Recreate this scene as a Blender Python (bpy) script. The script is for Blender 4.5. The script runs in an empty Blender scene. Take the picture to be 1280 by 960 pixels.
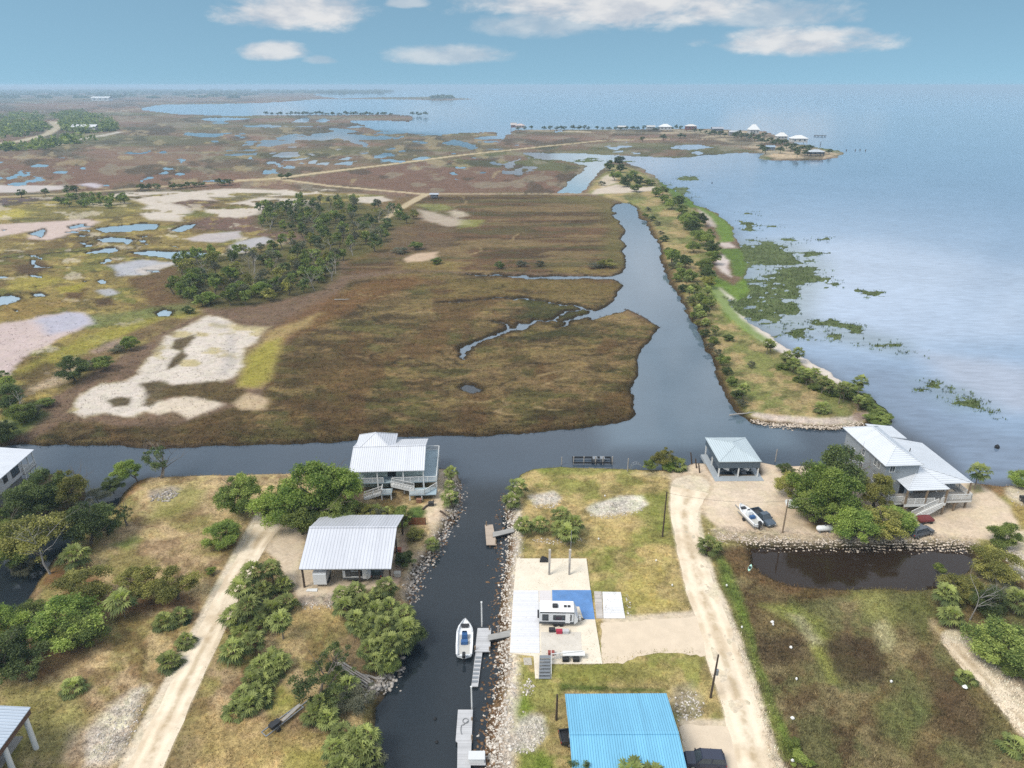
import bpy, bmesh, math, random
import numpy as np
from mathutils import Vector, Matrix
random.seed(11)
rs = np.random.RandomState(5)
sc = bpy.context.scene
col = sc.collection
R = math.radians
PI = math.pi

# ------------------------------------------------------------------ camera
H = 75.0
F = 880.0
PT = R(23.02)
CP, SP = math.cos(PT), math.sin(PT)
cam_d = bpy.data.cameras.new('camera')
cam = bpy.data.objects.new('camera', cam_d)
col.objects.link(cam)
cam.location = (0, 0, H)
cam.rotation_euler = (PI / 2 - PT, 0, 0)
cam_d.sensor_width = 36
cam_d.lens = F / 1280 * 36
cam_d.clip_start = 1
cam_d.clip_end = 1e6
sc.camera = cam

def G(px, py, z=0.0):
    """plan position of a spot read off the photograph, at height z"""
    v = (py - 480) / F
    t = (H - z) / (SP + v * CP)
    return Vector(((px - 640) / F * t, t * (CP - v * SP), z))

def depth_at(py, z=0.0):
    return (H - z) / (SP + (py - 480) / F * CP)

def lin(c):
    return tuple(((x / 255) / 12.92 if x / 255 < .04045 else ((x / 255 + .055) / 1.055) ** 2.4) for x in c)

KA = 0.64
def alb(*c, k=KA):
    """albedo of a thing that reads as this colour in full daylight"""
    return tuple(min(.9, x * k) for x in lin(c))

# ------------------------------------------------------------------ material helpers
class NT:
    def __init__(s, tree):
        s.t = tree; s.n = tree.nodes; s.l = tree.links
    def node(s, typ, **kw):
        n = s.n.new(typ)
        for k, v in kw.items(): setattr(n, k, v)
        return n
    def link(s, a, b): s.l.new(a, b)
    def val(s, sock, v):
        if hasattr(v, 'is_output') or isinstance(v, bpy.types.NodeSocket): s.l.new(v, sock)
        else: sock.default_value = v
    def math(s, op, a, b=0.0, c=0.0, clamp=False):
        n = s.node('ShaderNodeMath', operation=op, use_clamp=clamp)
        s.val(n.inputs[0], a); s.val(n.inputs[1], b); s.val(n.inputs[2], c)
        return n.outputs[0]
    def noise(s, vec, scale, detail=3, rough=.55, dist=0.0, color=False):
        n = s.node('ShaderNodeTexNoise')
        if vec is not None: s.link(vec, n.inputs['Vector'])
        n.inputs['Scale'].default_value = scale; n.inputs['Detail'].default_value = detail
        n.inputs['Roughness'].default_value = rough; n.inputs['Distortion'].default_value = dist
        return n.outputs['Color' if color else 'Fac']
    def ramp(s, fac, a, b, smooth=True):
        n = s.node('ShaderNodeMapRange', interpolation_type='SMOOTHSTEP' if smooth else 'LINEAR')
        s.val(n.inputs[0], fac); n.inputs[1].default_value = a; n.inputs[2].default_value = b
        return n.outputs[0]
    def mix(s, fac, a, b, blend='MIX'):
        n = s.node('ShaderNodeMix', data_type='RGBA', blend_type=blend)
        s.val(n.inputs[0], fac)
        for sock, v in ((n.inputs[6], a), (n.inputs[7], b)):
            if isinstance(v, tuple): sock.default_value = (*v[:3], 1)
            else: s.link(v, sock)
        return n.outputs[2]
    def scale(s, color, f):
        n = s.node('ShaderNodeVectorMath', operation='SCALE')
        s.link(color, n.inputs[0]); s.val(n.inputs[3], f)
        return n.outputs[0]

def new_mat(name):
    m = bpy.data.materials.new(name); m.use_nodes = True
    t = NT(m.node_tree); b = m.node_tree.nodes['Principled BSDF']
    return m, t, b

def coords(t, kind='Object', sc3=None):
    c = t.node('ShaderNodeTexCoord').outputs[kind]
    if sc3:
        mp = t.node('ShaderNodeMapping'); t.link(c, mp.inputs[0]); mp.inputs['Scale'].default_value = sc3
        c = mp.outputs[0]
    return c

_M = {}
def paint(name, c, rough=.6, var=.12, nscale=1.2, metal=0.0, bump=0.0, spec=.4, streak=None):
    """a plain surface with uneven tone, wear and grain"""
    if name in _M: return _M[name]
    m, t, b = new_mat(name)
    co = coords(t, 'Object', streak)
    a = t.noise(co, nscale, 4, .6)
    d = t.noise(co, nscale * 9, 3, .6)
    f = t.math('MULTIPLY_ADD', t.math('SUBTRACT', a, .5), var * 2.2, 1.0)
    f = t.math('MULTIPLY_ADD', t.math('SUBTRACT', d, .5), var * 1.2, f)
    rgb = t.node('ShaderNodeRGB'); rgb.outputs[0].default_value = (*c, 1)
    t.link(t.scale(rgb.outputs[0], f), b.inputs['Base Color'])
    b.inputs['Roughness'].default_value = rough; b.inputs['Metallic'].default_value = metal
    b.inputs['Specular IOR Level'].default_value = spec
    if bump:
        bn = t.node('ShaderNodeBump'); bn.inputs['Strength'].default_value = bump; bn.inputs['Distance'].default_value = .03
        t.link(d, bn.inputs['Height']); t.link(bn.outputs[0], b.inputs['Normal'])
    _M[name] = m
    return m

def roof_metal(name, c, period=.45, axis=0, rough=.38, var=.07):
    """ribbed sheet metal: standing ribs at a fixed pitch along one axis of the roof, weathered along the slope"""
    if name in _M: return _M[name]
    m, t, b = new_mat(name)
    co = coords(t, 'Object')
    sep = t.node('ShaderNodeSeparateXYZ'); t.link(co, sep.inputs[0])
    x = sep.outputs[axis]
    ph = t.math('FRACT', t.math('DIVIDE', x, period))
    rib = t.ramp(t.math('ABSOLUTE', t.math('SUBTRACT', ph, .5)), .34, .5)
    sheet = t.math('FLOOR', t.math('DIVIDE', x, period * 2))
    wn = t.node('ShaderNodeTexWhiteNoise', noise_dimensions='1D'); t.link(sheet, wn.inputs['W'])
    mp = t.node('ShaderNodeMapping'); t.link(co, mp.inputs[0])
    mp.inputs['Scale'].default_value = (3, .25, 1) if axis == 0 else (.25, 3, 1)
    st = t.noise(mp.outputs[0], 1.0, 4, .6)
    big = t.noise(co, .25, 3)
    f = t.math('MULTIPLY_ADD', t.math('SUBTRACT', st, .5), var * 2, 1.0)
    f = t.math('MULTIPLY_ADD', t.math('SUBTRACT', big, .5), var * 1.5, f)
    f = t.math('MULTIPLY_ADD', t.math('SUBTRACT', wn.outputs[0], .5), var * .8, f)
    rgb = t.node('ShaderNodeRGB'); rgb.outputs[0].default_value = (*c, 1)
    stain = t.math('MULTIPLY', t.ramp(t.noise(mp.outputs[0], .8, 5, .7, .5), .56, .74), .38)
    base = t.mix(stain, rgb.outputs[0], tuple(x * .62 + .03 for x in c))
    base = t.mix(t.math('MULTIPLY', t.ramp(t.noise(mp.outputs[0], 1.7, 5, .75), .64, .76), .4), base, (.30, .22, .16))
    t.link(t.scale(base, f), b.inputs['Base Color'])
    b.inputs['Roughness'].default_value = rough; b.inputs['Metallic'].default_value = .15
    bn = t.node('ShaderNodeBump'); bn.inputs['Strength'].default_value = .9; bn.inputs['Distance'].default_value = .06
    t.link(rib, bn.inputs['Height']); t.link(bn.outputs[0], b.inputs['Normal'])
    _M[name] = m
    return m

def siding(name, c, pitch=.2, var=.06):
    """horizontal lap boards"""
    if name in _M: return _M[name]
    m, t, b = new_mat(name)
    co = coords(t, 'Object')
    sep = t.node('ShaderNodeSeparateXYZ'); t.link(co, sep.inputs[0])
    ph = t.math('FRACT', t.math('DIVIDE', sep.outputs[2], pitch))
    n = t.noise(co, .6, 4)
    f = t.math('MULTIPLY_ADD', t.math('SUBTRACT', n, .5), var * 2.5, 1.0)
    rgb = t.node('ShaderNodeRGB'); rgb.outputs[0].default_value = (*c, 1)
    t.link(t.scale(rgb.outputs[0], f), b.inputs['Base Color'])
    b.inputs['Roughness'].default_value = .65
    bn = t.node('ShaderNodeBump'); bn.inputs['Strength'].default_value = .8; bn.inputs['Distance'].default_value = .03
    t.link(ph, bn.inputs['Height']); t.link(bn.outputs[0], b.inputs['Normal'])
    _M[name] = m
    return m

def boards(name, c, pitch=.15, axis=1, var=.12):
    """deck boards: each board its own tone, dark joints between them"""
    if name in _M: return _M[name]
    m, t, b = new_mat(name)
    co = coords(t, 'Object')
    sep = t.node('ShaderNodeSeparateXYZ'); t.link(co, sep.inputs[0])
    q = t.math('DIVIDE', sep.outputs[axis], pitch)
    wn = t.node('ShaderNodeTexWhiteNoise', noise_dimensions='1D'); t.link(t.math('FLOOR', q), wn.inputs['W'])
    gap = t.ramp(t.math('ABSOLUTE', t.math('SUBTRACT', t.math('FRACT', q), .5)), .5, .42)
    n = t.noise(co, 1.3, 4)
    f = t.math('MULTIPLY_ADD', t.math('SUBTRACT', wn.outputs[0], .5), var * 1.6, 1.0)
    f = t.math('MULTIPLY_ADD', t.math('SUBTRACT', n, .5), var * 2, f)
    f = t.math('MULTIPLY', f, t.math('MULTIPLY_ADD', gap, .35, .65))
    rgb = t.node('ShaderNodeRGB'); rgb.outputs[0].default_value = (*c, 1)
    t.link(t.scale(rgb.outputs[0], f), b.inputs['Base Color'])
    b.inputs['Roughness'].default_value = .8
    _M[name] = m
    return m

def glass_mat(name='window_glass', c=(.028, .036, .044)):
    if name in _M: return _M[name]
    m, t, b = new_mat(name)
    n = t.noise(coords(t), .8, 2)
    t.link(t.mix(n, c, tuple(x * 1.8 for x in c)), b.inputs['Base Color'])
    b.inputs['Roughness'].default_value = .06; b.inputs['Specular IOR Level'].default_value = .6
    _M[name] = m
    return m

# ------------------------------------------------------------------ mesh builder
class MB:
    def __init__(s): s.v = []; s.f = []; s.mi = []; s.cur = 0
    def add(s, vs, fs):
        k = len(s.v); s.v += [tuple(p) for p in vs]
        for f in fs: s.f.append(tuple(i + k for i in f)); s.mi.append(s.cur)
        return s
    def box(s, x0, y0, z0, x1, y1, z1):
        vs = [(x, y, z) for z in (z0, z1) for x, y in ((x0, y0), (x1, y0), (x1, y1), (x0, y1))]
        return s.add(vs, [(3, 2, 1, 0), (4, 5, 6, 7), (0, 1, 5, 4), (1, 2, 6, 5), (2, 3, 7, 6), (3, 0, 4, 7)])
    def cbox(s, c, d, rz=0.0):
        hx, hy, hz = d[0] / 2, d[1] / 2, d[2] / 2
        cr, sr = math.cos(rz), math.sin(rz)
        vs = [(c[0] + x * cr - y * sr, c[1] + x * sr + y * cr, c[2] + z) for z in (-hz, hz) for x, y in ((-hx, -hy), (hx, -hy), (hx, hy), (-hx, hy))]
        return s.add(vs, [(3, 2, 1, 0), (4, 5, 6, 7), (0, 1, 5, 4), (1, 2, 6, 5), (2, 3, 7, 6), (3, 0, 4, 7)])
    def bar(s, a, b, w, h=None):
        """rectangular bar between two points"""
        a = Vector(a); b = Vector(b); h = h or w
        d = (b - a).normalized()
        up = Vector((0, 0, 1)) if abs(d.z) < .95 else Vector((0, 1, 0))
        sx = d.cross(up).normalized() * (w / 2); sy = sx.cross(d).normalized() * (h / 2)
        vs = [p + q for p in (a, b) for q in (-sx - sy, sx - sy, sx + sy, -sx + sy)]
        return s.add(vs, [(3, 2, 1, 0), (4, 5, 6, 7), (0, 1, 5, 4), (1, 2, 6, 5), (2, 3, 7, 6), (3, 0, 4, 7)])
    def tube(s, pts, rad, n=8, cap=True):
        pts = [Vector(p) for p in pts]
        if not isinstance(rad, (list, tuple)): rad = [rad] * len(pts)
        vs = []
        for i, p in enumerate(pts):
            d = (pts[min(i + 1, len(pts) - 1)] - pts[max(i - 1, 0)]).normalized()
            up = Vector((0, 0, 1)) if abs(d.z) < .9 else Vector((0, 1, 0))
            ax = d.cross(up).normalized(); ay = ax.cross(d).normalized()
            for k in range(n):
                a = 2 * PI * k / n
                vs.append(p + ax * (rad[i] * math.cos(a)) + ay * (rad[i] * math.sin(a)))
        fs = [(i * n + k, i * n + (k + 1) % n, (i + 1) * n + (k + 1) % n, (i + 1) * n + k) for i in range(len(pts) - 1) for k in range(n)]
        if cap: fs += [tuple(reversed(range(n))), tuple(range((len(pts) - 1) * n, len(pts) * n))]
        return s.add(vs, fs)
    def prism(s, pts, z0, z1):
        n = len(pts)
        vs = [(p[0], p[1], z0) for p in pts] + [(p[0], p[1], z1) for p in pts]
        return s.add(vs, [tuple(reversed(range(n))), tuple(range(n, 2 * n))] + [(i, (i + 1) % n, n + (i + 1) % n, n + i) for i in range(n)])
    def loft(s, rings, cap=True):
        n = len(rings[0]); vs = [p for r in rings for p in r]
        fs = [(i * n + k, i * n + (k + 1) % n, (i + 1) * n + (k + 1) % n, (i + 1) * n + k) for i in range(len(rings) - 1) for k in range(n)]
        if cap: fs += [tuple(reversed(range(n))), tuple(range((len(rings) - 1) * n, len(rings) * n))]
        return s.add(vs, fs)
    def slab(s, quad, th):
        """a sheet of the given thickness below a planar face"""
        q = [Vector(p) for p in quad]; n = len(q)
        vs = q + [p - Vector((0, 0, th)) for p in q]
        return s.add(vs, [tuple(range(n)), tuple(reversed(range(n, 2 * n)))] + [((i + 1) % n, i, n + i, n + (i + 1) % n) for i in range(n)])
    def build(s, name, mats, parent=None, loc=(0, 0, 0), rz=0.0, smooth=False, bevel=0.0):
        me = bpy.data.meshes.new(name)
        me.from_pydata([tuple(p) for p in s.v], [], s.f)
        if not isinstance(mats, (list, tuple)): mats = [mats]
        for m in mats: me.materials.append(m)
        me.polygons.foreach_set('material_index', [min(i, len(mats) - 1) for i in s.mi])
        if bevel or True:
            bm = bmesh.new(); bm.from_mesh(me)
            bmesh.ops.recalc_face_normals(bm, faces=bm.faces[:])
            if bevel:
                bmesh.ops.remove_doubles(bm, verts=bm.verts[:], dist=1e-4)
                es = [e for e in bm.edges if len(e.link_faces) == 2 and e.calc_face_angle(0) > .5]
                bmesh.ops.bevel(bm, geom=es, offset=bevel, segments=2, affect='EDGES', clamp_overlap=True)
            bm.to_mesh(me); bm.free()
        if smooth: me.shade_smooth()
        o = bpy.data.objects.new(name, me); col.objects.link(o)
        o.location = loc; o.rotation_euler = (0, 0, rz)
        if parent is not None: o.parent = parent
        return o

def tag(o, label=None, cat=None, group=None, kind=None):
    if label: o['label'] = label
    if cat: o['category'] = cat
    if group: o['group'] = group
    if kind: o['kind'] = kind
    return o

def thing(name, label, cat, loc=(0, 0, 0), rz=0.0, group=None):
    o = bpy.data.objects.new(name, None); col.objects.link(o)
    o.location = loc; o.rotation_euler = (0, 0, rz); o.empty_display_size = .5
    return tag(o, label, cat, group)

def copy_tree(o, parent=None):
    c = o.copy(); col.objects.link(c)
    c.parent = parent
    for ch in list(o.children): copy_tree(ch, c)
    return c

# ------------------------------------------------------------------ numpy noise
def _hash(ix, iy, seed):
    h = (ix.astype(np.int64) * 374761393 + iy.astype(np.int64) * 668265263 + seed * 974634777) & 0xffffffff
    h = ((h ^ (h >> 13)) * 1274126177) & 0xffffffff
    return ((h ^ (h >> 16)) & 0xffff) / 65535.0
def vnoise(x, y, seed=0):
    ix = np.floor(x); iy = np.floor(y); fx = x - ix; fy = y - iy
    fx = fx * fx * (3 - 2 * fx); fy = fy * fy * (3 - 2 * fy)
    a = _hash(ix, iy, seed); b = _hash(ix + 1, iy, seed); c = _hash(ix, iy + 1, seed); d = _hash(ix + 1, iy + 1, seed)
    return (a + (b - a) * fx) * (1 - fy) + (c + (d - c) * fx) * fy
def fbm(x, y, seed=0, oct=4):
    s = 0; a = .5
    for i in range(oct):
        s = s + a * (vnoise(x, y, seed + i * 17) * 2 - 1); x = x * 2.03 + 11.3; y = y * 2.03 + 5.7; a *= .5
    return s
# ------------------------------------------------------------------ the lie of the land
# Y runs along the ground in the same unit as px at every row, so outlines keep their plan shape
_py = np.linspace(106.6, 1400, 26000)
_v = (_py - 480) / F
_th = PT + np.arctan(_v)
_k = 1 / (np.sin(_th) * np.sqrt(1 + _v * _v))
_Y = np.concatenate([[0], np.cumsum((_k[1:] + _k[:-1]) / 2 * np.diff(_py))])
def YM(py): return np.interp(py, _py, _Y)

rows = []
q = 107.3
while q < 1120:
    rows.append(q)
    q += .55 if q < 130 else 1.0 if q < 260 else 1.45 if q < 620 else 1.75
rows = np.array(rows); colsx = np.arange(-330, 1612, 2.0)
NR, NC = len(rows), len(colsx)
PXg, PYg = np.meshgrid(colsx, rows)
PXg = PXg.ravel(); PYg = PYg.ravel()
jx = (rs.rand(PXg.size) - .5) * .7; jy = (rs.rand(PXg.size) - .5) * .4
interior = (PXg > -329) & (PXg < 1610) & (PYg > 115)
PXg = PXg + jx * interior; PYg = PYg + jy * interior
VY = YM(PYg)
DEP = H / (SP + (PYg - 480) / F * CP)
UM = DEP / F                                            # metres per unit
WX = (PXg - 640) / F * DEP; WY = DEP * (CP - (PYg - 480) / F * SP)
w1 = 4.5 * fbm(PXg / 30, VY / 30, 1, 3) + 2.4 * fbm(PXg / 9, VY / 9, 2, 2)
w2 = 4.5 * fbm(PXg / 30, VY / 30, 3, 3) + 2.4 * fbm(PXg / 9, VY / 9, 4, 2)

def _cand(pts, m, warp):
    p = np.array([(a[0], float(YM(a[1]))) for a in pts])
    X = PXg + w1 * warp; Y = VY + w2 * warp
    sel = np.nonzero((X > p[:, 0].min() - m) & (X < p[:, 0].max() + m) & (Y > p[:, 1].min() - m) & (Y < p[:, 1].max() + m))[0]
    return p, sel, X[sel], Y[sel]
def _segd(X, Y, a, b):
    d = b - a; L = max(d @ d, 1e-9)
    t = np.clip(((X - a[0]) * d[0] + (Y - a[1]) * d[1]) / L, 0, 1)
    return np.hypot(X - a[0] - t * d[0], Y - a[1] - t * d[1]), t
def sd_poly(pts, m=20, warp=1.0):
    """signed distance in units, positive inside"""
    p, sel, X, Y = _cand(pts, m, warp)
    dmin = np.full(sel.size, 1e9); ins = np.zeros(sel.size, bool)
    for i in range(len(p)):
        a, b = p[i], p[(i + 1) % len(p)]
        d, _ = _segd(X, Y, a, b); np.minimum(dmin, d, out=dmin)
        c = (a[1] > Y) != (b[1] > Y)
        with np.errstate(divide='ignore', invalid='ignore'):
            ins ^= c & (X < (b[0] - a[0]) * (Y - a[1]) / (b[1] - a[1] + 1e-12) + a[0])
    return sel, np.where(ins, dmin, -dmin)
def sd_line(pts, m=60, warp=1.0):
    """distance to a line, metres; half width interpolated when points carry one"""
    p, sel, X, Y = _cand(pts, m, warp)
    hw = [a[2] if len(a) > 2 else 1 for a in pts]
    best = np.full(sel.size, -1e9)
    for i in range(len(p) - 1):
        d, t = _segd(X, Y, p[i], p[i + 1])
        np.maximum(best, hw[i] + (hw[i + 1] - hw[i]) * t - d * UM[sel], out=best)
    return sel, best
def sstep(x): x = np.clip(x, 0, 1); return x * x * (3 - 2 * x)

# ---- land outlines
MAIN = [(-400,562),(0,558),(60,557),(100,556),(150,559),(200,563),(260,560),(300,558),(340,556),(380,557),(430,553),(470,549),(540,546),(600,546),(650,543),(700,538),
 (760,533),(790,527),(799,518),(796,500),(790,485),(799,470),(798,450),(808,432),(816,418),(823,410),(812,402),(798,393),(781,385),(768,389),(752,396),(738,401),(746,390),
 (757,386),(768,378),(773,370),(779,358),(771,351),(764,349.5),(700,349),(640,347),(700,346),(766,346),(780,341),(783,334),(781,325),(777,314),(783,309),(776,299),(781,289),(774,280),(769,271),(766,260),
 (772,254.5),(786,254),(797,260),(795,271),(808,280),(817,297),(827,314),(825,328),(834,346),(844,367),(853,382),(859,396),(872,418),(875,427),(893,467),(910,500),(917,515),
 (940,532),(970,534),(993,536),(1040,539),(1078,536),(1090,531),(1118,529),(1112,515),(1095,500),(1070,488),(1045,470),(1015,452),(990,440),(968,424),(948,411),(935,404),(926,394),(915,382),
 (908,372),(922,378),(938,372),(940,360),(932,345),(936,330),(925,315),(925,303),(918,296),(917,286),(907,274),(890,264),(873,257),(860,248),(848,241),(838,236),(828,230),(815,218),(800,209),(785,204),(765,202),
 (753,209),(741,224),(727,241.5),(697,241.5),(712,228),(728,214),(735,207),(699,200.5),(673,197.5),(653,192.5),(652,191),(690,191.5),(722,192),(780,195),(837,198),(860,197),(883,194),(905,193),(919,191.5),
 (952,191.5),(948,199),(968,201),(1000,201),(1027,200.5),(1048,197.5),(1056,191),(1043,187),(1007,182),(984,175),(955,164),(870,160.5),(804,161.5),(720,162),(640,162.5),
 (646,158.5),(640,164),(637,168),(629,174),(620,164.5),(581,166),(539,169),(502,166),(469,163),(452,156),(435,150.5),(480,151.2),(514,152.5),(519,147.6),(511,143.5),(494,143),(412,143.5),
 (336,143.5),(300,145),(225,142.5),(190,139),(175,136),(205,131),(275,130),(328,129),(356,127.5),(401,124),(440,124),(519,124.7),(553,126),(599,124),(570,122.3),(553,120),(519,121),(469,121.5),
 (426,123),(404,121),(393,117.5),(440,116),(469,116),(491,114),(469,112.5),(457,114),(418,114.6),(393,114),(356,115),(320,114.3),(225,113),(150,108.7),(0,107.7),(-400,107.7)]
CENTER = [(598,1150),(600,942),(602,912),(607,880),(616,860),(620,840),(616,820),(617,797),(619,763),(623,735),(627,710),(632,660),(626,637),(632,618),(646,592),(665,584.5),(700,582),(775,584),(807,586),(845,585),
 (865,577),(881,577),(951,576.5),(973,580),(1000,580),(1040,580),(1080,581),(1140,590),(1200,600),(1220,602),(1253,606),(1280,603),(1340,602),(1700,600),(1700,1150)]
WEST = [(-400,785),(0,772),(22,766),(30,750),(45,725),(60,702),(72,690),(100,664),(122,648),(141,632),(150,616),(166,601),(180,596),(240,593),(300,592.5),(340,591),(430,590),(500,586),(545,584),(562,585),(575,592),(579,603),(575,630),
 (575,642),(560,660),(547,687),(532,702),(521,725),(516,750),(521,764),(522,800),(498,830),(493,860),(475,886),(472,934),(474,960),(466,1150),(-400,1150)]
FARWEST = [(-400,600),(0,602),(30,598),(62,591),(102,598),(112,622),(84,650),(52,678),(26,696),(0,702),(-400,716)]
POND = [(942,688),(968,686),(1037,688),(1100,686),(1155,685),(1205,688),(1214,700),(1208,712),(1185,730),(1149,736),(1090,734),(1053,736),(1017,734),(985,730),(955,716),(944,704)]
BASIN = [(886,581),(889.5,590),(895.5,597),(946,597),(943.5,590),(939,574),(884,574)]

hgt = np.full(PXg.size, -3.0)
shore = np.full(PXg.size, -99.0)                          # metres to the water, inside positive
def raise_land(pts, level, run, warp):
    sel, d = sd_poly(pts, 24, warp); m = d * UM[sel]
    h = np.where(m < 0, np.maximum(m * .9 - .15, -3), -.15 + (level + .15) * sstep(m / run))
    hgt[sel] = np.maximum(hgt[sel], h)
    shore[sel] = np.maximum(shore[sel], m)
raise_land(MAIN, .45, 1.1, 1.35)
raise_land(CENTER, 1.0, 3.2, .35)
raise_land(WEST, 1.0, 2.6, .5)
raise_land(FARWEST, .9, 2.0, .8)
def dig(sel, m, run=.9):
    """m: metres inside the water"""
    h = np.where(m > 0, -.15 - .5 * sstep(m / 3), -.15 + 1.3 * sstep(-m / run))
    hgt[sel] = np.minimum(hgt[sel], h); shore[sel] = np.minimum(shore[sel], -m)
for pg, wp, rn in ((POND, .5, 2.2), (BASIN, 0, .25)):
    sel, d = sd_poly(pg, 24, wp); dig(sel, d * UM[sel], rn)
def poly_water(pts, warp=1.0, m=12):
    sel, d = sd_poly(pts, m, warp); dig(sel, d * UM[sel], .9)
def line_water(pts, warp=.8):
    sel, d = sd_line(pts, 30, warp); dig(sel, d, .7)
# creeks through the marsh (half widths in metres)
line_water([(580,449,.5),(581,442,.7),(584,433,.9),(592,429,1.1),(602,425,.6),(614,422,.7),(622,420,.5),(634,415,.9),(640,412,.6),(648,411,.9),(653,405,1.2),(662,404,.6),(668,401,.7),(680,402.5,.5),(690,401,.7),(703,403,.5),(712,401,.8),(722,400,.9),(733,396,1.6),(748,393,2.0),(770,388,2.6)], 1.9)
line_water([(745,392,1.4),(732,387,.9),(726,385,1.2),(718,381,.5),(706,381.5,.5),(696,379,.4),(680,376,.5),(668,375.5,.4),(658,373,.8),(646,375,.4),(636,373.5,.5),(620,373,.3)], 1.9)
line_water([(620,373,.4),(600,376,.3),(575,377,.25),(545,378,.2)], 1.8)
line_water([(690,401,.5),(700,396,.4),(708,391,.3),(722,388,.3)], 1.5); line_water([(714,401,.6),(706,407,.3),(694,410,.3)], 1.5); line_water([(640,412,.4),(632,405,.3),(618,402,.25)], 1.5)
line_water([(782,347.5,2.2),(750,347.5,1.5),(724,348.5,1.0),(700,346.5,1.5),(672,347.8,.9),(655,345,1.2),(640,346,.6),(624,343.6,1.3),(610,344.6,1.0),(598,343,.7),(585,343.5,.6)], 1.6)
line_water([(578,485,.3),(600,486,.3)]); poly_water([(574,486),(582,481),(594,481),(602,485),(599,490),(586,491.5),(577,489)], 1.6)
# marsh ponds
PONDS = [[(118,286),(145,283),(180,279.5),(198,281),(195,286.5),(160,290),(130,291)],[(213,288.5),(230,282),(245,280.5),(240,286),(225,290)],[(121,299),(140,296.5),(164,299),(160,302),(140,303.5),(126,303)],
 [(106,317),(130,311),(145,310),(147,314),(135,317)],[(162,316),(185,313.5),(215,315),(245,315),(264,317),(255,321.5),(215,324),(190,320)],[(-5,373),(14,369),(27,373),(20,378),(-5,382)],
 [(40,368),(52,366.5),(58,370),(48,371)],[(197,392),(207,388),(216,390),(211,395),(199,395.5)],[(38,293),(55,286),(58,290),(50,297)],[(86,283),(104,280),(106,283),(90,286)],
 [(39,208),(50,205.5),(62,206),(62,209),(45,209.3)],[(99,211),(104,209),(108,210),(107,212)],[(196,191),(204,188.7),(209,190),(206,192)],[(261,176.5),(270,175.6),(276,177),(268,178)],[(197,217),(205,214),(210,216),(204,218)],
 [(216,218),(224,215.5),(229,218),(222,219.8)],[(272,194),(300,192),(322,191.5),(321,194),(295,195)],[(342,172),(360,170.2),(400,171.3),(417,173),(390,174.3),(350,173.6)],[(415,169),(440,167.5),(460,170),(467,173),(440,173.5)],
 [(492,173.3),(503,169.5),(506,172),(498,174.3)],[(548,179),(570,174.5),(585,178),(598,185),(588,187),(575,183),(556,180)],[(339,195.5),(352,190.3),(372,190.3),(376,194.5),(360,197)],[(349,200.5),(370,198.6),(388,197.4),(380,200.4)],
 [(349,210.5),(360,207.4),(369,208),(366,211)],[(391,206),(405,203.3),(416,203.4),(410,206.3)],[(417,206),(430,203),(447,201.5),(440,206.4)],[(424,200),(434,196.3),(441,197),(436,200.4)],[(324,217),(332,212.5),(338,214),(334,218)],
 [(480,202.5),(495,200.4),(508,201),(500,203.3)],[(515,199.5),(527,195.5),(539,196.6),(530,200)],[(471,197.6),(476,195),(481,197)],[(480,187),(488,184),(494,185.5),(489,187.4)],[(563,218.5),(569,214.8),(574,217),(570,219.4)],
 [(616,206),(622,203.8),(630,205),(625,206.6)],[(430,160),(445,157.2),(456,158.4),(448,160.4)],[(466,166),(486,164.6),(503,166.3),(490,167.8)],[(364,153),(380,146.5),(389,149),(384,153.4)],[(394,152),(404,148),(413,150),(408,153.4)],[(300,158),(330,155.5),(350,157.4),(330,159.4)],
 [(310,192.6),(322,190.6),(323,193),(312,194.2)],[(833,185),(850,181.5),(877,181.5),(890,184),(862,187.2)],[(866,192),(872,188.6),(884,191.5),(876,194)],[(690,163.5),(700,163),(704,165),(692,165.6)],[(247,227),(270,225.2),(293,225.6),(280,227.8)],[(0,188),(8,186.5),(14,188),(6,189.5)],[(128,232),(134,230.8),(139,232),(133,233.2)]]
for pd in PONDS: poly_water(pd, .9 if pd[0][1] > 260 else 1.4)
# wet flats: pools scattered by the lie of the marsh toward the bay
sel, d = sd_poly([(180,146),(330,147),(440,160),(540,172),(640,168),(660,178),(560,196),(420,200),(300,196),(220,180)], 0, 0)
nz = fbm(PXg[sel] / 70, VY[sel] / 150, 31, 4); dig(sel, (nz - .34) * 18 - 12 * (1 - sstep(d / 30)), 3)
sel, d = sd_poly([(760,176),(900,176),(930,188),(900,193),(820,196),(740,191),(680,189)], 0, 0)
nz = fbm(PXg[sel] / 60, VY[sel] / 130, 35, 4); dig(sel, (nz - .36) * 18 - 12 * (1 - sstep(d / 20)), 3)

for pg, lx, ly, th, sd_ in (([(-60,190),(330,186),(480,200),(340,220),(150,232),(-60,240)], 26, 60, .46, 36), ([(330,150),(640,168),(660,185),(480,204),(345,222),(280,200)], 24, 60, .42, 37), ([(560,190),(690,190),(735,207),(700,236),(560,225)], 22, 60, .42, 38), ([(-60,290),(120,270),(260,320),(120,390),(-60,395)], 22, 26, .5, 39)):
    sel, d = sd_poly(pg, 0, 0); nz = fbm(PXg[sel] / lx, VY[sel] / ly, sd_, 4); dig(sel, (nz - th) * 14 - 12 * (1 - sstep(d / 10)), 2)
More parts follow.
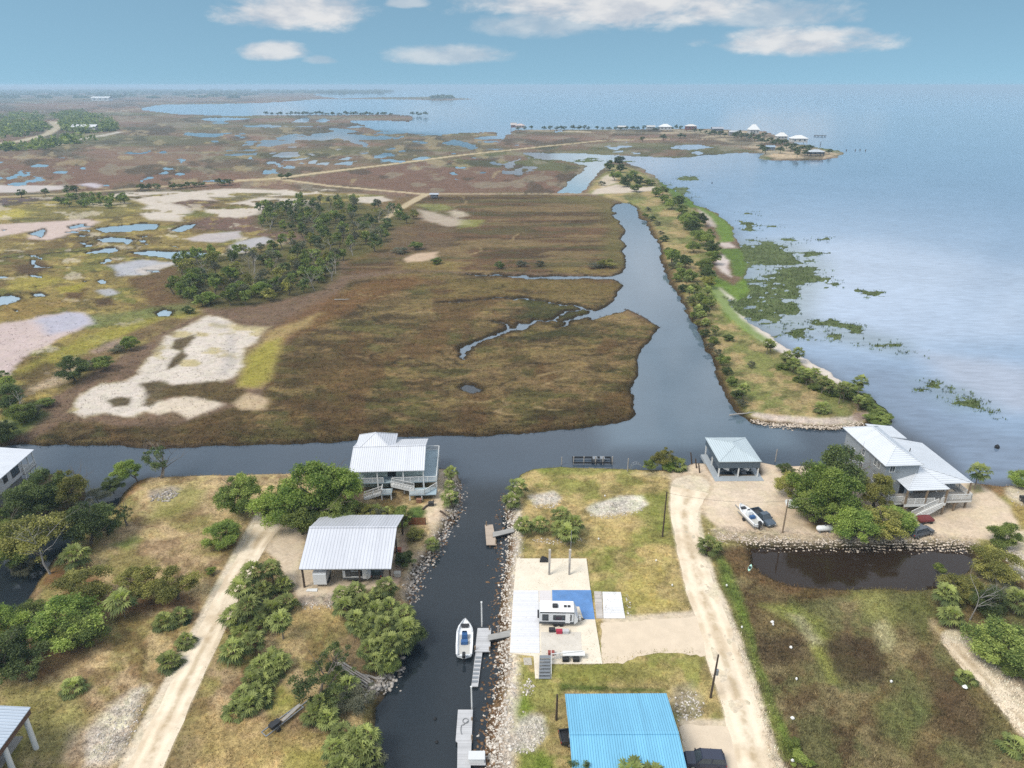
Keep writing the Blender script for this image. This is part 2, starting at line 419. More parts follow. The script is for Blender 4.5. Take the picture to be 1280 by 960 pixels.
# ---- higher ground on the spit and along the shore strip
STRIP = [(797,258),(812,282),(822,304),(830,326),(838,346),(850,372),(862,396),(878,427),(896,467),(913,500),(922,517),(942,529),(993,532),(1055,535),(1082,530),(1080,520),(1060,500),(1030,472),(1000,448),(965,430),(940,412),
 (915,392),(905,372),(892,352),(889,330),(900,310),(880,285),(870,265),(845,252),(830,240),(800,215),(770,206),(745,226),(735,241)]
SPIT = [(948,199),(1000,200),(1045,196),(1050,190),(1000,184),(975,175),(950,166),(870,161.5),(640,163),(640,167),(760,168),(850,171),(905,176),(950,186),(965,194)]
for pg in (STRIP, SPIT):
    sel, d = sd_poly(pg, 6, .6); hgt[sel] += .5 * sstep(d * UM[sel] / 4) * (hgt[sel] > 0)

# ------------------------------------------------------------------ ground cover
cov = np.zeros((PXg.size, 3)); cov[:] = alb(124, 102, 84)
tex = np.full(PXg.size, .75); tuft = np.zeros(PXg.size)
def lay(sel, a, c, t=None, tf=None):
    a = np.clip(a, 0, 1)
    ca_ = np.array(alb(*c)); lu = ca_.mean(); ca_ = np.maximum(lu + (ca_ - lu) * .97, .004)
    cov[sel] += a[:, None] * (ca_ - cov[sel])
    if t is not None: tex[sel] += a * (t - tex[sel])
    if tf is not None: tuft[sel] += a * (tf - tuft[sel])
def patchy(sel, patch):
    lx, ly, thr, wid, seed = patch
    return sstep((fbm(PXg[sel] / lx, VY[sel] / ly, seed, 5) - thr) / wid + .5)
def P(c, pts, soft=5, warp=1.0, a=1.0, tex=None, tf=None, patch=None):
    sel, d = sd_poly(pts, soft + 2, warp)
    w = sstep(d / (2 * soft) + .5) * a
    if patch: w = w * patchy(sel, patch)
    lay(sel, w, c, tex, tf)
def L(c, pts, soft=.8, warp=.5, a=1.0, tex=None, tf=None, m=60, patch=None):
    sel, d = sd_line(pts, m, warp)
    w = sstep(d / (2 * soft) + .5) * a
    if patch: w = w * patchy(sel, patch)
    lay(sel, w, c, tex, tf)
ALL = [(-400,107),(1700,107),(1700,1200),(-400,1200)]
FARM = [(-400,108),(1100,108),(1100,246),(-400,246)]
# far marsh: mauve brown with grey green bands
P((116,116,80), FARM, 4, .3, .8, patch=(90, 60, .05, .3, 41))
P((142,112,96), FARM, 4, .3, .7, patch=(160, 120, .08, .25, 42))
P((96,86,66), FARM, 4, .3, .6, patch=(50, 90, .2, .15, 43))
P((104,98,70), [(180,146),(640,166),(640,186),(480,205),(340,205),(200,180)], 20, 1, .6, patch=(45, 60, -.05, .3, 44))
P((128,96,80), [(-400,205),(60,196),(330,222),(330,236),(0,243),(-400,240)], 20, 1, .7)
P((126,96,80), [(350,226),(480,208),(590,196),(640,205),(700,203),(735,208),(697,241),(530,243),(480,236)], 10, 1, .85)
P((98,104,64), [(560,200),(640,190),(690,199),(733,207),(715,218),(650,214),(600,208),(540,215)], 14, 1, .8, patch=(40, 40, -.1, .3, 45))
P((94,98,64), [(660,186),(760,180),(900,182),(950,190),(900,194),(840,198),(720,192)], 6, 1, .8, patch=(40, 40, -.1, .3, 46))
P((205,188,160), [(640,163),(760,162.5),(870,161),(950,165),(1000,183),(1050,191),(1045,197),(968,200),(955,192),(900,176),(850,169),(700,166)], 8, .6, .65, patch=(30, 30, 0, .4, 47))
P((205,180,150), [(952,197),(985,199),(1030,199),(1050,193),(1040,189),(1000,190),(965,193)], 5, .5, .9)
P((92,108,56), [(1015,184),(1045,186),(1056,190),(1045,193),(1030,189)], 4, .5, .8); P((92,104,58), [(938,199),(952,193),(966,199),(952,201.5)], 4, .5, .8)
P((150,140,120), FARM, 4, .3, .55, patch=(26, 60, .24, .1, 48)); P((70,66,50), FARM, 4, .3, .6, patch=(34, 90, .22, .12, 49)); P((176,158,120), [(-60,150),(640,166),(640,230),(-60,240)], 10, .3, .5, patch=(20, 70, .3, .08, 50))
# upper marsh blocks
UPB = [(480,262),(540,246),(690,245),(760,247),(768,262),(776,284),(780,312),(784,334),(766,344),(640,342),(520,338),(430,345),(440,320),(500,290)]
P((112,86,62), UPB, 8, 1, 1, .8)
P((88,70,48), UPB, 8, 1, .9, patch=(110, 26, .03, .2, 51)); P((136,116,80), UPB, 8, 1, .7, patch=(90, 20, .12, .2, 52)); P((84,84,50), UPB, 8, 1, .6, patch=(70, 16, .14, .2, 152))
P((112,104,60), [(690,246),(770,247),(778,300),(783,334),(768,343),(752,320),(758,290),(750,262)], 12, 1, .6)
P((140,122,72), [(490,325),(600,328),(700,335),(780,334),(766,345),(640,341),(500,338)], 8, 1, .7, patch=(60, 20, 0, .3, 53))
# brown bank between the two wood lots and the dark main marsh
MB_ = [(330,556),(40,556),(80,530),(210,540),(330,500),(345,440),(400,395),(440,352),(520,340),(640,346),(764,349),(779,358),(757,386),(823,410),(798,450),(790,485),(799,518),(760,533),(600,546),(430,553)]
P((114,96,64), MB_, 8, 1, 1, .95, .35)
P((90,74,50), MB_, 8, 1, .85, patch=(95, 60, .0, .3, 55))
P((134,114,74), MB_, 8, 1, .75, patch=(60, 30, .10, .22, 56)); P((88,88,48), MB_, 8, 1, .6, patch=(44, 26, .12, .2, 156)); P((146,120,82), MB_, 8, 1, .5, patch=(24, 10, .2, .12, 157)); P((52,44,28), MB_, 8, 1, .5, patch=(34, 14, .2, .12, 158))
P((104,78,50), MB_, 8, 1, .6, patch=(40, 90, .16, .2, 57))
P((122,104,62), [(500,350),(640,350),(760,352),(777,360),(765,376),(740,385),(660,370),(560,375),(480,368)], 10, 1, .8, patch=(60, 26, -.12, .35, 58))
P((118,86,54), [(330,420),(400,378),(450,355),(520,345),(540,352),(450,385),(400,410),(350,432)], 12, 1, .75)
P((66,70,38), [(640,372),(700,380),(745,392),(720,402),(690,400),(655,398),(660,384)], 8, 1, .75)
P((150,126,88), [(765,388),(781,386),(800,396),(812,404),(795,412),(770,404),(745,402)], 7, 1, .8, patch=(30, 20, -.1, .3, 59))
P((62,64,36), [(600,425),(650,410),(735,402),(790,410),(770,425),(700,420),(640,430)], 10, 1, .6, patch=(40, 26, 0, .3, 60))
P((60,50,32), [(60,556),(330,556),(520,547),(700,537),(790,524),(760,505),(560,520),(330,530),(120,536)], 14, 1, .5, patch=(70, 40, -.1, .4, 61))
P((134,112,78), [(560,500),(700,490),(780,470),(795,440),(740,440),(640,450),(540,470)], 18, 1, .5, patch=(30, 24, .08, .2, 62))
random.seed(14)
for k in range(34):
    x = random.uniform(380, 770); y = random.uniform(256, 530); a = random.uniform(-.5, .5) + (PI if random.random() < .5 else 0); pts = []
    for j in range(random.randint(5, 10)):
        if not (340 < x < 785): break
        pts.append((x, y, random.uniform(.25, .8))); a += random.uniform(-.8, .8); x += math.cos(a) * 11; y += math.sin(a) * 11 * .28
    if len(pts) > 2: L((48, 42, 28) if k % 3 else (158, 136, 98), pts, .5, 1.6, .7)
# left fields
LF = [(-400,246),(130,246),(330,238),(480,245),(470,300),(380,320),(300,320),(250,390),(180,430),(60,500),(0,560),(-400,560)]
P((142,124,74), LF, 10, 1, 1, .85)
P((118,98,64), LF, 10, 1, .85, patch=(80, 50, .04, .25, 64)); P((160,140,84), LF, 10, 1, .7, patch=(60, 40, .12, .2, 65)); P((108,112,56), LF, 10, 1, .7, patch=(50, 36, .2, .15, 66))
P((122,94,86), [(225,285),(260,272),(300,268),(345,262),(420,268),(420,300),(360,310),(330,297),(300,291),(250,288)], 10, 1, .9)
P((112,88,80), [(208,256),(240,248),(275,252),(265,260),(220,261)], 8, 1, .9); P((120,112,78), [(262,244),(300,240),(340,243),(330,252),(280,250)], 8, 1, .8)
P((104,88,92), [(-60,250),(60,247),(110,246),(40,256),(-60,262)], 8, 1, .9)
P((130,120,70), [(20,262),(60,252),(160,248),(185,264),(150,272),(80,276),(10,276)], 8, 1, .8)
P((190,176,84), [(-10,266),(20,262),(40,266),(30,272),(-10,274)], 8, 1, .8)
P((128,104,62), [(430,262),(480,250),(520,246),(515,300),(480,320),(430,330)], 12, 1, .7)
P((86,78,48), LF, 10, 1, .6, patch=(24, 20, .24, .12, 68)); P((190,170,96), LF, 10, 1, .5, patch=(18, 16, .3, .1, 69)); P((206,192,172), LF, 10, 1, .6, patch=(30, 30, .36, .07, 73))
P((112,92,70), [(480,280),(560,270),(570,300),(540,325),(480,330),(460,315)], 14, 1, .8, patch=(40, 30, -.1, .3, 67))
P((92,72,52), [(18,335),(50,325),(67,335),(45,346),(20,344)], 8, 1, .9); P((96,72,48), [(82,367),(110,362),(106,376),(85,374)], 7, 1, .9); P((90,70,52), [(115,375),(140,373),(146,382),(122,385)], 7, 1, .9)
P((110,84,62), [(160,350),(230,330),(250,350),(230,400),(190,385)], 12, 1, .85)
L((62,52,36), [(-20,326,.7),(60,318,1.2),(100,315,1.0),(142,309,1.2)], .8, 1, .9); L((70,58,40), [(118,297,.6),(166,297.5,1.0)], .6, .8, .8); L((60,50,36), [(160,313,.8),(262,314,.9)], .8, .6, .9)
P((162,148,72), [(10,352),(50,344),(82,351),(50,362),(10,366)], 9, 1, .9); P((166,154,62), [(72,361),(110,354),(100,366),(78,366)], 7, 1, .9)
P((158,148,68), [(22,464),(60,446),(110,420),(170,404),(245,387),(250,394),(190,410),(130,432),(80,452),(30,472)], 12, 1, .9)
P((120,126,76), [(100,398),(180,388),(240,380),(236,392),(160,404),(110,412)], 12, 1, .8)
P((88,72,46), [(15,474),(60,452),(76,462),(40,482)], 10, 1, .8)
P((150,124,72), [(0,382),(30,376),(100,376),(60,394),(0,404)], 10, 1, .8)
# sand and salt flats
W = (216,203,190); GY = (186,186,194); PK = (214,192,184)
P(W, [(130,247),(160,241),(230,240),(300,236),(340,238.5),(420,236),(415,242),(370,245),(330,246),(290,247),(262,247),(270,252),(240,250),(215,254),(240,262),(232,272),(200,277),(180,272),(170,265),(185,258),(165,250)], 6, 1.6, .92, .25, patch=(34, 34, -.18, .16, 74))
P(W, [(255,262),(290,254),(330,247),(380,250),(400,254),(400,262),(370,262),(350,264),(330,268),(285,275),(265,270)], 6, 1.6, .92, .25, patch=(34, 34, -.18, .16, 74))
P(W, [(438,248),(480,246),(492,251),(470,255),(442,254)], 5, 1.3, .85, .25); P(W, [(172,268),(230,270),(225,278),(185,276)], 5, 1.3, .8, .25)
P(PK, [(-60,281),(0,281),(60,278),(110,275),(127,278),(110,285),(80,296),(60,301),(35,299),(42,290),(20,294),(0,297),(-60,300)], 6, 1.2, .9, .2)
P((210,200,196), [(-60,232),(80,232.5),(82,237),(40,241),(-60,242)], 8, 1.3, .9, .2); P((206,196,204), [(99,231),(115,229),(130,232),(118,236)], 7, 1.3, .9, .2)
P(GY, [(137,333),(155,330),(178,325),(200,328),(228,329),(205,335),(180,345),(150,347)], 5, 1.2, .9, .2); P((208,196,186), [(165,338),(200,331),(228,329),(205,335),(180,345)], 5, 1.2, .7, .2)
P(GY, [(120,364),(137,362),(150,368),(135,372)], 4, 1.2, .8, .2); P((190,186,190), [(285,311),(305,301),(330,297),(342,302),(320,310),(300,318),(288,318)], 5, 1.2, .9, .2)
P((200,190,192), [(235,300),(255,293),(300,290.5),(306,297),(280,304),(240,303)], 5, 1.2, .85, .2)
P((208,188,184), [(-80,405),(0,406),(30,403),(55,396),(90,391),(107,393),(120,405),(95,415),(70,428),(45,440),(25,452),(12,470),(-80,480)], 6, 1.2, .95, .2)
P((184,184,200), [(40,402),(90,391),(107,393),(120,405),(95,413),(60,420),(50,410)], 10, 1.2, .85, .2)
P((214,186,160), [(505,325),(520,318),(545,316),(548,322),(528,328),(510,329)], 5, 1.2, .85, .2); P((206,190,172), [(522,262),(545,268),(585,276),(590,282),(560,284),(530,276)], 7, 1.3, .7, .2)
P((216,200,180), [(558,265),(572,263),(588,270),(572,274)], 6, 1.3, .7); P((150,150,80), [(575,276),(606,276),(600,284),(575,286)], 6, 1.2, .7); P((140,142,84), [(520,256),(555,256),(570,262),(540,266)], 6, 1.2, .7)
FLAT = [(259,396),(278,399),(300,408),(336,411),(319,427),(306,442),(303,464),(291,475),(259,482),(237,484),(205,484),(200,500),(206,512),(181,518),(169,523),(147,521),(131,518),(106,523),(88,516),(97,500),(112,489),(125,483),(160,477),(175,470),(184,452),(200,439),(206,427),(225,414),(244,404)]
P((196,180,140), FLAT, 8, 1.6, 1, .45); P((222,210,200), FLAT, 5, 1.6, .9, .3, patch=(46, 36, -.30, .2, 70))
P((222,206,186), [(200,505),(219,500),(240,496),(268,502),(280,508),(258,517),(237,525),(219,515),(200,520),(184,516)], 6, 1.1, .95, .25)
P((186,178,174), [(285,420),(293,418),(296,450),(286,470),(276,470),(282,445)], 7, 1.0, .6); P((188,180,172), [(262,398),(290,410),(280,416),(262,408)], 6, 1, .5)
P((98,82,52), [(218,426),(247,420),(238,430),(230,440),(234,446),(220,460),(208,464),(214,452),(226,441),(214,436)], 4, 1, .95, .8)
P((88,74,48), [(134,503),(146,499),(163,499),(160,508),(142,512)], 4, 1, .95, .8)
P((98,82,52), [(172,482),(200,477),(220,483),(262,479),(300,482),(314,496),(294,507),(262,503),(231,497),(206,500),(188,510),(178,508),(184,495)], 6, 1, .95, .9)
P((206,182,150), [(291,506),(312,494),(334,500),(332,513),(300,516)], 6, 1, .85, .3)
P((166,142,96), [(305,470),(316,442),(335,416),(370,404),(402,392),(384,410),(352,426),(345,450),(339,475),(325,488),(298,486)], 8, 1, .95, .6)
P((158,150,62), [(302,474),(310,448),(330,430),(350,425),(345,452),(336,478),(320,486),(298,484)], 10, 1, .85, .6)
P((84,68,42), [(60,540),(95,522),(160,526),(240,528),(290,512),(335,516),(345,480),(352,440),(400,420),(480,470),(420,540),(200,560)], 14, 1, .55, patch=(70, 50, -.1, .35, 72))
# berm with bushes
L((126,104,76), [(0,498,3.2),(40,488,3),(80,470,3.5),(120,448,4),(165,425,4),(215,402,4)], 2, 1, .85); L((200,178,150), [(42,488,1.5),(70,478,2.5),(96,462,2)], 1.5, 1, .7); L((176,152,140), [(120,440,2),(150,428,2.4)], 1.5, 1, .6)
P((88,112,48), [(0,525),(40,505),(60,520),(30,545),(0,550)], 8, 1, .7)
# hammock floor
HAMA = [(318,270),(345,258),(400,255),(440,252),(475,262),(512,266),(520,276),(490,287),(480,312),(450,322),(425,326),(400,312),(370,292),(340,290),(322,284)]
HAMB = [(222,338),(240,320),(290,320),(330,313),(375,300),(420,325),(425,345),(400,364),(370,372),(320,382),(270,388),(235,380),(212,364)]
P((96,94,54), HAMA, 10, 1, .8); P((96,94,54), HAMB, 10, 1, .8)
# causeway roads across the marsh
RD = (206,186,150)
L((120,116,74), [(342,224,9),(480,207,9),(581,194,9),(657,186,9),(755,176,9),(850,171,8)], 6, .3, .5)
L(RD, [(300,226,5),(342,224,5),(480,207,4.5),(581,194,4.5),(657,186,4.5),(755,176,4.5),(830,174,5),(905,174,5)], 1.5, .2, .95, .2)
L((190,170,132), [(-60,248,3),(0,247,3.2),(80,243,3.2),(150,238,3.4),(230,232,3.6),(290,228,4),(342,224,5)], 1.5, .2, .8, .2)
L(RD, [(342,224,4),(412,233,3.2),(480,239,3.0),(525,243,3.0),(532,243.5,4)], 1.2, .2, .95, .2)
L((190,172,138), [(525,243,2.8),(660,243,2.2),(740,243,2.2),(835,243.5,2.0)], 1.0, .2, .8, .2)
L((204,184,150), [(533,243.5,3.4),(510,256,3.0),(492,267,2.2),(478,278,1.6)], 1.0, .2, .9, .2)
L((130,112,62), [(545,246,2.2),(660,246,2.2),(760,246.5,2.6),(860,247,3)], 2, .8, .6)
L((204,190,166), [(0,180,9),(30,176,9),(60,168,8),(72,160,9),(66,152,10)], 4, .5, .8); L((206,196,186), [(60,184,8),(85,176,9),(130,170,7),(150,165,6)], 4, .8, .9)
L((196,178,150), [(0,143,10),(60,142,10),(150,139,10),(175,136,8)], 8, .5, .6)
# ---- the shore strip
P((158,146,98), STRIP, 5, .6, 1, .8)
P((128,132,76), STRIP, 5, .6, .85, patch=(22, 26, -.02, .25, 75)); P((96,96,58), STRIP, 5, .6, .6, patch=(14, 16, .16, .16, 77)); P((184,158,116), STRIP, 5, .6, .7, patch=(22, 26, .1, .25, 76))
P((108,88,58), [(800,262),(818,284),(828,306),(836,330),(848,356),(866,396),(886,430),(902,462),(918,498),(930,518),(915,515),(893,467),(872,418),(853,382),(834,346),(825,328),(817,297),(795,271)], 4, .7, .9, .8)
P((120,94,60), [(917,513),(940,526),(993,531),(1055,535),(1040,540),(970,536),(938,533)], 3, .6, .9)
P((216,200,184), [(745,238),(770,232),(790,236),(822,235),(815,240),(780,243),(740,244)], 4, .6, .95, .25); P((214,198,180), [(752,222),(766,218),(772,230),(750,236)], 4, .6, .8, .25)
P((110,136,58), [(858,250),(873,258),(907,275),(917,288),(917,303),(900,304),(895,285),(880,268),(862,256)], 4, .7, .95); P((94,122,52), [(835,232),(860,248),(873,258),(862,262),(840,248),(815,222)], 5, .7, .9)
P((218,204,198), [(893,323),(905,319),(912,327),(910,336),(914,348),(903,341),(896,333)], 4, .6, .95, .2); P((214,198,190), [(897,304),(912,304),(920,311),(905,311)], 3, .6, .9, .2); P((204,190,180), [(872,262),(888,272),(895,285),(886,284),(876,272)], 4, .6, .8, .2)
P((108,136,56), [(886,340),(900,350),(918,358),(924,352),(936,345),(940,360),(936,374),(920,380),(905,372),(893,356)], 5, .7, .9)
P((96,122,52), [(895,312),(925,312),(936,330),(930,348),(915,345),(914,330)], 4, .7, .9)
L((226,214,204), [(896,362,2.2),(906,374,3.4),(918,390,4.2),(936,406,4.6),(954,419,4.4),(978,436,4.0),(1003,449,3.2),(1038,470,2.6),(1060,484,1.6)], 1.0, .6, .95, .2)
L((120,146,56), [(884,350,2.5),(900,372,3.2),(915,398,2.6),(935,416,2.4),(955,428,1.8)], 1.5, .8, .85)
P((84,112,46), [(1060,486),(1078,492),(1096,502),(1112,516),(1119,529),(1090,532),(1086,520),(1072,504)], 4, .6, .95, .9)
L((206,190,178), [(944,522,1.0),(960,525,1.3),(993,528,1.4),(1030,530,1.5),(1062,529,1.5),(1080,522,1.8)], .8, .5, .95, .6)
P((150,126,112), [(1066,520),(1078,516),(1084,523),(1074,529),(1064,527)], 3, .6, .8)
# ---- centre lots
P((160,150,96), CENTER, 4, .4, 1, .8)
YEL = (184,166,100)
CLOT = [(616,1150),(608,942),(620,880),(628,840),(628,780),(634,720),(642,660),(640,620),(655,594),(700,586),(800,588),(845,592),(850,640),(858,690),(872,740),(884,800),(900,860),(950,1000),(950,1150)]
P((182,162,110), CLOT, 5, .6, 1, .75)
P((152,150,82), CLOT, 5, .6, .85, patch=(42, 44, .02, .25, 80)); P((204,178,124), CLOT, 5, .6, .75, patch=(34, 36, .06, .25, 81)); P((116,108,62), CLOT, 5, .6, .5, patch=(16, 18, .16, .2, 82))
P((120,132,58), [(660,588),(720,586),(780,590),(740,600),(680,598)], 6, 1, .6); P((122,134,56), [(800,625),(836,620),(850,668),(820,672),(790,650)], 10, 1, .65); P((126,138,56), [(735,695),(760,690),(770,720),(745,722)], 9, 1, .4)
P((190,174,98), [(770,715),(830,710),(862,760),(830,772),(780,762)], 10, 1, .6, patch=(30,30,-.15,.3,83)); P((204,176,116), [(740,650),(800,670),(840,700),(800,715),(745,690)], 12, 1, .5, patch=(26,26,-.1,.3,84))
P((204,186,150), [(790,598),(830,602),(850,612),(848,600),(830,592)], 8, 1, .7)
for pg in ([(662,625),(690,620),(702,628),(694,636),(668,637)], [(732,640),(742,633),(775,626),(800,626),(810,636),(798,643),(770,650),(740,649)]): P((230,222,212), pg, 4, 1, .8, .9)
P((228,220,210), [(648,905),(662,896),(680,902),(684,925),(668,945),(645,950),(632,935),(640,925)], 7, 1, .75, .9); P((176,164,142), [(844,866),(866,860),(880,880),(876,900),(850,905),(838,885)], 9, 1, .65, .9)
P((120,142,48), [(632,878),(655,874),(668,890),(650,905),(632,895)], 7, 1, .75); P((112,136,44), [(645,945),(680,945),(700,975),(650,985)], 8, 1, .75); P((136,140,62), [(650,850),(700,848),(760,830),(800,828),(850,842),(820,860),(720,862)], 12, 1, .6)
P((66,98,36), [(700,861),(760,866),(830,868),(834,873),(702,870)], 3, .5, .7)
# right yard and house lot
SND = (228,206,180)
P(SND, [(838,592),(850,584),(865,579),(950,578),(1000,582),(1060,586),(1140,592),(1215,604),(1242,622),(1262,642),(1273,664),(1258,684),(1200,678),(1120,676),(1000,674),(900,670),(885,655),(862,640),(846,640),(836,615)], 4, .6, 1, .3)
P((236,218,196), [(900,600),(1000,600),(980,640),(900,650),(870,620)], 20, 1, .5)
P((204,178,150), [(955,640),(1010,640),(1020,668),(960,668)], 12, 1, .5); P((120,98,66), [(1008,652),(1040,650),(1044,662),(1020,668),(1006,662)], 6, 1, .8); P((104,96,50), [(1016,660),(1030,660),(1028,668),(1016,666)], 5, 1, .7)
P((204,184,162), [(885,668),(900,664),(1000,670),(1120,673),(1218,676),(1222,686),(1150,683),(1000,684),(920,682),(895,680)], 4, .8, .8, .9)
P((98,80,52), [(895,682),(940,685),(1000,686),(1120,684),(1210,685),(1240,690),(1262,712),(1250,730),(1222,716),(1218,700),(1204,688),(1150,686),(960,688),(945,690)], 3, .7, .95, .9)
P((154,118,86), [(1215,602),(1262,606),(1275,622),(1250,626),(1225,614)], 6, 1, .85); P((176,152,92), [(1255,620),(1300,650),(1300,690),(1278,672),(1262,645)], 6, 1, .85); P((222,206,184), [(1256,612),(1275,607),(1300,612),(1300,640),(1272,636),(1258,628)], 5, .8, .9, .6)
P((112,114,64), [(1205,612),(1222,610),(1230,622),(1214,622)], 4, 1, .8)
P((222,204,180), [(1250,690),(1268,668),(1300,672),(1300,735),(1272,718)], 5, .8, .85, .5); P((214,202,188), [(1246,684),(1258,680),(1284,712),(1284,730),(1262,712)], 4, 1, .8, 1)
# lower right marsh
LRM = [(893,690),(942,688),(955,718),(1017,737),(1149,739),(1205,716),(1225,716),(1300,740),(1300,1150),(1000,1150),(960,960),(940,880),(915,800),(898,730)]
P((126,110,76), LRM, 6, .8, 1, 1.0, .9)
P((104,86,62), LRM, 6, .8, .8, patch=(60, 60, .02, .25, 90)); P((152,138,100), LRM, 6, .8, .7, patch=(40, 40, .1, .25, 91)); P((118,118,76), LRM, 6, .8, .75, patch=(46, 46, .12, .2, 92))
P((104,80,54), [(900,692),(942,690),(956,720),(1020,738),(1150,740),(1120,752),(1050,752),(1000,760),(960,740),(905,720)], 8, 1, .8, 1)
P((146,150,80), [(950,762),(990,762),(1030,785),(1038,806),(1020,812),(1008,796),(980,780)], 9, .8, .85, .9); P((186,178,142), [(982,774),(1000,776),(1018,798),(1028,812),(1014,816),(1000,796)], 7, .8, .8, .8); P((150,152,80), [(1010,812),(1030,814),(1046,860),(1034,862)], 8, .8, .8)
P((146,148,84), [(1058,742),(1110,744),(1125,780),(1110,800),(1085,780)], 12, .8, .7, .9); P((194,186,142), [(1092,785),(1106,780),(1118,800),(1112,820),(1098,822),(1092,805)], 7, .8, .75, .8)
P((84,68,52), [(1030,808),(1060,795),(1098,808),(1110,840),(1098,862),(1060,860),(1036,835)], 12, 1, .8, 1); P((88,72,54), [(942,800),(1000,800),(1008,830),(960,838),(942,822)], 12, 1, .75, 1); P((98,78,58), [(1150,830),(1200,850),(1240,900),(1220,950),(1170,920)], 14, 1, .75, 1)
P((112,120,72), [(1090,890),(1140,870),(1160,900),(1130,950),(1095,925)], 14, 1, .7, 1); P((100,112,58), [(1110,745),(1160,742),(1170,780),(1155,812),(1120,780)], 12, 1, .6, 1)
P((122,146,62), [(900,700),(912,716),(928,760),(948,830),(968,890),(1000,960),(975,960),(950,890),(930,830),(906,752),(892,705)], 5, .9, .75, 1, 1)
P((92,104,52), [(900,700),(912,716),(928,760),(948,830),(968,890),(1000,960),(975,960),(950,890),(930,830),(906,752),(892,705)], 5, .9, .6, 1, 1, patch=(14, 16, .02, .3, 93))
P((196,174,138), [(1160,780),(1185,784),(1205,800),(1180,803),(1160,796)], 6, 1, .75, .5); P((190,176,158), [(1240,840),(1290,835),(1290,885),(1258,862)], 8, 1, .75, .7)
P((128,116,72), [(1205,835),(1240,876),(1290,930),(1290,1000),(1240,930),(1200,860)], 8, 1, .5)
# west lots
WLOT = [(-400,790),(30,760),(60,705),(140,636),(160,604),(240,595),(340,594),(430,592),(520,588),(572,596),(572,640),(545,686),(518,724),(512,752),(518,800),(494,832),(488,862),(470,890),(468,1150),(-400,1150)]
P((184,159,122), WLOT, 5, .7, 1, .8)
P((150,138,84), WLOT, 5, .7, .85, patch=(50, 50, .03, .25, 94)); P((204,178,132), WLOT, 5, .7, .75, patch=(40, 40, .08, .25, 95)); P((122,96,66), WLOT, 5, .7, .6, patch=(22, 24, .18, .2, 96))
P((146,148,74), [(200,620),(240,610),(260,620),(250,640),(215,655),(180,660)], 12, 1, .6); P((120,148,60), [(140,688),(170,676),(178,682),(160,694)], 7, 1, .6); P((178,150,116), [(180,690),(250,670),(280,690),(250,705),(190,705)], 14, 1, .5)
P((136,96,68), [(60,715),(110,715),(130,735),(90,745),(50,740)], 10, 1, .7); P((124,90,62), [(110,755),(240,748),(250,760),(130,775)], 8, 1, .6); P((140,104,70), [(20,835),(70,805),(130,800),(110,830),(50,860)], 12, 1, .7)
P((136,90,56), [(160,610),(176,602),(182,608),(168,622),(150,632)], 5, .8, .6); P((140,140,72), [(0,860),(80,862),(120,900),(80,960),(0,960)], 16, 1, .6)
P((232,220,208), [(110,925),(140,890),(170,868),(188,866),(176,890),(165,925),(160,960),(110,965)], 10, 1, .75, .9); P((196,174,154), [(100,960),(110,925),(90,915),(80,960)], 10, 1, .5)
P((204,174,118), [(245,900),(300,900),(360,920),(420,935),(400,990),(240,990)], 16, 1, .6); P((150,150,64), [(330,880),(350,860),(380,890),(340,910)], 9, 1, .6); P((146,148,60), [(360,945),(410,940),(410,975),(350,975)], 10, 1, .6); P((198,170,118), [(380,760),(430,750),(430,790),(360,810),(340,800)], 12, 1, .6)
P((130,116,82), [(200,930),(245,900),(260,960),(200,975)], 12, 1, .5)
P((228,208,182), [(318,664),(325,650),(345,645),(385,660),(380,690),(372,738),(400,742),(450,740),(450,752),(372,752),(360,735),(345,705),(328,690)], 5, .6, .95, .25)
P((220,200,174), [(372,738),(386,668),(500,655),(497,738),(450,745)], 4, .3, .95, .25); P((196,168,148), [(490,740),(503,665),(512,662),(508,700),(500,735)], 3, .6, .9, .4)
P((190,176,164), [(374,752),(440,748),(440,762),(376,764)], 4, .8, .8, .9)
P((224,202,176), [(545,590),(575,597),(572,625),(562,655),(545,680),(535,660),(530,640),(545,625),(540,605)], 4, .6, .9, .4); P((74,104,44), [(512,640),(526,638),(533,645),(528,660),(512,664)], 4, .6, .9); P((116,108,60), [(505,664),(530,664),(528,678),(512,688),(505,680)], 5, .6, .7)
P((150,128,112), [(443,588),(460,588),(462,640),(438,640)], 5, .6, .6)
P((186,172,158), [(190,618),(215,612),(226,616),(214,628),(188,628)], 5, 1, .7, 1)
P((104,86,62), [(425,800),(490,795),(496,830),(470,880),(440,870),(410,850)], 10, 1, .6)
FW = [(-400,602),(60,594),(104,600),(110,624),(82,650),(24,696),(-400,716)]
P((96,84,58), FW, 5, .7, .95)
# rubble banks along the canal
for pts, c in (([(566,596),(573,610),(572,630),(556,660),(543,686),(528,702),(517,726),(511,748)], (190,172,152)), ([(498,812),(500,828),(488,846),(480,868)], (150,130,104))):
    L(c, [(x, y, 1.4) for x, y in pts], .7, .8, .9, .8)
L((226,212,196), [(640,600,1.2),(638,640,1.8),(640,670,1.8),(636,700,1.8),(633,740,2.0),(631,790,2.0),(630,840,2.0),(626,880,2.2),(620,910,2.4),(617,960,2.4),(616,1060,2.4)], .8, .5, .95, .8)
L((122,92,62), [(636,640,1.0),(632,680,1.6),(627,720,1.7),(623,770,1.7),(621,820,1.8),(622,850,1.6),(614,885,1.9),(608,920,1.9),(606,1060,2)], .7, .6, .95, 1.0)
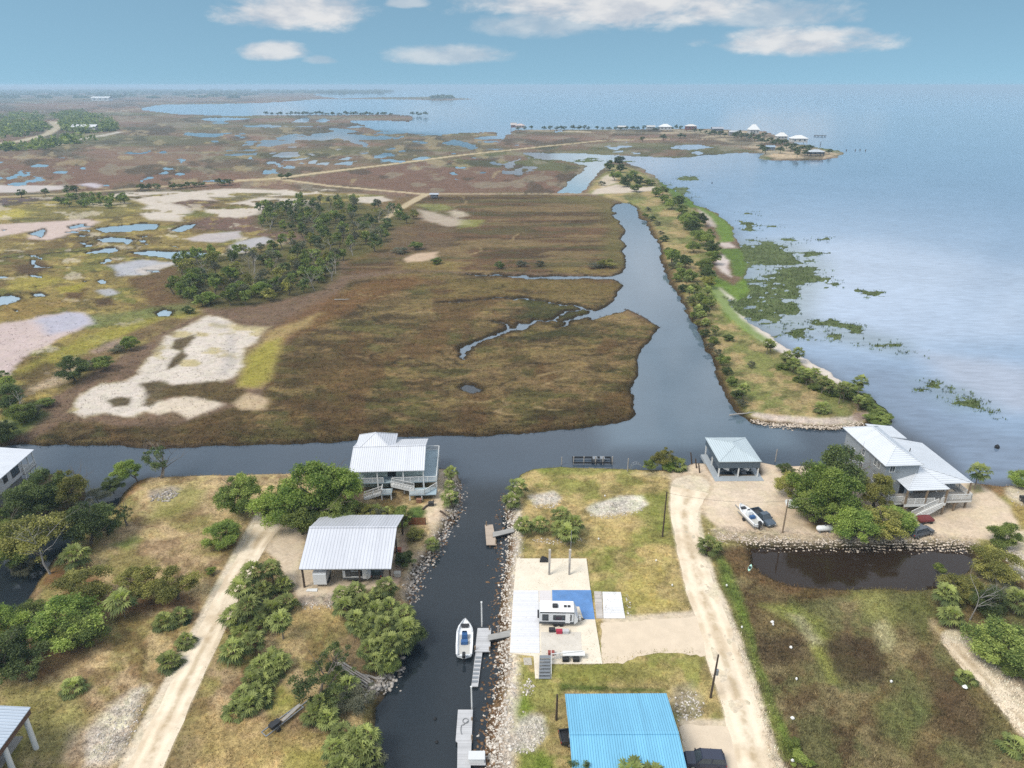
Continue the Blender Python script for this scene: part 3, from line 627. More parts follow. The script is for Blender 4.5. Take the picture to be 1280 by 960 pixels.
# mud at the water's edge
mud = np.array(alb(58, 48, 34))
hi = (PYg > 250)
sel, d = sd_line([(860,248,9),(900,270,9),(930,300,12),(942,350,12),(930,385,9),(960,420,8),(1010,450,8),(1070,488,6)], 60, 0); beach = np.zeros(PXg.size); beach[sel] = sstep(d / 3)
sel, d = sd_line([(1215,602,8),(1300,604,8),(1400,604,8)], 60, 0); beach[sel] = np.maximum(beach[sel], sstep(d / 3))
a = (1 - beach) * (1 - sstep((shore - .5) / np.where(PYg > 570, 1.2, 1.6))) * hi * (shore > -3) * .9
cov += a[:, None] * (mud - cov)
cov[hgt < -.2] = alb(70, 66, 58)

for pts in ([(160,1010,2.4),(180,962,2.4),(224,870,2.3),(261,795,2.2),(296,722,2.2),(318,682,2.3),(336,656,2.9)], [(968,1010,2.8),(945,958,2.6),(925,880,2.6),(906,824,2.8),(888,768,2.7),(876,738,2.6),(866,700,2.6),(857,660,2.6),(855,636,2.9),(862,612,3.9)], [(1190,804,1.8),(1206,822,2),(1240,856,2),(1285,908,2.2),(1330,960,2.3)]):
    L((230,214,190), pts, .45, .15, .9, .4)
    L((150,128,92), [(x, y, w_ + .9) for x, y, w_ in pts], .8, .6, .35, .8)
    L((230,214,190), pts, .35, .12, .9, .4)
P((226,208,184), [(752,778),(797,775),(872,769),(884,822),(847,817),(797,821),(780,830),(753,830)], 4, .4, .9, .35); P((222,204,180), [(848,906),(914,906),(946,980),(946,1010),(860,1010)], 4, .4, .9, .35)
# ---- sea grass mats off the shore strip: low mats at the surface
MATS = [([(917,303),(936,306),(960,307),(985,312),(992,322),(965,331),(940,330),(922,318)], -.32), ([(935,306),(990,305),(1000,318),(992,330),(940,332)], .05), ([(958,346),(978,337),(1010,337),(1020,341),(1008,352),(1018,357),(1000,358),(970,352)], -.22),
 ([(905,362),(925,352),(945,354),(960,366),(940,372),(938,384),(965,390),(945,400),(922,392),(908,376)], -.34), ([(930,352),(960,345),(1000,360),(1000,390),(960,396),(940,380)], .0), ([(1020,345),(1040,340),(1050,352),(1046,360),(1028,358)], .0),
 ([(1072,366),(1080,364),(1094,366.5),(1082,370)], -.1), ([(948,405),(962,404),(990,410),(1018,402),(1024,412),(1000,422),(970,415)], -.1), ([(1024,404),(1040,402),(1075,408),(1080,413),(1050,411)], -.12), ([(1020,412),(1045,416),(1062,424),(1036,424)], .1),
 ([(1066,424),(1100,420),(1130,428),(1160,446),(1120,440),(1075,430)], .2), ([(1140,476),(1165,474),(1200,488),(1250,516),(1248,522),(1190,508),(1150,490)], .26), ([(920,266),(935,264),(954,270),(940,272)], .0), ([(915,275),(940,278),(950,290),(930,290)], .12),
 ([(933,298),(960,296),(1010,298),(1036,296),(1034,301),(990,304),(940,304)], .1), ([(945,282),(975,281),(973,284),(950,286)], .05), ([(1002,316),(1020,314),(1026,318),(1010,321)], -.1), ([(1000,325),(1018,325),(1018,332),(1002,331)], .02), ([(940,318),(1000,320),(1010,352),(960,358)], .08),
 ([(828,228),(850,234),(866,248),(850,246)], -.1), ([(846,222),(870,218),(870,226),(852,228)], .05), ([(765,199),(790,198),(808,202),(790,204)], 0), ([(720,199),(735,197),(757,198.6),(752,202),(730,203)], -.15)]
matf = np.zeros(PXg.size)
for k, (pg, thr) in enumerate(MATS):
    sel, d = sd_poly(pg, 14, 1.4)
    n = fbm(PXg[sel] / 26, VY[sel] / 15, 100 + k, 5)
    m = np.clip(d / 9, -1.2, 1.0) * .30 + n * 1.0 + .35 * fbm(PXg[sel] / 8, VY[sel] / 5, 140 + k, 3) - thr - .12
    matf[sel] = np.maximum(matf[sel], np.clip(.5 + m * .9, 0, 1) * (d > -12))
    m = m - .06
    up = m > -.12
    s2 = sel[up]; m2 = m[up]
    nh = np.where(m2 > 0, .03 + .12 * sstep(m2 / .2), .03 + m2 * 3)
    low = hgt[s2] < nh
    s3 = s2[low]; hgt[s3] = nh[low]
    cov[s3] = np.array(alb(98, 108, 72)) * (.8 + .5 * np.clip(fbm(PXg[s3] / 7, VY[s3] / 7, 150, 3) + .4, 0, 1))[:, None]; tex[s3] = .8

# ---- relief
rel = fbm(WX / 3.2, WY / 3.2, 201, 3) * .16 + fbm(WX / .9, WY / .9, 202, 2) * .08
lot = np.zeros(PXg.size)
for pg in (CLOT, WLOT, [(838,592),(865,579),(1215,604),(1273,664),(1258,684),(900,670),(846,640)]):
    sel, d = sd_poly(pg, 2, .3); lot[sel] = np.maximum(lot[sel], sstep(d / 6))
hgt = hgt + rel * (1 - lot) * (hgt > .05) * (PYg > 200) - np.abs(rel) * .2 * lot

# ------------------------------------------------------------------ meshes
def grid_mesh(name, X, Y, Z, nr, nc, keep=None):
    me = bpy.data.meshes.new(name)
    idx = np.arange(nr * nc).reshape(nr, nc)
    q = np.stack([idx[1:, :-1], idx[1:, 1:], idx[:-1, 1:], idx[:-1, :-1]], -1).reshape(-1, 4)
    if keep is not None:
        q = q[keep[q].any(1)]
        used = np.zeros(nr * nc, bool); used[q.ravel()] = True
        remap = np.cumsum(used) - 1; q = remap[q]
    else: used = np.ones(nr * nc, bool)
    co = np.stack([X, Y, Z], -1)[used].astype(np.float32)
    me.vertices.add(len(co)); me.vertices.foreach_set('co', co.ravel())
    me.loops.add(q.size); me.loops.foreach_set('vertex_index', q.ravel().astype(np.int32))
    me.polygons.add(len(q)); me.polygons.foreach_set('loop_start', np.arange(0, q.size, 4, dtype=np.int32)); me.polygons.foreach_set('loop_total', np.full(len(q), 4, np.int32))
    me.update(calc_edges=True); me.validate()
    me.shade_smooth()
    return me, used

me, used = grid_mesh('ground', WX, WY, hgt, NR, NC, hgt > -1.2)
at = me.attributes.new('cover', 'FLOAT_COLOR', 'POINT')
rgba = np.concatenate([np.clip(cov, .004, .9), np.ones((len(cov), 1))], 1)[used].astype(np.float32)
at.data.foreach_set('color', rgba.ravel())
at = me.attributes.new('tex', 'FLOAT', 'POINT'); at.data.foreach_set('value', tex[used].astype(np.float32))
ground = bpy.data.objects.new('ground', me); col.objects.link(ground); tag(ground, 'marsh, sand flats and grassy lots', kind='structure')
m, t, b = new_mat('ground_cover')
ca = t.node('ShaderNodeAttribute', attribute_name='cover'); ta = t.node('ShaderNodeAttribute', attribute_name='tex')
pos = t.node('ShaderNodeNewGeometry').outputs['Position']
n1 = t.noise(pos, 2.6, 4, .65); n2 = t.noise(pos, .55, 5, .65, .6); n3 = t.noise(pos, .11, 5, .65, 1.2); n0 = t.noise(pos, 7.0, 2, .6)
f = t.math('MULTIPLY', t.math('SUBTRACT', n1, .5), 2.1)
f = t.math('MULTIPLY_ADD', t.math('SUBTRACT', n2, .5), 1.5, f)
f = t.math('MULTIPLY_ADD', t.math('SUBTRACT', n3, .5), 1.5, f)
f = t.math('MULTIPLY_ADD', t.math('SUBTRACT', n0, .5), 1.1, f)
n4 = t.noise(pos, 1.15, 6, .8)
f = t.math('MULTIPLY_ADD', t.math('SUBTRACT', n4, .5), 2.2, f)
f = t.math('MULTIPLY_ADD', f, ta.outputs['Fac'], 1.0)
f = t.math('MAXIMUM', f, .25)
hue = t.noise(pos, .3, 3, .6)
gr = t.mix(t.math('MULTIPLY', t.ramp(hue, .42, .66), t.math('MULTIPLY', ta.outputs['Fac'], .5)), (1, 1, 1), (.90, 1.03, .72))
gr = t.mix(t.math('MULTIPLY', t.ramp(t.noise(pos, .8, 3, .6), .5, .72), t.math('MULTIPLY', ta.outputs['Fac'], .55)), gr, (1.14, .96, .8))
cc = t.mix(1.0, ca.outputs['Color'], gr, 'MULTIPLY')
t.link(t.scale(cc, f), b.inputs['Base Color'])
b.inputs['Roughness'].default_value = .95; b.inputs['Specular IOR Level'].default_value = .1
bn = t.node('ShaderNodeBump'); bn.inputs['Distance'].default_value = .35
t.link(t.math('MULTIPLY', ta.outputs['Fac'], .7), bn.inputs['Strength'])
t.link(t.math('MULTIPLY_ADD', n2, .8, n1), bn.inputs['Height']); t.link(bn.outputs[0], b.inputs['Normal'])
me.materials.append(m)

# ---- water: one sheet out to the horizon
wr = np.concatenate([[106.25, 106.35, 106.5, 106.8, 107.2, 108], np.arange(109.5, 260, 3), np.arange(260, 1180, 6)]); wc = np.arange(-420, 1720, 8.0)
WPX, WPY = np.meshgrid(wc, wr); WPX = WPX.ravel(); WPY = WPY.ravel()
wd = H / np.maximum(SP + (WPY - 480) / F * CP, 1e-5)
wx = (WPX - 640) / F * wd; wy = wd * (CP - (WPY - 480) / F * SP)
me2, _ = grid_mesh('water', wx, wy, np.zeros(wx.size), len(wr), len(wc))
body_refl = np.zeros((wx.size, 3)); body_refl[:] = (.017, .022, .027)
# the open sea is shallow and turbid over sand; the dug canals are deep and dark
shal = np.zeros(wx.size)
PXs, VYs, w1s, w2s, UMs = PXg, VY, w1, w2, UM
PXg = WPX; VY = YM(WPY); w1 = 0 * WPX; w2 = w1; UM = wd / F
for pg, cc_, sf in (([(-500,540),(1100,525),(1150,600),(-500,610)], (.040,.056,.076), 30), ([(690,150),(900,400),(1000,560),(760,560),(700,420),(500,500),(500,330),(700,330),(740,300)], (.085,.118,.150), 24)):  # channel and upper canal colour lightened to stand in for grazing sky reflection
    sel, d = sd_poly(pg, sf, 0); body_refl[sel] += sstep(d / (2 * sf) + .5)[:, None] * (np.array(cc_) - body_refl[sel])
sel, d = sd_poly([(925,676),(1225,676),(1225,745),(925,745)], 4, 0); body_refl[sel] += sstep(d / 8 + .5)[:, None] * (np.array((.024,.016,.011)) - body_refl[sel])
SEA = [(760,198),(830,232),(920,290),(930,350),(935,400),(1000,445),(1070,485),(1122,528),(1180,560),(1215,600),(1330,600),(1900,600),(1900,106.3),(-500,106.3),(-500,140),(300,150),(640,175),(700,192)]
sel, d = sd_poly(SEA, 30, 0); shal[sel] = sstep(d / 40 + .5)
body_refl += shal[:, None] * (np.array(lin((132, 156, 182))) * .70 - body_refl)
sel, d = sd_poly([(940,300),(1100,300),(1300,340),(1300,420),(1100,440),(960,400)], 60, 0); body_refl[sel] += (sstep(d / 120 + .5) * .5)[:, None] * (np.array(lin((178, 190, 208))) * .70 - body_refl[sel])
sel, d = sd_poly([(1150,440),(1240,450),(1340,470),(1340,520),(1260,515),(1180,480)], 40, 0); body_refl[sel] += (sstep(d / 60 + .5) * .5)[:, None] * (np.array(lin((186, 184, 192))) * .62 - body_refl[sel])
sel, d = sd_poly([(1000,450),(1120,460),(1200,520),(1320,560),(1320,610),(1200,600),(1120,540),(1080,490)], 50, 0); body_refl[sel] += (sstep(d / 100 + .5) * .6)[:, None] * (np.array(lin((110, 122, 142))) * .52 - body_refl[sel])
sel, d = sd_poly([(-500,107),(1900,107),(1900,150),(700,150),(600,140),(-500,130)], 60, 0); body_refl[sel] += (sstep(d / 400) * .4)[:, None] * (np.array(lin((124, 166, 210))) * .7 - body_refl[sel])
sel, d = sd_poly([(690,185),(770,185),(770,210),(735,243),(695,243)], 10, 0); body_refl[sel] += (sstep(d / 10 + .5) * .8)[:, None] * (np.array(lin((170, 200, 214))) * .55 - body_refl[sel])
sel, d = sd_poly([(-100,195),(600,195),(600,262),(250,340),(260,400),(-100,400)], 10, 0); body_refl[sel] += (sstep(d / 10 + .5) * .8)[:, None] * (np.array(lin((160, 195, 214))) * .5 - body_refl[sel])
for pg, k_ in (([(915,300),(990,300),(1040,330),(1020,380),(1010,425),(950,415),(905,365),(930,340)], .6), ([(1010,400),(1060,405),(1140,430),(1130,445),(1030,424)], .5), ([(1140,474),(1200,484),(1252,514),(1190,512)], .4)):
    sel, d = sd_poly(pg, 30, 0); body_refl[sel] += (sstep(d / 50 + .5) * k_)[:, None] * (np.array((.085,.115,.095)) - body_refl[sel])
PXg, VY, w1, w2, UM = PXs, VYs, w1s, w2s, UMs
at = me2.attributes.new('body', 'FLOAT_COLOR', 'POINT'); at.data.foreach_set('color', np.concatenate([body_refl, np.ones((wx.size, 1))], 1).astype(np.float32).ravel())
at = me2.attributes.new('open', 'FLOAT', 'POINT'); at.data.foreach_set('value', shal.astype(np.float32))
water = bpy.data.objects.new('water', me2); col.objects.link(water); tag(water, 'canals and open sea', kind='structure')
m, t, b = new_mat('water')
ca = t.node('ShaderNodeAttribute', attribute_name='body'); oa = t.node('ShaderNodeAttribute', attribute_name='open')
pos = t.node('ShaderNodeNewGeometry').outputs['Position']
mp = t.node('ShaderNodeMapping'); t.link(pos, mp.inputs[0]); mp.inputs['Rotation'].default_value = (0, 0, R(24)); mp.inputs['Scale'].default_value = (.30, 1.0, 1)
wv = t.noise(mp.outputs[0], .55, 3, .55, .4); wv2 = t.noise(pos, 2.2, 2, .5)
big = t.noise(pos, .012, 4, .6, 1.0); mid = t.noise(pos, .06, 3, .6)
ff = t.math('MULTIPLY_ADD', t.math('SUBTRACT', big, .5), .35, 1.0); ff = t.math('MULTIPLY_ADD', t.math('SUBTRACT', mid, .5), .3, ff)
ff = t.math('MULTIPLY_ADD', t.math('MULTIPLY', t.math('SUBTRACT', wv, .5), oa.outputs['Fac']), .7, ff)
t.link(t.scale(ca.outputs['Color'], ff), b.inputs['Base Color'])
b.inputs['Roughness'].default_value = .05; b.inputs['IOR'].default_value = 1.33
bn = t.node('ShaderNodeBump'); bn.inputs['Strength'].default_value = .6
t.link(t.math('MULTIPLY_ADD', oa.outputs['Fac'], .04, .02), bn.inputs['Distance'])
t.link(t.math('MULTIPLY_ADD', wv2, .25, wv), bn.inputs['Height']); t.link(bn.outputs[0], b.inputs['Normal'])
me2.materials.append(m)
# ------------------------------------------------------------------ sky and sun
SUN_D = Vector((-.62, -.42, .95)).normalized()             # towards the sun: behind the camera's left shoulder, high
EL = math.asin(SUN_D.z); AZ = math.atan2(SUN_D.x, SUN_D.y)
w = bpy.data.worlds.new('World'); sc.world = w; w.use_nodes = True
t = NT(w.node_tree); bg = w.node_tree.nodes['Background']
tc = t.node('ShaderNodeTexCoord').outputs['Generated']
sp = t.node('ShaderNodeSeparateXYZ'); t.link(tc, sp.inputs[0])
zc = t.math('ADD', t.math('MAXIMUM', sp.outputs[2], .0), .30)
cb = t.node('ShaderNodeCombineXYZ'); t.link(sp.outputs[0], cb.inputs[0]); t.link(sp.outputs[1], cb.inputs[1]); t.link(zc, cb.inputs[2])
sky = t.node('ShaderNodeTexSky', sky_type='NISHITA'); sky.sun_disc = False
sky.sun_elevation = EL; sky.sun_rotation = AZ; sky.altitude = 0
sky.air_density = 1.0; sky.dust_density = .4; sky.ozone_density = 2.2
t.link(cb.outputs[0], sky.inputs['Vector'])
skyc = sky.outputs[0]
# clouds: a few low banks ahead, a broken deck overhead (direction space)
yy = t.math('MAXIMUM', sp.outputs[1], .02)
ax = t.math('DIVIDE', sp.outputs[0], yy); az = t.math('DIVIDE', sp.outputs[2], yy)
cv = t.node('ShaderNodeCombineXYZ'); t.link(ax, cv.inputs[0]); t.link(t.math('MULTIPLY', az, 2.6), cv.inputs[1])
nb = t.noise(cv.outputs[0], 11, 6, .6, .3); nf = t.noise(cv.outputs[0], 40, 4, .6)
def tang(px, py):
    v = (py - 480) / F; dn = CP - v * SP
    return ((px - 640) / F / dn, (-SP - v * CP) / dn)
CL = [(372, 16, 104, 36, .95), (342, 66, 50, 16, .85), (560, 70, 86, 18, .6), (780, 4, 220, 52, .95), (960, 20, 130, 26, .55), (1002, 54, 130, 26, .9), (508, 4, 30, 10, .5), (690, 30, 90, 30, .5), (640, 34, 60, 20, .3), (400, 76, 24, 9, .4)]
dens = None
for (px, py, rx, ry, amt) in CL:
    x0, z0 = tang(px, py); x1, z1 = tang(px + rx, py - ry)
    dx = t.math('DIVIDE', t.math('SUBTRACT', ax, x0), x1 - x0); dz = t.math('DIVIDE', t.math('SUBTRACT', az, z0), z1 - z0)
    # flatter below, heaped above
    dzb = t.math('MULTIPLY', t.math('MINIMUM', dz, 0), 1.5); dzt = t.math('MAXIMUM', dz, 0)
    rr = t.math('ADD', t.math('MULTIPLY', dx, dx), t.math('ADD', t.math('MULTIPLY', dzb, dzb), t.math('MULTIPLY', dzt, dzt)))
    e = t.math('MULTIPLY', t.math('SUBTRACT', 1.0, rr), .62)
    e = t.math('ADD', e, t.math('MULTIPLY', t.math('SUBTRACT', nb, .5), 1.45))
    e = t.math('ADD', e, t.math('MULTIPLY', t.math('SUBTRACT', nf, .5), .5))
    e = t.math('MULTIPLY', t.ramp(e, -.08, .56), amt)
    dens = e if dens is None else t.math('MAXIMUM', dens, e)
dens = t.math('MULTIPLY', dens, t.ramp(sp.outputs[1], .1, .3))
deck_n = t.noise(tc, 3.2, 6, .6, .5)
deck = t.math('MULTIPLY', t.ramp(sp.outputs[2], .11, .24), t.ramp(deck_n, .18, .62))
shade = t.noise(cv.outputs[0], 17, 4, .55)
lowc = t.mix(t.ramp(t.math('MULTIPLY_ADD', shade, .5, t.math('MULTIPLY', nb, .5)), .40, .60), (1.8, 1.92, 2.12), (2.65, 2.62, 2.6))
dn2 = t.noise(tc, 5, 4)
hic = t.mix(dn2, (3.9, 4.15, 4.6), (5.1, 5.25, 5.5))
tint = t.mix(1.0, skyc, (.565, .62, .495), 'MULTIPLY')
c1 = t.mix(t.math('MULTIPLY', dens, .95), tint, lowc)
c2 = t.mix(t.math('MULTIPLY', deck, .8), c1, hic)
t.link(c2, bg.inputs['Color'])
bg.inputs['Strength'].default_value = .124
sl = bpy.data.lights.new('sun', 'SUN'); sl.energy = 1.4; sl.angle = R(24); sl.color = (1, .94, .84)
so = bpy.data.objects.new('sun', sl); col.objects.link(so)
so.rotation_euler = (-SUN_D).to_track_quat('-Z', 'Y').to_euler(); so.location = (-60, -40, 120)
sc.view_settings.view_transform = 'Standard'; sc.view_settings.look = 'None'; sc.view_settings.gamma = 1; sc.view_settings.use_curve_mapping = False
sc.view_settings.exposure = 1.35
sc.render.engine = 'CYCLES'
sc.cycles.use_denoising = False
sc.cycles.use_adaptive_sampling = True; sc.cycles.adaptive_threshold = .004; sc.cycles.adaptive_min_samples = 64
try: sc.cycles.denoiser = 'OPENIMAGEDENOISE'
except Exception: pass
sc.cycles.max_bounces = 5; sc.cycles.diffuse_bounces = 2; sc.cycles.glossy_bounces = 2; sc.cycles.transmission_bounces = 2; sc.cycles.volume_bounces = 0; sc.cycles.transparent_max_bounces = 6
sc.cycles.sample_clamp_indirect = 6
# ------------------------------------------------------------------ plants
def leaf_mat(name, c, c2, sat=.5):
    """foliage: tone per leaf clump (attribute), per plant (random) and translucent blades"""
    if name in _M: return _M[name]
    m, t, b = new_mat(name)
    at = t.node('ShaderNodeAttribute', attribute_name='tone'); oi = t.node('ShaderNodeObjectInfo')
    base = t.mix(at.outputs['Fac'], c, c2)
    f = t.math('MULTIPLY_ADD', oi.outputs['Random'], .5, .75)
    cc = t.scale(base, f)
    t.link(cc, b.inputs['Base Color']); b.inputs['Roughness'].default_value = .6; b.inputs['Specular IOR Level'].default_value = .25
    tr = t.node('ShaderNodeBsdfTranslucent'); t.link(t.mix(1.0, cc, (1.0, 1.1, .5), 'MULTIPLY'), tr.inputs[0])
    mx = t.node('ShaderNodeMixShader'); mx.inputs[0].default_value = .38
    out = t.n['Material Output']; t.link(b.outputs[0], mx.inputs[1]); t.link(tr.outputs[0], mx.inputs[2]); t.link(mx.outputs[0], out.inputs[0])
    _M[name] = m
    return m
LM = dict(
    green=leaf_mat('leaf_green', (.072, .110, .030), (.350, .400, .110)),
    bright=leaf_mat('leaf_bright', (.090, .150, .030), (.360, .430, .105)),
    dark=leaf_mat('leaf_dark', (.036, .058, .022), (.180, .220, .075)),
    olive=leaf_mat('leaf_olive', (.125, .130, .036), (.430, .400, .120)),
    grey=leaf_mat('leaf_grey', (.080, .086, .055), (.210, .205, .140)),
    palm=leaf_mat('leaf_palm', (.032, .058, .020), (.345, .380, .120)),
    lime=leaf_mat('leaf_lime', (.090, .130, .026), (.280, .320, .075)),
    dead=leaf_mat('leaf_dead', (.10, .068, .038), (.28, .20, .12)))
BARK = paint('bark', (.11, .09, .07), .9, .3, 3, bump=.6)
GREYWOOD = paint('grey_wood', (.27, .25, .23), .9, .25, 2.5)
PALMBARK = paint('palm_bark', (.20, .165, .125), .9, .3, 3, bump=.6)

def raw_mesh(name, V, Fq, mat, tone=None):
    V = np.asarray(V, np.float32).reshape(-1, 3); Fq = np.asarray(Fq, np.int32)
    n = Fq.shape[1]
    me = bpy.data.meshes.new(name)
    me.vertices.add(len(V)); me.vertices.foreach_set('co', V.ravel())
    me.loops.add(Fq.size); me.loops.foreach_set('vertex_index', Fq.ravel())
    me.polygons.add(len(Fq)); me.polygons.foreach_set('loop_start', np.arange(0, Fq.size, n, dtype=np.int32)); me.polygons.foreach_set('loop_total', np.full(len(Fq), n, np.int32))
    if tone is not None:
        a = me.attributes.new('tone', 'FLOAT', 'FACE'); a.data.foreach_set('value', np.asarray(tone, np.float32))
    me.update(calc_edges=True)
    for mm in (mat if isinstance(mat, (list, tuple)) else [mat]): me.materials.append(mm)
    return me

def rnd_unit(n):
    v = rs.normal(size=(n, 3)); return v / np.linalg.norm(v, axis=1)[:, None]

def leaf_cloud(cent, size, tone):
    """one small bent leaf spray at each centre"""
    n = len(cent)
    a = rnd_unit(n); a[:, 2] *= .6; a /= np.linalg.norm(a, axis=1)[:, None]
    h = rnd_unit(n); b = np.cross(a, h); b /= np.linalg.norm(b, axis=1)[:, None] + 1e-9
    s = (size * (.6 + .8 * rs.rand(n)))[:, None]
    p0 = cent - a * s; p2 = cent + a * s
    p1 = cent + b * s * .55 + np.array([0, 0, -.15]) * s; p3 = cent - b * s * .55 + np.array([0, 0, -.15]) * s
    V = np.stack([p0, p1, p2, p3], 1).reshape(-1, 3)
    Fq = np.arange(4 * n).reshape(-1, 4)
    return V, Fq, np.clip(tone, 0, 1)

def crown_mesh(name, mat, lobes=10, per=230, leaf=.11, flat=.8, spread=.62, seed=0, lobr=(.3, .5), hollow=.55, shape='round'):
    """a crown of about unit radius centred on the origin: leafy lobes with gaps between them"""
    rs.seed(seed)
    C, T, S = [], [], []
    for k in range(lobes):
        d = rnd_unit(1)[0]; r = spread * (.35 + .65 * rs.rand() ** .5)
        if shape == 'cone':
            zz = rs.rand(); c = np.array([d[0] * .55 * (1 - zz), d[1] * .55 * (1 - zz), zz * 1.8 - .8]); lr = (.45 - .25 * zz)
        else:
            c = d * r; c[2] = c[2] * flat; lr = lobr[0] + (lobr[1] - lobr[0]) * rs.rand() ** 1.5; c *= np.array([1, .85 + .3 * rs.rand(), 1]); c[:2] *= (1.18 if c[2] < 0 else .95)
        n = int(per * .85 * (lr / .4) ** 1.7)
        u = rnd_unit(n); u[:, 2] = np.where(u[:, 2] < -.35, -u[:, 2], u[:, 2])
        rad = lr * (hollow + (1 - hollow) * rs.rand(n) ** .5) * (1 + .22 * rs.normal(size=n))
        p = c + u * rad[:, None] * np.array([1, 1, flat])
        C.append(p); base = .12 + .66 * rs.rand()
        T.append(base + .22 * rs.normal(size=n)); S.append(np.full(n, leaf))
    C = np.concatenate(C); T = np.concatenate(T); S = np.concatenate(S)
    V, Fq, tone = leaf_cloud(C, S, T)
    return raw_mesh(name, V, Fq, mat, tone)

def limb_mesh(name, h, r, mat, spread=.5, seed=0, crown_r=1.0, levels=2, n=5):
    """tapered trunk with limbs"""
    random.seed(seed); mb = MB()
    def grow(p, d, L, rad, lev):
        pts = [p]; rr = [rad]
        for i in range(4):
            d = (d + Vector((random.uniform(-.18, .18), random.uniform(-.18, .18), random.uniform(-.05, .12)))).normalized()
            pts.append(pts[-1] + d * L / 4); rr.append(rad * (1 - .17 * (i + 1)))
        mb.tube(pts, rr, 6 if lev == 0 else 5, cap=(lev > 0))
        if lev < levels:
            for i in range(n if lev == 0 else 3):
                q = pts[random.choice([2, 3, 4])]
                a = random.uniform(0, 2 * PI); s = spread * random.uniform(.7, 1.4)
                nd = (d + Vector((math.cos(a) * s * 1.6, math.sin(a) * s * 1.6, random.uniform(-.1, .5)))).normalized()
                grow(q, nd, L * random.uniform(.45, .75), rr[3] * .62, lev + 1)
    grow(Vector((0, 0, -.2)), Vector((random.uniform(-.08, .08), random.uniform(-.08, .08), 1)), h, r, 0)
    me = bpy.data.meshes.new(name); me.from_pydata([tuple(v) for v in mb.v], [], mb.f); me.materials.append(mat); me.shade_smooth()
    return me

def palm_crown(name, mat, fronds=34, seed=0, dead=False, up=.75):
    """fan fronds: each a stalk and a pleated fan with split drooping tips; crown of about unit radius"""
    rs.seed(seed); random.seed(seed)
    V, Fc, T = [], [], []
    for k in range(fronds):
        az = k * 2.39996 + random.uniform(-.3, .3)
        u = (k + .5) / fronds
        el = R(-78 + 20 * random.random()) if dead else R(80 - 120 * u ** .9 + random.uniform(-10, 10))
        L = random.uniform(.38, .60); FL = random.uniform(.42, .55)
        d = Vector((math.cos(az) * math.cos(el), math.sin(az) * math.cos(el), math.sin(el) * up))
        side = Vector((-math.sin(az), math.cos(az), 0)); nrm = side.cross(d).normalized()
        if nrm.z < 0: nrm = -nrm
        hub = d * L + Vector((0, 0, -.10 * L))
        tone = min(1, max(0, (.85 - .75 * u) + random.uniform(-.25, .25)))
        i0 = len(V); w = .018
        V += [side * w, -side * w, hub - side * w, hub + side * w]; Fc.append((i0, i0 + 1, i0 + 2, i0 + 3)); T.append(tone)
        nb = 11
        for j in range(nb):
            a = (j - (nb - 1) / 2) / ((nb - 1) / 2) * 1.75
            bd = (d * math.cos(a) + side * math.sin(a)).normalized()
            ln = FL * (1 - .28 * abs(a) / 1.75) * random.uniform(.85, 1.1)
            pw = (side * math.cos(a) - d * math.sin(a)).normalized() * ln * .13
            mid = hub + bd * ln * .55 + nrm * (.03 if j % 2 else -.01) + Vector((0, 0, -.04))
            tip = hub + bd * ln + Vector((0, 0, -.16 - .22 * random.random())) * ln * 1.5
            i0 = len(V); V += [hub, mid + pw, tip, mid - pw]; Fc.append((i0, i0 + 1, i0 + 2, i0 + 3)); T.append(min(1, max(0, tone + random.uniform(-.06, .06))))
    return raw_mesh(name, [tuple(v) for v in V], Fc, mat, T)

CR = {}
for i in range(4):
    for kind, (lb, pr, lf, fl, sp_, hol) in dict(green=(38, 1500, .034, .95, .78, .45), bright=(40, 1500, .034, .95, .78, .45), dark=(36, 1400, .033, .95, .8, .45), olive=(38, 1250, .032, .85, .8, .45), grey=(30, 900, .030, .85, .78, .4), lime=(14, 700, .06, .85, .6, .4)).items():
        CR[kind, i] = crown_mesh('crown', LM[kind], lb, pr, lf, fl, sp_, 100 + i * 7 + len(kind), hollow=hol, lobr=(.13, .34))
    CR['sparse', i] = crown_mesh('crown', LM['dark'], 22, 700, .032, .8, .78, 300 + i, lobr=(.12, .24), hollow=.3)
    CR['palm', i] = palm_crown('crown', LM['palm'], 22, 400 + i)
    CR['skirt', i] = palm_crown('skirt', LM['dead'], 12, 450 + i, dead=True)
    CR['small', i] = crown_mesh('crown', LM['green'], 16, 110, .10, .9, .72, 500 + i, lobr=(.2, .42))
    CR['smalldark', i] = crown_mesh('crown', LM['dark'], 16, 110, .10, .9, .72, 520 + i, lobr=(.2, .42))
    CR['smallgrey', i] = crown_mesh('crown', LM['grey'], 16, 80, .09, .9, .72, 540 + i, lobr=(.2, .4))
    CR['smallolive', i] = crown_mesh('crown', LM['olive'], 16, 100, .10, .9, .72, 560 + i, lobr=(.2, .42))
TRK = {}
for i in range(4):
    TRK['tree', i] = limb_mesh('trunk', 1.0, .05, BARK, .5, 20 + i)
    TRK['palm', i] = limb_mesh('trunk', 1.0, .14, PALMBARK, .1, 40 + i, levels=0)
    TRK['dead', i] = limb_mesh('trunk', 1.0, .035, GREYWOOD, .75, 60 + i, levels=3, n=7)

def part(name, me, parent, loc=(0, 0, 0), scl=(1, 1, 1), rz=0.0, rx=0.0):
    o = bpy.data.objects.new(name, me); col.objects.link(o); o.parent = parent
    o.location = loc; o.scale = scl; o.rotation_euler = (rx, 0, rz)
    return o

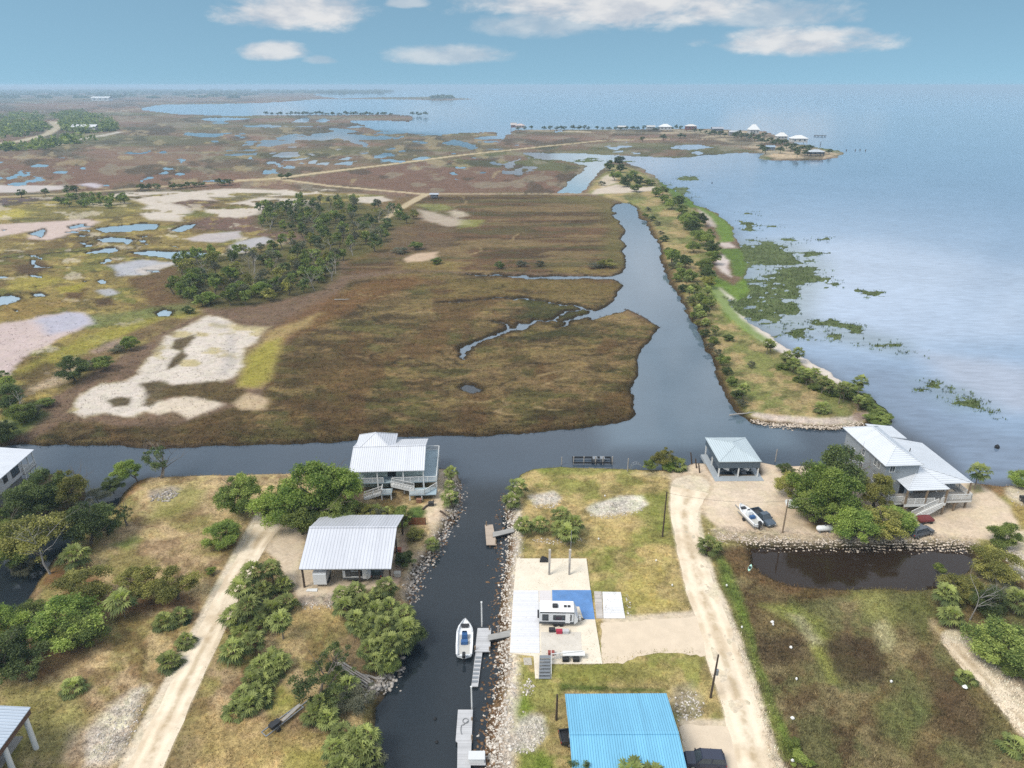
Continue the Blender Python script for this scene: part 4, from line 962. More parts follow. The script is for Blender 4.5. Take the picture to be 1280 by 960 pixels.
tree_n = 0
def tree(kind, px, py, h, r, label, group=None, z=None, cat=None, lean=(0, 0), name=None, wide=1.0):
    """a plant with its foot at the photographed spot: h metres tall, crown of radius r"""
    global tree_n
    tree_n += 1; i = tree_n % 4
    if z is None: z = .95 if py > 566 else .4
    p = G(px, py, z); rz = (tree_n * 1.7) % 6.28
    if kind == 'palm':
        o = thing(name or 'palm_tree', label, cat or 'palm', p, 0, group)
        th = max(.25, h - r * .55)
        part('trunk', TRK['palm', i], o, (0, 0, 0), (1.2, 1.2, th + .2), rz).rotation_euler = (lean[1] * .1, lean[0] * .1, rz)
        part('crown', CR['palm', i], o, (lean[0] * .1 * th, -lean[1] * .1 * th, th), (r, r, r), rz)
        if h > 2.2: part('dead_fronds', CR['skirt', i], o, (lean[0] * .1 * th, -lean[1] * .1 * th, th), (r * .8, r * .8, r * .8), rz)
        return o
    if kind == 'dead':
        o = thing(name or 'dead_tree', label, cat or 'tree', p, 0, group)
        part('trunk', TRK['dead', i], o, (0, 0, 0), (h * .75 * wide, h * .75 * wide, h * .68), rz).rotation_euler = (lean[1], lean[0], rz)
        return o
    low = kind.startswith('bush_'); k = kind[5:] if low else kind
    o = thing(name or ('shrub' if low else 'tree'), label, cat or ('shrub' if low else 'tree'), p, 0, group)
    rv = min(r, h * .5) if low else min(r * 1.15, h * .47)
    cz = h - rv
    part('trunk', TRK['tree', i], o, (0, 0, 0), (max(h, 1.5) * .9, max(h, 1.5) * .9, h * .62), rz)
    part('crown', CR[k, i], o, (lean[0], lean[1], cz), (r, r, rv * (1.0 if low else 1.1)), rz)
    return o

# --- west: the thicket round the inlet and the white roofed house
tree('dark', 62, 640, 9, 4.6, 'dark bushy tree beside the white-roofed house, its crown in front of the channel')
tree('olive', 90, 636, 9, 3.6, 'yellow-green tree right of the dark tree by the channel, furthest out over the water')
tree('dark', 34, 656, 7.5, 4.4, 'dark tree hugging the wall of the white house at the left edge')
tree('green', 2, 684, 7.5, 3.6, 'mid-green tree cut by the left edge below the white house')
tree('olive', 52, 702, 9, 5.8, 'broad olive-green tree above the bare grey dead tree')
tree('dark', 112, 680, 8, 4.2, 'dark tree in the thicket between the olive tree and the dry clearing')
tree('dark', 136, 668, 6.5, 3.4, 'dark tree at the right end of the thicket facing the dry clearing')
tree('green', 14, 712, 6, 3.6, 'green tree on the inlet bank below the dead tree, at the left edge')
tree('palm', 98, 712, 4.6, 3.0, 'palm with broad pale fronds at the foot of the thicket')
tree('dead', 66, 716, 10, 3, 'bare grey dead tree leaning over the inlet, branches spread in front of green crowns', lean=(-.25, 0))
tree('bush_grey', 30, 718, 3, 2.4, 'low grey-green shrub on the edge of the dark inlet')
tree('sparse', 160, 658, 5, 1.6, 'thin sapling with a bare pale stem beside the grey rubble heap')
tree('bright', 172, 602, 4.4, 3.0, 'feathery light green tree leaning over the channel bank', lean=(-2.0, .6))
tree('sparse', 201, 598, 9, 3.6, 'scraggly half-dead tree with sparse dark tufts at the channel edge')
tree('dead', 203, 597, 8.5, 2, 'leafless grey tree tangled with the scraggly tree at the channel edge')
tree('bush_grey', 124, 628, 3.2, 2.6, 'grey-brown shrub over the water at the tip of the inlet')
tree('bush_dark', 142, 615, 3.2, 2.4, 'dark shrub on the inlet bank below the feathery leaning tree')
tree('green', 303, 642, 8, 4.2, 'round dark green tree at the top of the sand road')
tree('bush_bright', 282, 682, 4.6, 3.5, 'round bright green bush left of the sand road')
tree('bush_lime', 262, 719, 1.6, 1.5, 'small yellow-green bush alone by the sand road')
tree('olive', 112, 752, 6, 4.4, 'wide olive tree left of the row above the small palm')
tree('olive', 178, 750, 6, 3.9, 'olive tree in the middle of the row west of the sand road')
tree('olive', 221, 750, 5.6, 3.6, 'olive tree nearest the sand road in the row of three')
tree('palm', 156, 772, 4.8, 2.6, 'single palm with dark fronds below the row of olive trees')
for (x, y, r, lb) in ((207, 782, 2.2, 'palmetto left half of the pair below the olive trees'), (226, 776, 2.3, 'palmetto right half of the pair below the olive trees, near the road'),
                      (214, 832, 2.3, 'yellow-green palmetto touching the sand road, lower of two'), (233, 806, 1.8, 'small palmetto against the road edge above the yellow-green one'), (93, 864, 2.0, 'little palm alone in the dry grass'),):
    tree('palm', x, y, r * .75 + .4, r, lb)
tree('bright', 84, 800, 7, 5.2, 'bright green spreading tree in the lower left')
tree('green', 106, 806, 5, 3.6, 'green tree at the right foot of the bright spreading tree')
tree('dark', 22, 838, 7, 4.6, 'dark straggly tree at the left edge of the dry grass')
tree('sparse', 38, 852, 5, 3.2, 'sparse dark bush with gaps below the dark straggly tree')
tree('bright', 6, 800, 6, 3.4, 'bright tree at the left edge above the dark straggly tree')
tree('bush_green', 44, 772, 3, 2.6, 'green shrub on the near bank of the inlet')
tree('bush_grey', 36, 785, 2.6, 2.2, 'grey-green shrub between the inlet and the bright spreading tree')
# --- palm clumps
def clump(spots, label, group, rr=(1.9, 2.7), hh=(1.8, 5.4)):
    for k, (x, y) in enumerate(spots):
        random.seed(x * 7 + y); r = random.uniform(*rr); h = random.uniform(*hh)
        dy = h * 880 / depth_at(y, 1) * .72
        tree('palm', x, y + dy, h, r, label, group)
clump([(320,710),(342,706),(354,724),(304,730),(330,732),(360,746),(314,752),(342,754),(294,762),(328,772),(354,770),(304,784),(294,804),(318,794)],
      'cabbage palm in the large dense clump right of the sand road', 'palms of the large clump by the sand road')
clump([(341,814),(350,822),(328,824),(339,834),(316,842),(330,846),(322,858),(304,862),(313,872),(297,880),(328,866)], 'palmetto in the long narrow clump on the dry grass', 'palmettos of the narrow clump on the dry grass', (1.9, 2.4), (1.6, 2.6))
clump([(429,738),(445,734),(433,752),(483,728),(476,738),(456,748),(470,756),(488,754),(506,762),(447,768),(464,772),(482,776),(499,780),(512,778),(474,792),(490,796),(455,780),(502,796)],
      'cabbage palm in the clump on the canal bank below the white carport', 'palms of the clump below the carport', (2.0, 2.5), (2.4, 4.0))
clump([(462,806),(476,802),(470,820),(484,812)], 'palm with brown hanging fronds on the canal bank above the driftwood', 'palms above the driftwood', (1.9, 2.3), (2.6, 3.8))
clump([(424,842),(436,850),(418,866),(396,882),(410,890),(402,872)], 'palm in the tangle beside the boat trailer', 'palms beside the boat trailer', (1.9, 2.4), (1.8, 3.2))
clump([(430,908),(446,914),(421,926),(459,912),(438,932),(453,930),(426,948),(442,952),(462,940),(434,968)], 'palm in the lowest clump on the canal bank', 'palms of the lowest clump on the canal bank', (1.9, 2.4), (1.8, 3.4))
tree('sparse', 398, 884, 7.5, 4.2, 'straggly dark tree with open branches above the boat trailer')
tree('sparse', 424, 850, 6.5, 3.2, 'thin dark tree standing right of the straggly tree, above the driftwood')
tree('bush_grey', 446, 884, 3, 3.2, 'dry grey thicket between the driftwood and the lowest palms')
tree('bush_grey', 462, 958, 2.6, 2.4, 'dry leafless thicket on the canal bank at the lowest palms')
tree('bush_dark', 512, 800, 2.6, 2.6, 'dark overhanging bush at the canal edge below the palms')
tree('bush_green', 487, 838, 2, 1.7, 'small bright bush on the rocks near the driftwood')
# --- the big trees by the white house
tree('bright', 358, 655, 9, 5.2, 'bright green tree left of three beside the white stilt house')
tree('bright', 394, 650, 12, 6.0, 'tallest bright green tree beside the white stilt house')
tree('bright', 428, 648, 10.5, 4.8, 'bright green tree touching the wall of the white stilt house')
tree('green', 378, 668, 6.5, 4.4, 'mid-green tree in front of the tallest tree, behind the carport')
tree('green', 418, 662, 6, 4.2, 'mid-green tree behind the left end of the carport roof')
for k, (x, y, c) in enumerate(((446, 650, 'bush_olive'), (461, 652, 'bush_olive'), (476, 653, 'bush_grey'), (490, 654, 'bush_olive'), (503, 655, 'bush_green'))):
    tree(c, x, y, 3.4, 2.6, 'pale olive shrub in the hedge between the carport and the white house', 'hedge shrubs behind the carport')
clump([(470,634),(484,638),(497,640),(456,634)], 'palmetto behind the hedge at the white house', 'palmettos at the white house', (1.7, 2.0), (2.2, 2.8))
tree('palm', 564, 601, 3.2, 1.8, 'small palm at the point, right of the white house deck')
tree('palm', 562, 613, 2.2, 1.5, 'smallest palm on the sandy point, between two others')
tree('palm', 562, 630, 3.0, 2.3, 'bushy palm on the rubble bank right of the white house')
tree('palm', 541, 684, 1.8, 1.7, 'low palm alone at the water line below the rubble bank')
tree('bush_dark', 508, 706, 2.8, 2.0, 'dark green bush at the lower right corner of the carport')
tree('bush_olive', 519, 672, 1.8, 1.7, 'yellowish bush below the wooden fence')
# --- centre lot
tree('palm', 647, 622, 4.2, 2.6, 'upper palm of the pair at the corner of the canal')
tree('palm', 640, 634, 3.0, 2.3, 'lower palm of the pair at the corner of the canal')
tree('palm', 654, 668, 3.4, 2.2, 'left palm of two matching palms above the concrete slab')
tree('palm', 675, 667, 3.4, 2.2, 'right palm of two matching palms above the concrete slab')
tree('palm', 701, 658, 4.0, 2.4, 'palm at the top of the dark cluster on the lawn'); tree('palm', 716, 668, 4.0, 2.5, 'palm at the right of the dark cluster on the lawn')
tree('palm', 709, 682, 4.2, 2.5, 'palm at the bottom of the dark cluster on the lawn'); tree('palm', 699, 672, 3.4, 2.1, 'palm at the left of the dark cluster on the lawn')
tree('olive', 829, 584, 5.0, 2.6, 'pale yellowish tree on the channel bank of the lawn')
tree('bush_green', 812, 586, 2.2, 1.7, 'small green bush left of the pale tree on the bank'); tree('palm', 846, 586, 2.4, 2.6, 'broad bright palmetto right of the pale tree on the bank'); tree('bush_bright', 836, 588, 1.8, 1.8, 'low bright bush at the foot of the pale tree on the bank')
tree('palm', 886, 692, 3.4, 2.7, 'single palm between the gravel road and the pond')
tree('palm', 812, 996, 4.6, 2.2, 'palm top rising in front of the blue roof, right of two'); tree('palm', 786, 994, 4.8, 2.4, 'palm top rising in front of the blue roof, middle')
tree('sparse', 722, 994, 5.4, 2.4, 'sparse dark treetop at the left corner of the blue roof')
# --- east yard
tree('dark', 1040, 626, 12, 5.6, 'tall dark green tree against the wall of the grey house')
tree('bright', 1012, 640, 10.5, 4.8, 'bright green tree in the yard grove left of the dark tall tree')
tree('olive', 986, 622, 5.4, 3.6, 'low spreading olive tree left of the yard grove')
tree('bright', 1040, 655, 11, 5.0, 'bright green tree at the front of the yard grove')
tree('green', 1012, 652, 7, 3.6, 'mid-green tree above the white tank')
tree('bush_dark', 982, 592, 2.4, 1.9, 'round dark bush alone by the channel left of the yard grove')
tree('olive', 1092, 640, 8.5, 3.4, 'thin yellow-green tree before the side wall of the grey house')
tree('bright', 1064, 676, 6.5, 4.4, 'bright drooping tree over the pond bank, left of the group')
tree('olive', 1092, 672, 6.5, 4.6, 'yellowish drooping tree over the pond bank in the middle of the group')
tree('bright', 1112, 664, 4.5, 4.2, 'light green drooping tree by the stair of the grey house')
tree('bush_bright', 1128, 664, 2.6, 2.6, 'low light green bush by the vehicles under the grey house')
tree('dead', 1070, 640, 8, 2, 'grey bare tree inside the grove at the grey house')
tree('palm', 1218, 612, 5.8, 2.6, 'tall single palm at the sea behind the grey house')
tree('green', 1252, 684, 4.6, 3.0, 'dark green shrub tree at the bend of the sand road, right edge')
tree('bush_bright', 1276, 608, 3.4, 3.2, 'bright shrub at the shore cut by the right edge')
# --- pond thicket
tree('olive', 1240, 722, 5.5, 4.0, 'yellow-green tree behind the bare grey tree at the pond'); tree('dead', 1212, 774, 9, 3, 'bare grey tree with fine twigs at the pond', wide=.62)
tree('palm', 1178, 762, 4.4, 2.4, 'palm with a visible trunk at the right end of the pond'); tree('palm', 1186, 782, 3.2, 2.3, 'yellow palm in front of the pond palm with a visible trunk')
tree('bush_lime', 1171, 718, 2.4, 1.6, 'small bright bush standing in the pond edge'); tree('olive', 1196, 752, 4.5, 3.2, 'olive tree between the pond palms and the bare grey tree')
tree('dark', 1230, 768, 4.6, 3.0, 'dark tree below the bare grey tree at the pond'); tree('bush_grey', 1258, 752, 2.8, 3.0, 'grey brush above the big round shrub at the right edge'); tree('palm', 1266, 768, 4.4, 2.5, 'palm at the right edge above the big round shrub')
tree('bush_olive', 1216, 742, 3, 2.8, 'low olive brush behind the bare grey tree')
tree('green', 1252, 830, 6.0, 5.0, 'big round dark green shrub at the right edge'); tree('bush_green', 1268, 842, 3.4, 3.4, 'green shrub joined to the lower side of the big round shrub')
tree('palm', 1206, 852, 1.6, 1.7, 'low palmetto beside the end of the sand path'); tree('palm', 1266, 938, 2.0, 2.2, 'palmetto at the lower right edge')
tree('bush_lime', 990, 936, 1.4, 1.6, 'bright weed bush at the foot of the gravel road, upper'); tree('bush_lime', 1002, 958, 1.6, 2.0, 'bright weed bush at the foot of the gravel road, lower')
# --- shore strip
SG = 'shrubs and trees along the shore strip'
for (k, x, y, h, r) in (('green',866,276,6,4),('dark',876,282,7,4.6),('green',852,268,6,4),('green',866,316,6,4),('olive',884,360,5,3.4),('green',862,352,5,3.4),('olive',870,390,4,2.6),('green',886,384,4.4,2.8),('green',831,254,6,4),('dark',856,280,7,4.6),('green',820,246,7,4.5),('green',838,262,8,5),('dark',848,257,7,5),('green',860,287,9,6.2),('dark',868,292,7,5),('green',880,307,9,6),('dark',888,318,7,4.5),('green',880,341,6,4.2),('dark',884,352,6,4),('green',872,300,6,4.5),
                        ('green',840,330,7,4.5),('dark',855,335,6,4.2),('green',850,348,4.5,3),('green',868,367,4.5,2.8),('green',874,380,4.5,2.8),('dark',879,394,4,2.4),('green',890,330,6,4)):
    tree(k, x, y, h, r * .98, 'dark rounded tree in the belt along the middle of the shore strip', SG, z=.9)
for (k, x, y, h, r) in (('bush_grey',810,264,3,2.4),('bush_green',806,272,3,2.2),('bush_grey',822,282,3,2.6),('bush_dark',830,302,3.4,2.6),('bush_grey',826,294,2.6,2),('bush_green',846,352,3,2.2),('bush_grey',862,378,2.6,2.2),('bush_dark',880,420,2.4,2),('bush_green',903,456,3.4,2.4),('bush_dark',908,468,2.4,1.8),('bush_grey',896,444,2.2,1.8),('bush_green',915,482,2.6,1.8),('bush_grey',887,436,2,1.8),('bush_green',868,398,2.6,2),('bush_dark',815,276,3.2,2.6),('bush_green',836,318,3.4,2.8),('bush_grey',841,336,3,2.6),('bush_dark',854,364,3,2.4),('bush_olive',876,408,2.4,2.2),('bush_green',892,430,2.4,2),('bush_dark',922,498,2.6,2),('bush_grey',926,508,2.2,1.8),('bush_olive',884,408,2.2,2.0)):
    tree(k, x, y, h, r, 'low scrub shrub on the canal side of the shore strip', 'scrub on the canal side of the shore strip', z=.8)
for (x, y, h, r) in ((991,466,4.6,2.6),(982,458,4.6,2.6),(996,452,4.4,2.4),(1007,482,5,2.6),(1016,478,4.4,2.4),(1001,474,3.6,2.2),(1027,492,5,2.3),(1035,495,4.6,2.2),(1048,505,6,2.2),(1054,502,5.4,2.2),(1072,496,6,2.4),(1072,512,4,2.0),(958,443,5,2.2),(963,440,3.6,1.9),(872,396,4.4,2.2),(866,384,4.6,2.2),(881,412,4,2.0),(876,404,4.4,2.1),(862,372,4.4,2.2),(858,358,4.6,2.3),(848,342,4.8,2.4),(893,420,3.6,1.9),(884,372,4.6,2.3),(889,388,4.2,2.1)):
    tree('palm', x, y, h, r, 'cabbage palm in the line along the sea side of the shore strip', 'palms along the sea side of the shore strip', z=.9)
tree('palm', 1026, 516, 3.0, 2.5, 'round low palm alone on the grass at the tip of the shore strip', z=.9); tree('palm', 928, 500, 4.6, 2.2, 'lone palm on the canal edge near the tip of the shore strip', z=.9)
tree('bush_dark', 910, 426, 2.2, 2.0, 'dark lone shrub in the middle of the grass on the shore strip', z=.9); tree('bush_grey', 939, 460, 2.4, 1.4, 'pale pointed shrub alone on the grass of the shore strip', z=.9)
for (x, y) in ((1082,508),(1094,516),(1104,524),(1078,500),(1090,526),(1068,488),(1060,498),(1040,494),(1020,488),(1000,478),(978,462),(1098,530)):
    tree('bush_green', x, y, 1.7, 2.4, 'low green shore shrub in the belt round the tip', 'low shrubs round the tip of the shore strip', z=.6)
for (k, x, y, h, r) in (('dark',761,213,9,6),('green',769,226,9,6),('dark',784,234,10,6.5),('dark',776,216,8,5),('green',792,224,7,5),('dark',800,232,8,5.5),('green',795,240,6,5),('bush_grey',752,232,4,4),('bush_green',812,232,5,5),('green',828,244,7,5),('dark',774,206,9,6)):
    tree(k, x, y, h, r, 'dark tree in the grove at the head of the canal', 'grove at the head of the canal', z=.8)
# --- marsh hammock
def inside(pt, pg):
    c = False
    for i in range(len(pg)):
        (x0, y0), (x1, y1) = pg[i], pg[(i + 1) % len(pg)]
        if (y0 > pt[1]) != (y1 > pt[1]) and pt[0] < (x1 - x0) * (pt[1] - y0) / (y1 - y0) + x0: c = not c
    return c
def scatter(pg, n, dmin, seed):
    random.seed(seed); out = []
    x0, x1 = min(p[0] for p in pg), max(p[0] for p in pg); y0, y1 = min(p[1] for p in pg), max(p[1] for p in pg)
    for _ in range(n * 60):
        q = (random.uniform(x0, x1), random.uniform(y0, y1))
        if not inside(q, pg): continue
        g = G(*q)
        if all((g - o[1]).length > dmin for o in out): out.append((q, g))
        if len(out) >= n: break
    return [o[0] for o in out]
for pg, n, sd, lb, gp in ((HAMA, 108, 5, 'tree in the upper wood of the marsh hammock', 'upper wood in the marsh'), (HAMB, 98, 6, 'tree in the lower wood of the marsh hammock', 'lower wood in the marsh')):
    for (x, y) in scatter(pg, n, 5.8 if pg is HAMA else 4.2, sd):
        u = random.random()
        sc_ = 1.0 if pg is HAMB else 1.1
        if u < .13: tree('dead', x, y, random.uniform(6.5, 10) * sc_, 2, 'bare ' + lb, 'bare trees, ' + gp)
        else:
            k = 'smalldark' if u < .34 else 'small' if u < .62 else 'smallolive' if u < .82 else 'smallgrey'
            tree(k, x, y, random.uniform(4.8, 8.5) * sc_, random.uniform(2.3, 3.7) * sc_, lb, gp)
for (x, y, h, r) in ((230,372,6,3.6),(240,360,6,4),(288,352,7,4.2),(300,370,6,4),(262,380,5,3.6),(330,372,6,4),(350,362,6,3.8),(392,350,6,4)):
    tree('bright', x, y, h, r, 'leafy green tree at the front of the lower wood in the marsh', 'front trees of the lower wood')
for (x, y) in scatter([(68,252),(100,246),(140,248),(166,252),(160,260),(110,261),(75,259)], 22, 6, 8):
    tree('small', x, y, random.uniform(4, 6.5), random.uniform(2.6, 3.8), 'small tree in the isolated row on the far left sand', 'tree row on the far left sand')
for (x, y) in ((177,239),(186,238),(196,238),(216,237),(224,236),(234,235),(243,234),(252,233.5),(274,232),(282,232),(287,231.5),(27,247),(58,245),(86,243),(95,242),(360,223.5),(352,224)):
    tree('smalldark', x, y, random.uniform(4, 7), random.uniform(3, 4.4), 'dark bush on the causeway road at the left', 'bushes along the left causeway')
for (k, x, y, h, r, lb) in (('dark',96,476,7,4.6,'dark spreading tree on the berm beside the white flat'),('green',131,462,4.5,3.2,'green bush on the berm right of the spreading tree'),('green',164,437,4.5,3.0,'green bush at the upper end of the berm'),('bush_grey',112,462,3,3,'grey brush on the berm between two green bushes'),('bush_grey',148,440,2.4,3,'grey brush near the upper end of the berm'),
                            ('dark',10,512,7,4.5,'dark tree at the left edge on the berm'),('dead',26,520,7,2,'grey bare tree on the berm near the left edge'),('green',30,528,5,3.6,'green tree at the lower end of the berm'),('dark',8,552,5,4,'dark tree over the channel at the left edge of the marsh'),('green',2,490,6,4,'tree cut by the left edge at the top of the berm'),('bush_grey',44,520,3,3,'grey thicket at the lower end of the berm'),('bush_green',58,508,2.4,2.4,'small shrub at the lower end of the berm'),('bush_dark',236,392,3,2.4,'lone dark bush below the lower wood')):
    tree(k, x, y, h, r, lb)
for (k, x, y, h, r, lb) in (('bush_dark',624,336,3.6,2.4,'lone dark bush on the creek bank in the marsh'),('bush_grey',652,333,3,3.4,'grey bush right of the dark one on the creek bank'),('bush_grey',675,333,3,2.6,'pale bare bush in the middle of the creek bank'),('bush_olive',758,334,4,4.4,'olive bush at the canal mouth of the creek bank'),('bush_grey',744,335,2.4,4,'grey driftwood-like brush at the canal mouth of the creek bank'),
                            ('green',520,312,4,4,'green bush right of the upper wood'),('bush_grey',500,316,3,5,'grey brush below the upper wood'),('bush_green',546,330,3,3,'small bush at the end of the pale sand bar')):
    tree(k, x, y, h, r, lb)
# --- far: spit trees, bay island trees, distant woods
far_ = []
for (x, y) in ((706,163),(724,163),(753,163),(797,163),(822,164),(834,164),(858,163.5),(868,165),(876,166),(890,168),(902,169),(920,172),(927,173),(933,173),(946,177),(952,180),(970,180),(983,186),(991,187),(1004,189),(1012,190),(1006,195),(996,197),(975,192),(648,163),(656,163),(664,162.6),(680,163),(688,163),(696,163),(701,163),(716,163),(731,163),(735,163),(746,163),(761,163),(770,163),(776,163),(783,163),(791,163),(805,163),(818,164),(839,163),(845,162.5),(851,163),(882,167),(886,170),(893,170),(900,171),(906,171),(912,169),(924,170),(930,171),(937,174),(943,176),(948,174),(955,172),(958,179),(963,178),(966,182),(976,183),(980,181),(988,190),(994,193),(1000,191),(1009,192),(1010,187),(953,190),(957,192),(850,173),(855,173),(829,176),(803,177),(1036,193),(950,186),(918,173),(940,172),(971,178)):
    random.seed(x * 3); far_.append((x, y, .9, random.uniform(6, 10), random.uniform(3.5, 6)))
for k in range(46):
    random.seed(900 + k); x = 330 + k * 4.0 + random.uniform(-2, 2) + (22 if k > 40 else 0); y = 144.4 - (.6 if k < 20 else 0) + random.uniform(-.2, .6)
    far_.append((x, y, .6, random.uniform(6, 12), random.uniform(4, 8)))
def far_trees():
    V, Fq, T, n0 = [], [], [], 0
    for i, (x, y, z, h, r) in enumerate(far_):
        me = CR['smalldark', i % 4]; n = len(me.vertices); co = np.empty(n * 3); me.vertices.foreach_get('co', co); co = co.reshape(-1, 3)
        g = np.array(G(x, y, z)); rv = h * .45
        V.append(co * np.array([r, r, rv]) + g + np.array([0, 0, h - rv])); Fq.append(np.arange(n).reshape(-1, 4) + n0); n0 += n
        tn = np.empty(len(me.polygons)); me.attributes['tone'].data.foreach_get('value', tn); T.append(tn)
        w = .35; tv = np.array([(-w, -w, 0), (w, -w, 0), (w * .6, w, h * .6), (-w * .6, w, h * .6)]) + g; V.append(tv); Fq.append(np.arange(4).reshape(1, 4) + n0); n0 += 4; T.append(np.array([.1]))
    o = bpy.data.objects.new('far_trees', raw_mesh('far_trees', np.concatenate(V), np.concatenate(Fq), LM['dark'], np.concatenate(T))); col.objects.link(o)
    tag(o, 'small dark trees along the far built-up spit and the bay point', 'trees', kind='stuff')
far_trees()

def woods(name, spots, label, leaf, mat):
    rs.seed(77); C, S = [], []
    for (g, r, h) in spots:
        n = 34; u = rnd_unit(n); u[:, 2] = np.abs(u[:, 2])
        C.append(np.array(g) + u * np.array([r, r, h]) * (.5 + .5 * rs.rand(n))[:, None]); S.append(np.full(n, leaf * r))
    C = np.concatenate(C); S = np.concatenate(S)
    V, Fq, T = leaf_cloud(C, S, .4 + .3 * rs.normal(size=len(C)))
    o = bpy.data.objects.new(name, raw_mesh(name, V, Fq, mat, T)); col.objects.link(o)
    return tag(o, label, 'wood', kind='stuff')
sp_ = []
random.seed(3)
for pg, n in (([(-200,150),(-20,146),(40,141),(58,146),(60,165),(30,172),(-200,182)], 300), ([(66,144),(96,139),(135,150),(150,158),(140,165),(110,168),(82,166)], 170), ([(0,186),(60,180),(110,172),(118,176),(70,186),(10,190)], 60)):
    for _ in range(int(n * 1.7)):
        q = (random.uniform(min(p[0] for p in pg), max(p[0] for p in pg)), random.uniform(min(p[1] for p in pg), max(p[1] for p in pg)))
        if inside(q, pg): sp_.append((G(*q), random.uniform(6, 12), random.uniform(8, 15)))
woods('pine_woods', sp_, 'dark woods along the coast road at the far left', .3, LM['green'])
sp_ = []
for _ in range(1400):
    x = random.uniform(-250, 480); y = random.choice([random.uniform(112, 115), random.uniform(114, 117), random.uniform(116, 123)])
    if x > 330 and y > 117.5: continue
    if y > 117 and random.random() < .55: continue
    sp_.append((G(x, y), random.uniform(18, 45), random.uniform(10, 16)))
for _ in range(60): sp_.append((G(random.uniform(540, 566), random.uniform(121.5, 123.4)), 18, 16))
for _ in range(60): sp_.append((G(random.uniform(392, 490), random.uniform(113.8, 115)), 30, 18))
woods('distant_woods', sp_, 'hazy woods on the horizon', .4, LM['dark'])
# --- marsh and verge grass standing up where it shows
def grasses(name, label, prob, n, hgt_rng, seed, gain=1.1):
    rs.seed(seed)
    ok = np.nonzero(prob > rs.rand(prob.size))[0]
    pick = rs.choice(ok, min(n, ok.size), replace=False)
    px = PXg[pick] + rs.uniform(-1, 1, pick.size); py = PYg[pick] + rs.uniform(-.8, .8, pick.size)
    d = H / (SP + (py - 480) / F * CP)
    bx = (px - 640) / F * d; by = d * (CP - (py - 480) / F * SP); bz = hgt[pick] - .05
    nb = 5; m = pick.size
    az = rs.uniform(0, 2 * PI, (m, nb)); hh = rs.uniform(*hgt_rng, (m, 1)) * rs.uniform(.7, 1.2, (m, nb)); ln = hh * rs.uniform(.2, .7, (m, nb)); w = hh * .16
    bx = bx[:, None] + rs.normal(size=(m, nb)) * .25; by = by[:, None] + rs.normal(size=(m, nb)) * .25; bz = np.repeat(bz[:, None], nb, 1)
    ca, sa = np.cos(az), np.sin(az)
    p0 = np.stack([bx - sa * w, by + ca * w, bz], -1); p1 = np.stack([bx + sa * w, by - ca * w, bz], -1); p2 = np.stack([bx + ca * ln, by + sa * ln, bz + hh], -1)
    V = np.stack([p0, p1, p2], 2).reshape(-1, 3); Fq = np.arange(m * nb * 3).reshape(-1, 3)
    c = np.repeat(cov[pick], nb, 0) * gain * np.repeat(rs.uniform(.5, 1.7, (m, 1)), nb, 0) * rs.uniform(.8, 1.2, (m * nb, 1))
    me = raw_mesh(name, V, Fq, GRASS)
    a = me.attributes.new('blade', 'FLOAT_COLOR', 'FACE'); a.data.foreach_set('color', np.concatenate([np.clip(c, 0, .8), np.ones((len(c), 1))], 1).astype(np.float32).ravel())
    o = bpy.data.objects.new(name, me); col.objects.link(o)
    return tag(o, label, 'grass', kind='stuff')
GRASS, t, b = new_mat('grass_blades')
t.link(t.node('ShaderNodeAttribute', attribute_name='blade').outputs['Color'], b.inputs['Base Color']); b.inputs['Roughness'].default_value = .8; b.inputs['Specular IOR Level'].default_value = .15
vis = (PXg > -60) & (PXg < 1340) & (hgt > .1)
grasses('marsh_grass', 'tall rough marsh grass and verge weeds in the lower right', np.where(vis & (PYg > 670), tuft * (tuft > .5), 0), 26000, (.12, .38), 41)
grasses('meadow_grass', 'dry tufts of lawn grass on the lots', np.where(vis & (PYg > 585) & (tuft < .4), (tex > .55) * .6, 0), 42000, (.10, .32), 43)
grasses('bank_grass', 'brown marsh grass along the channel bank', np.where(vis & (PYg > 330) & (PYg < 565) & (PXg < 835), .16 + .5 * (shore < 4) * (shore > .4), 0), 26000, (.2, .5), 42)

hk, ck = hgt.copy(), cov.copy(); hgt[:] = np.maximum(hgt, 0); cov[:] = np.where((matf > 0)[:, None], np.array(alb(92, 108, 62)), cov)
grasses('sea_grass', 'sea grass standing in the shallows off the shore strip', np.where((matf > .02) & (hk < .3), matf ** 1.5 * .7, 0), 22000, (.35, .8), 44)
hgt[:] = hk; cov[:] = ck
# ------------------------------------------------------------------ buildings
WHITE = paint('white_paint', alb(236, 238, 240, k=.62), .5, .05, .8)
TRIM = paint('white_trim', alb(240, 240, 238, k=.66), .5, .04, 1.5)
TIMBER = paint('weathered_timber', alb(150, 130, 108), .85, .2, 2, bump=.3)
DKTIMBER = paint('dark_timber', alb(84, 70, 58), .85, .2, 2, bump=.3)
DECK = boards('grey_deck_boards', alb(190, 186, 180), .15, 0)
DECKY = boards('pale_deck_boards', alb(234, 234, 238, k=.68), .15, 1, .08)
CONC = paint('concrete', alb(200, 192, 178), .85, .14, .5, bump=.2)
GLASS = glass_mat()
DARK = paint('dark_void', (.012, .012, .013), .8, .1)
METAL = paint('grey_metal', alb(160, 165, 170), .4, .1, 2, metal=.5)

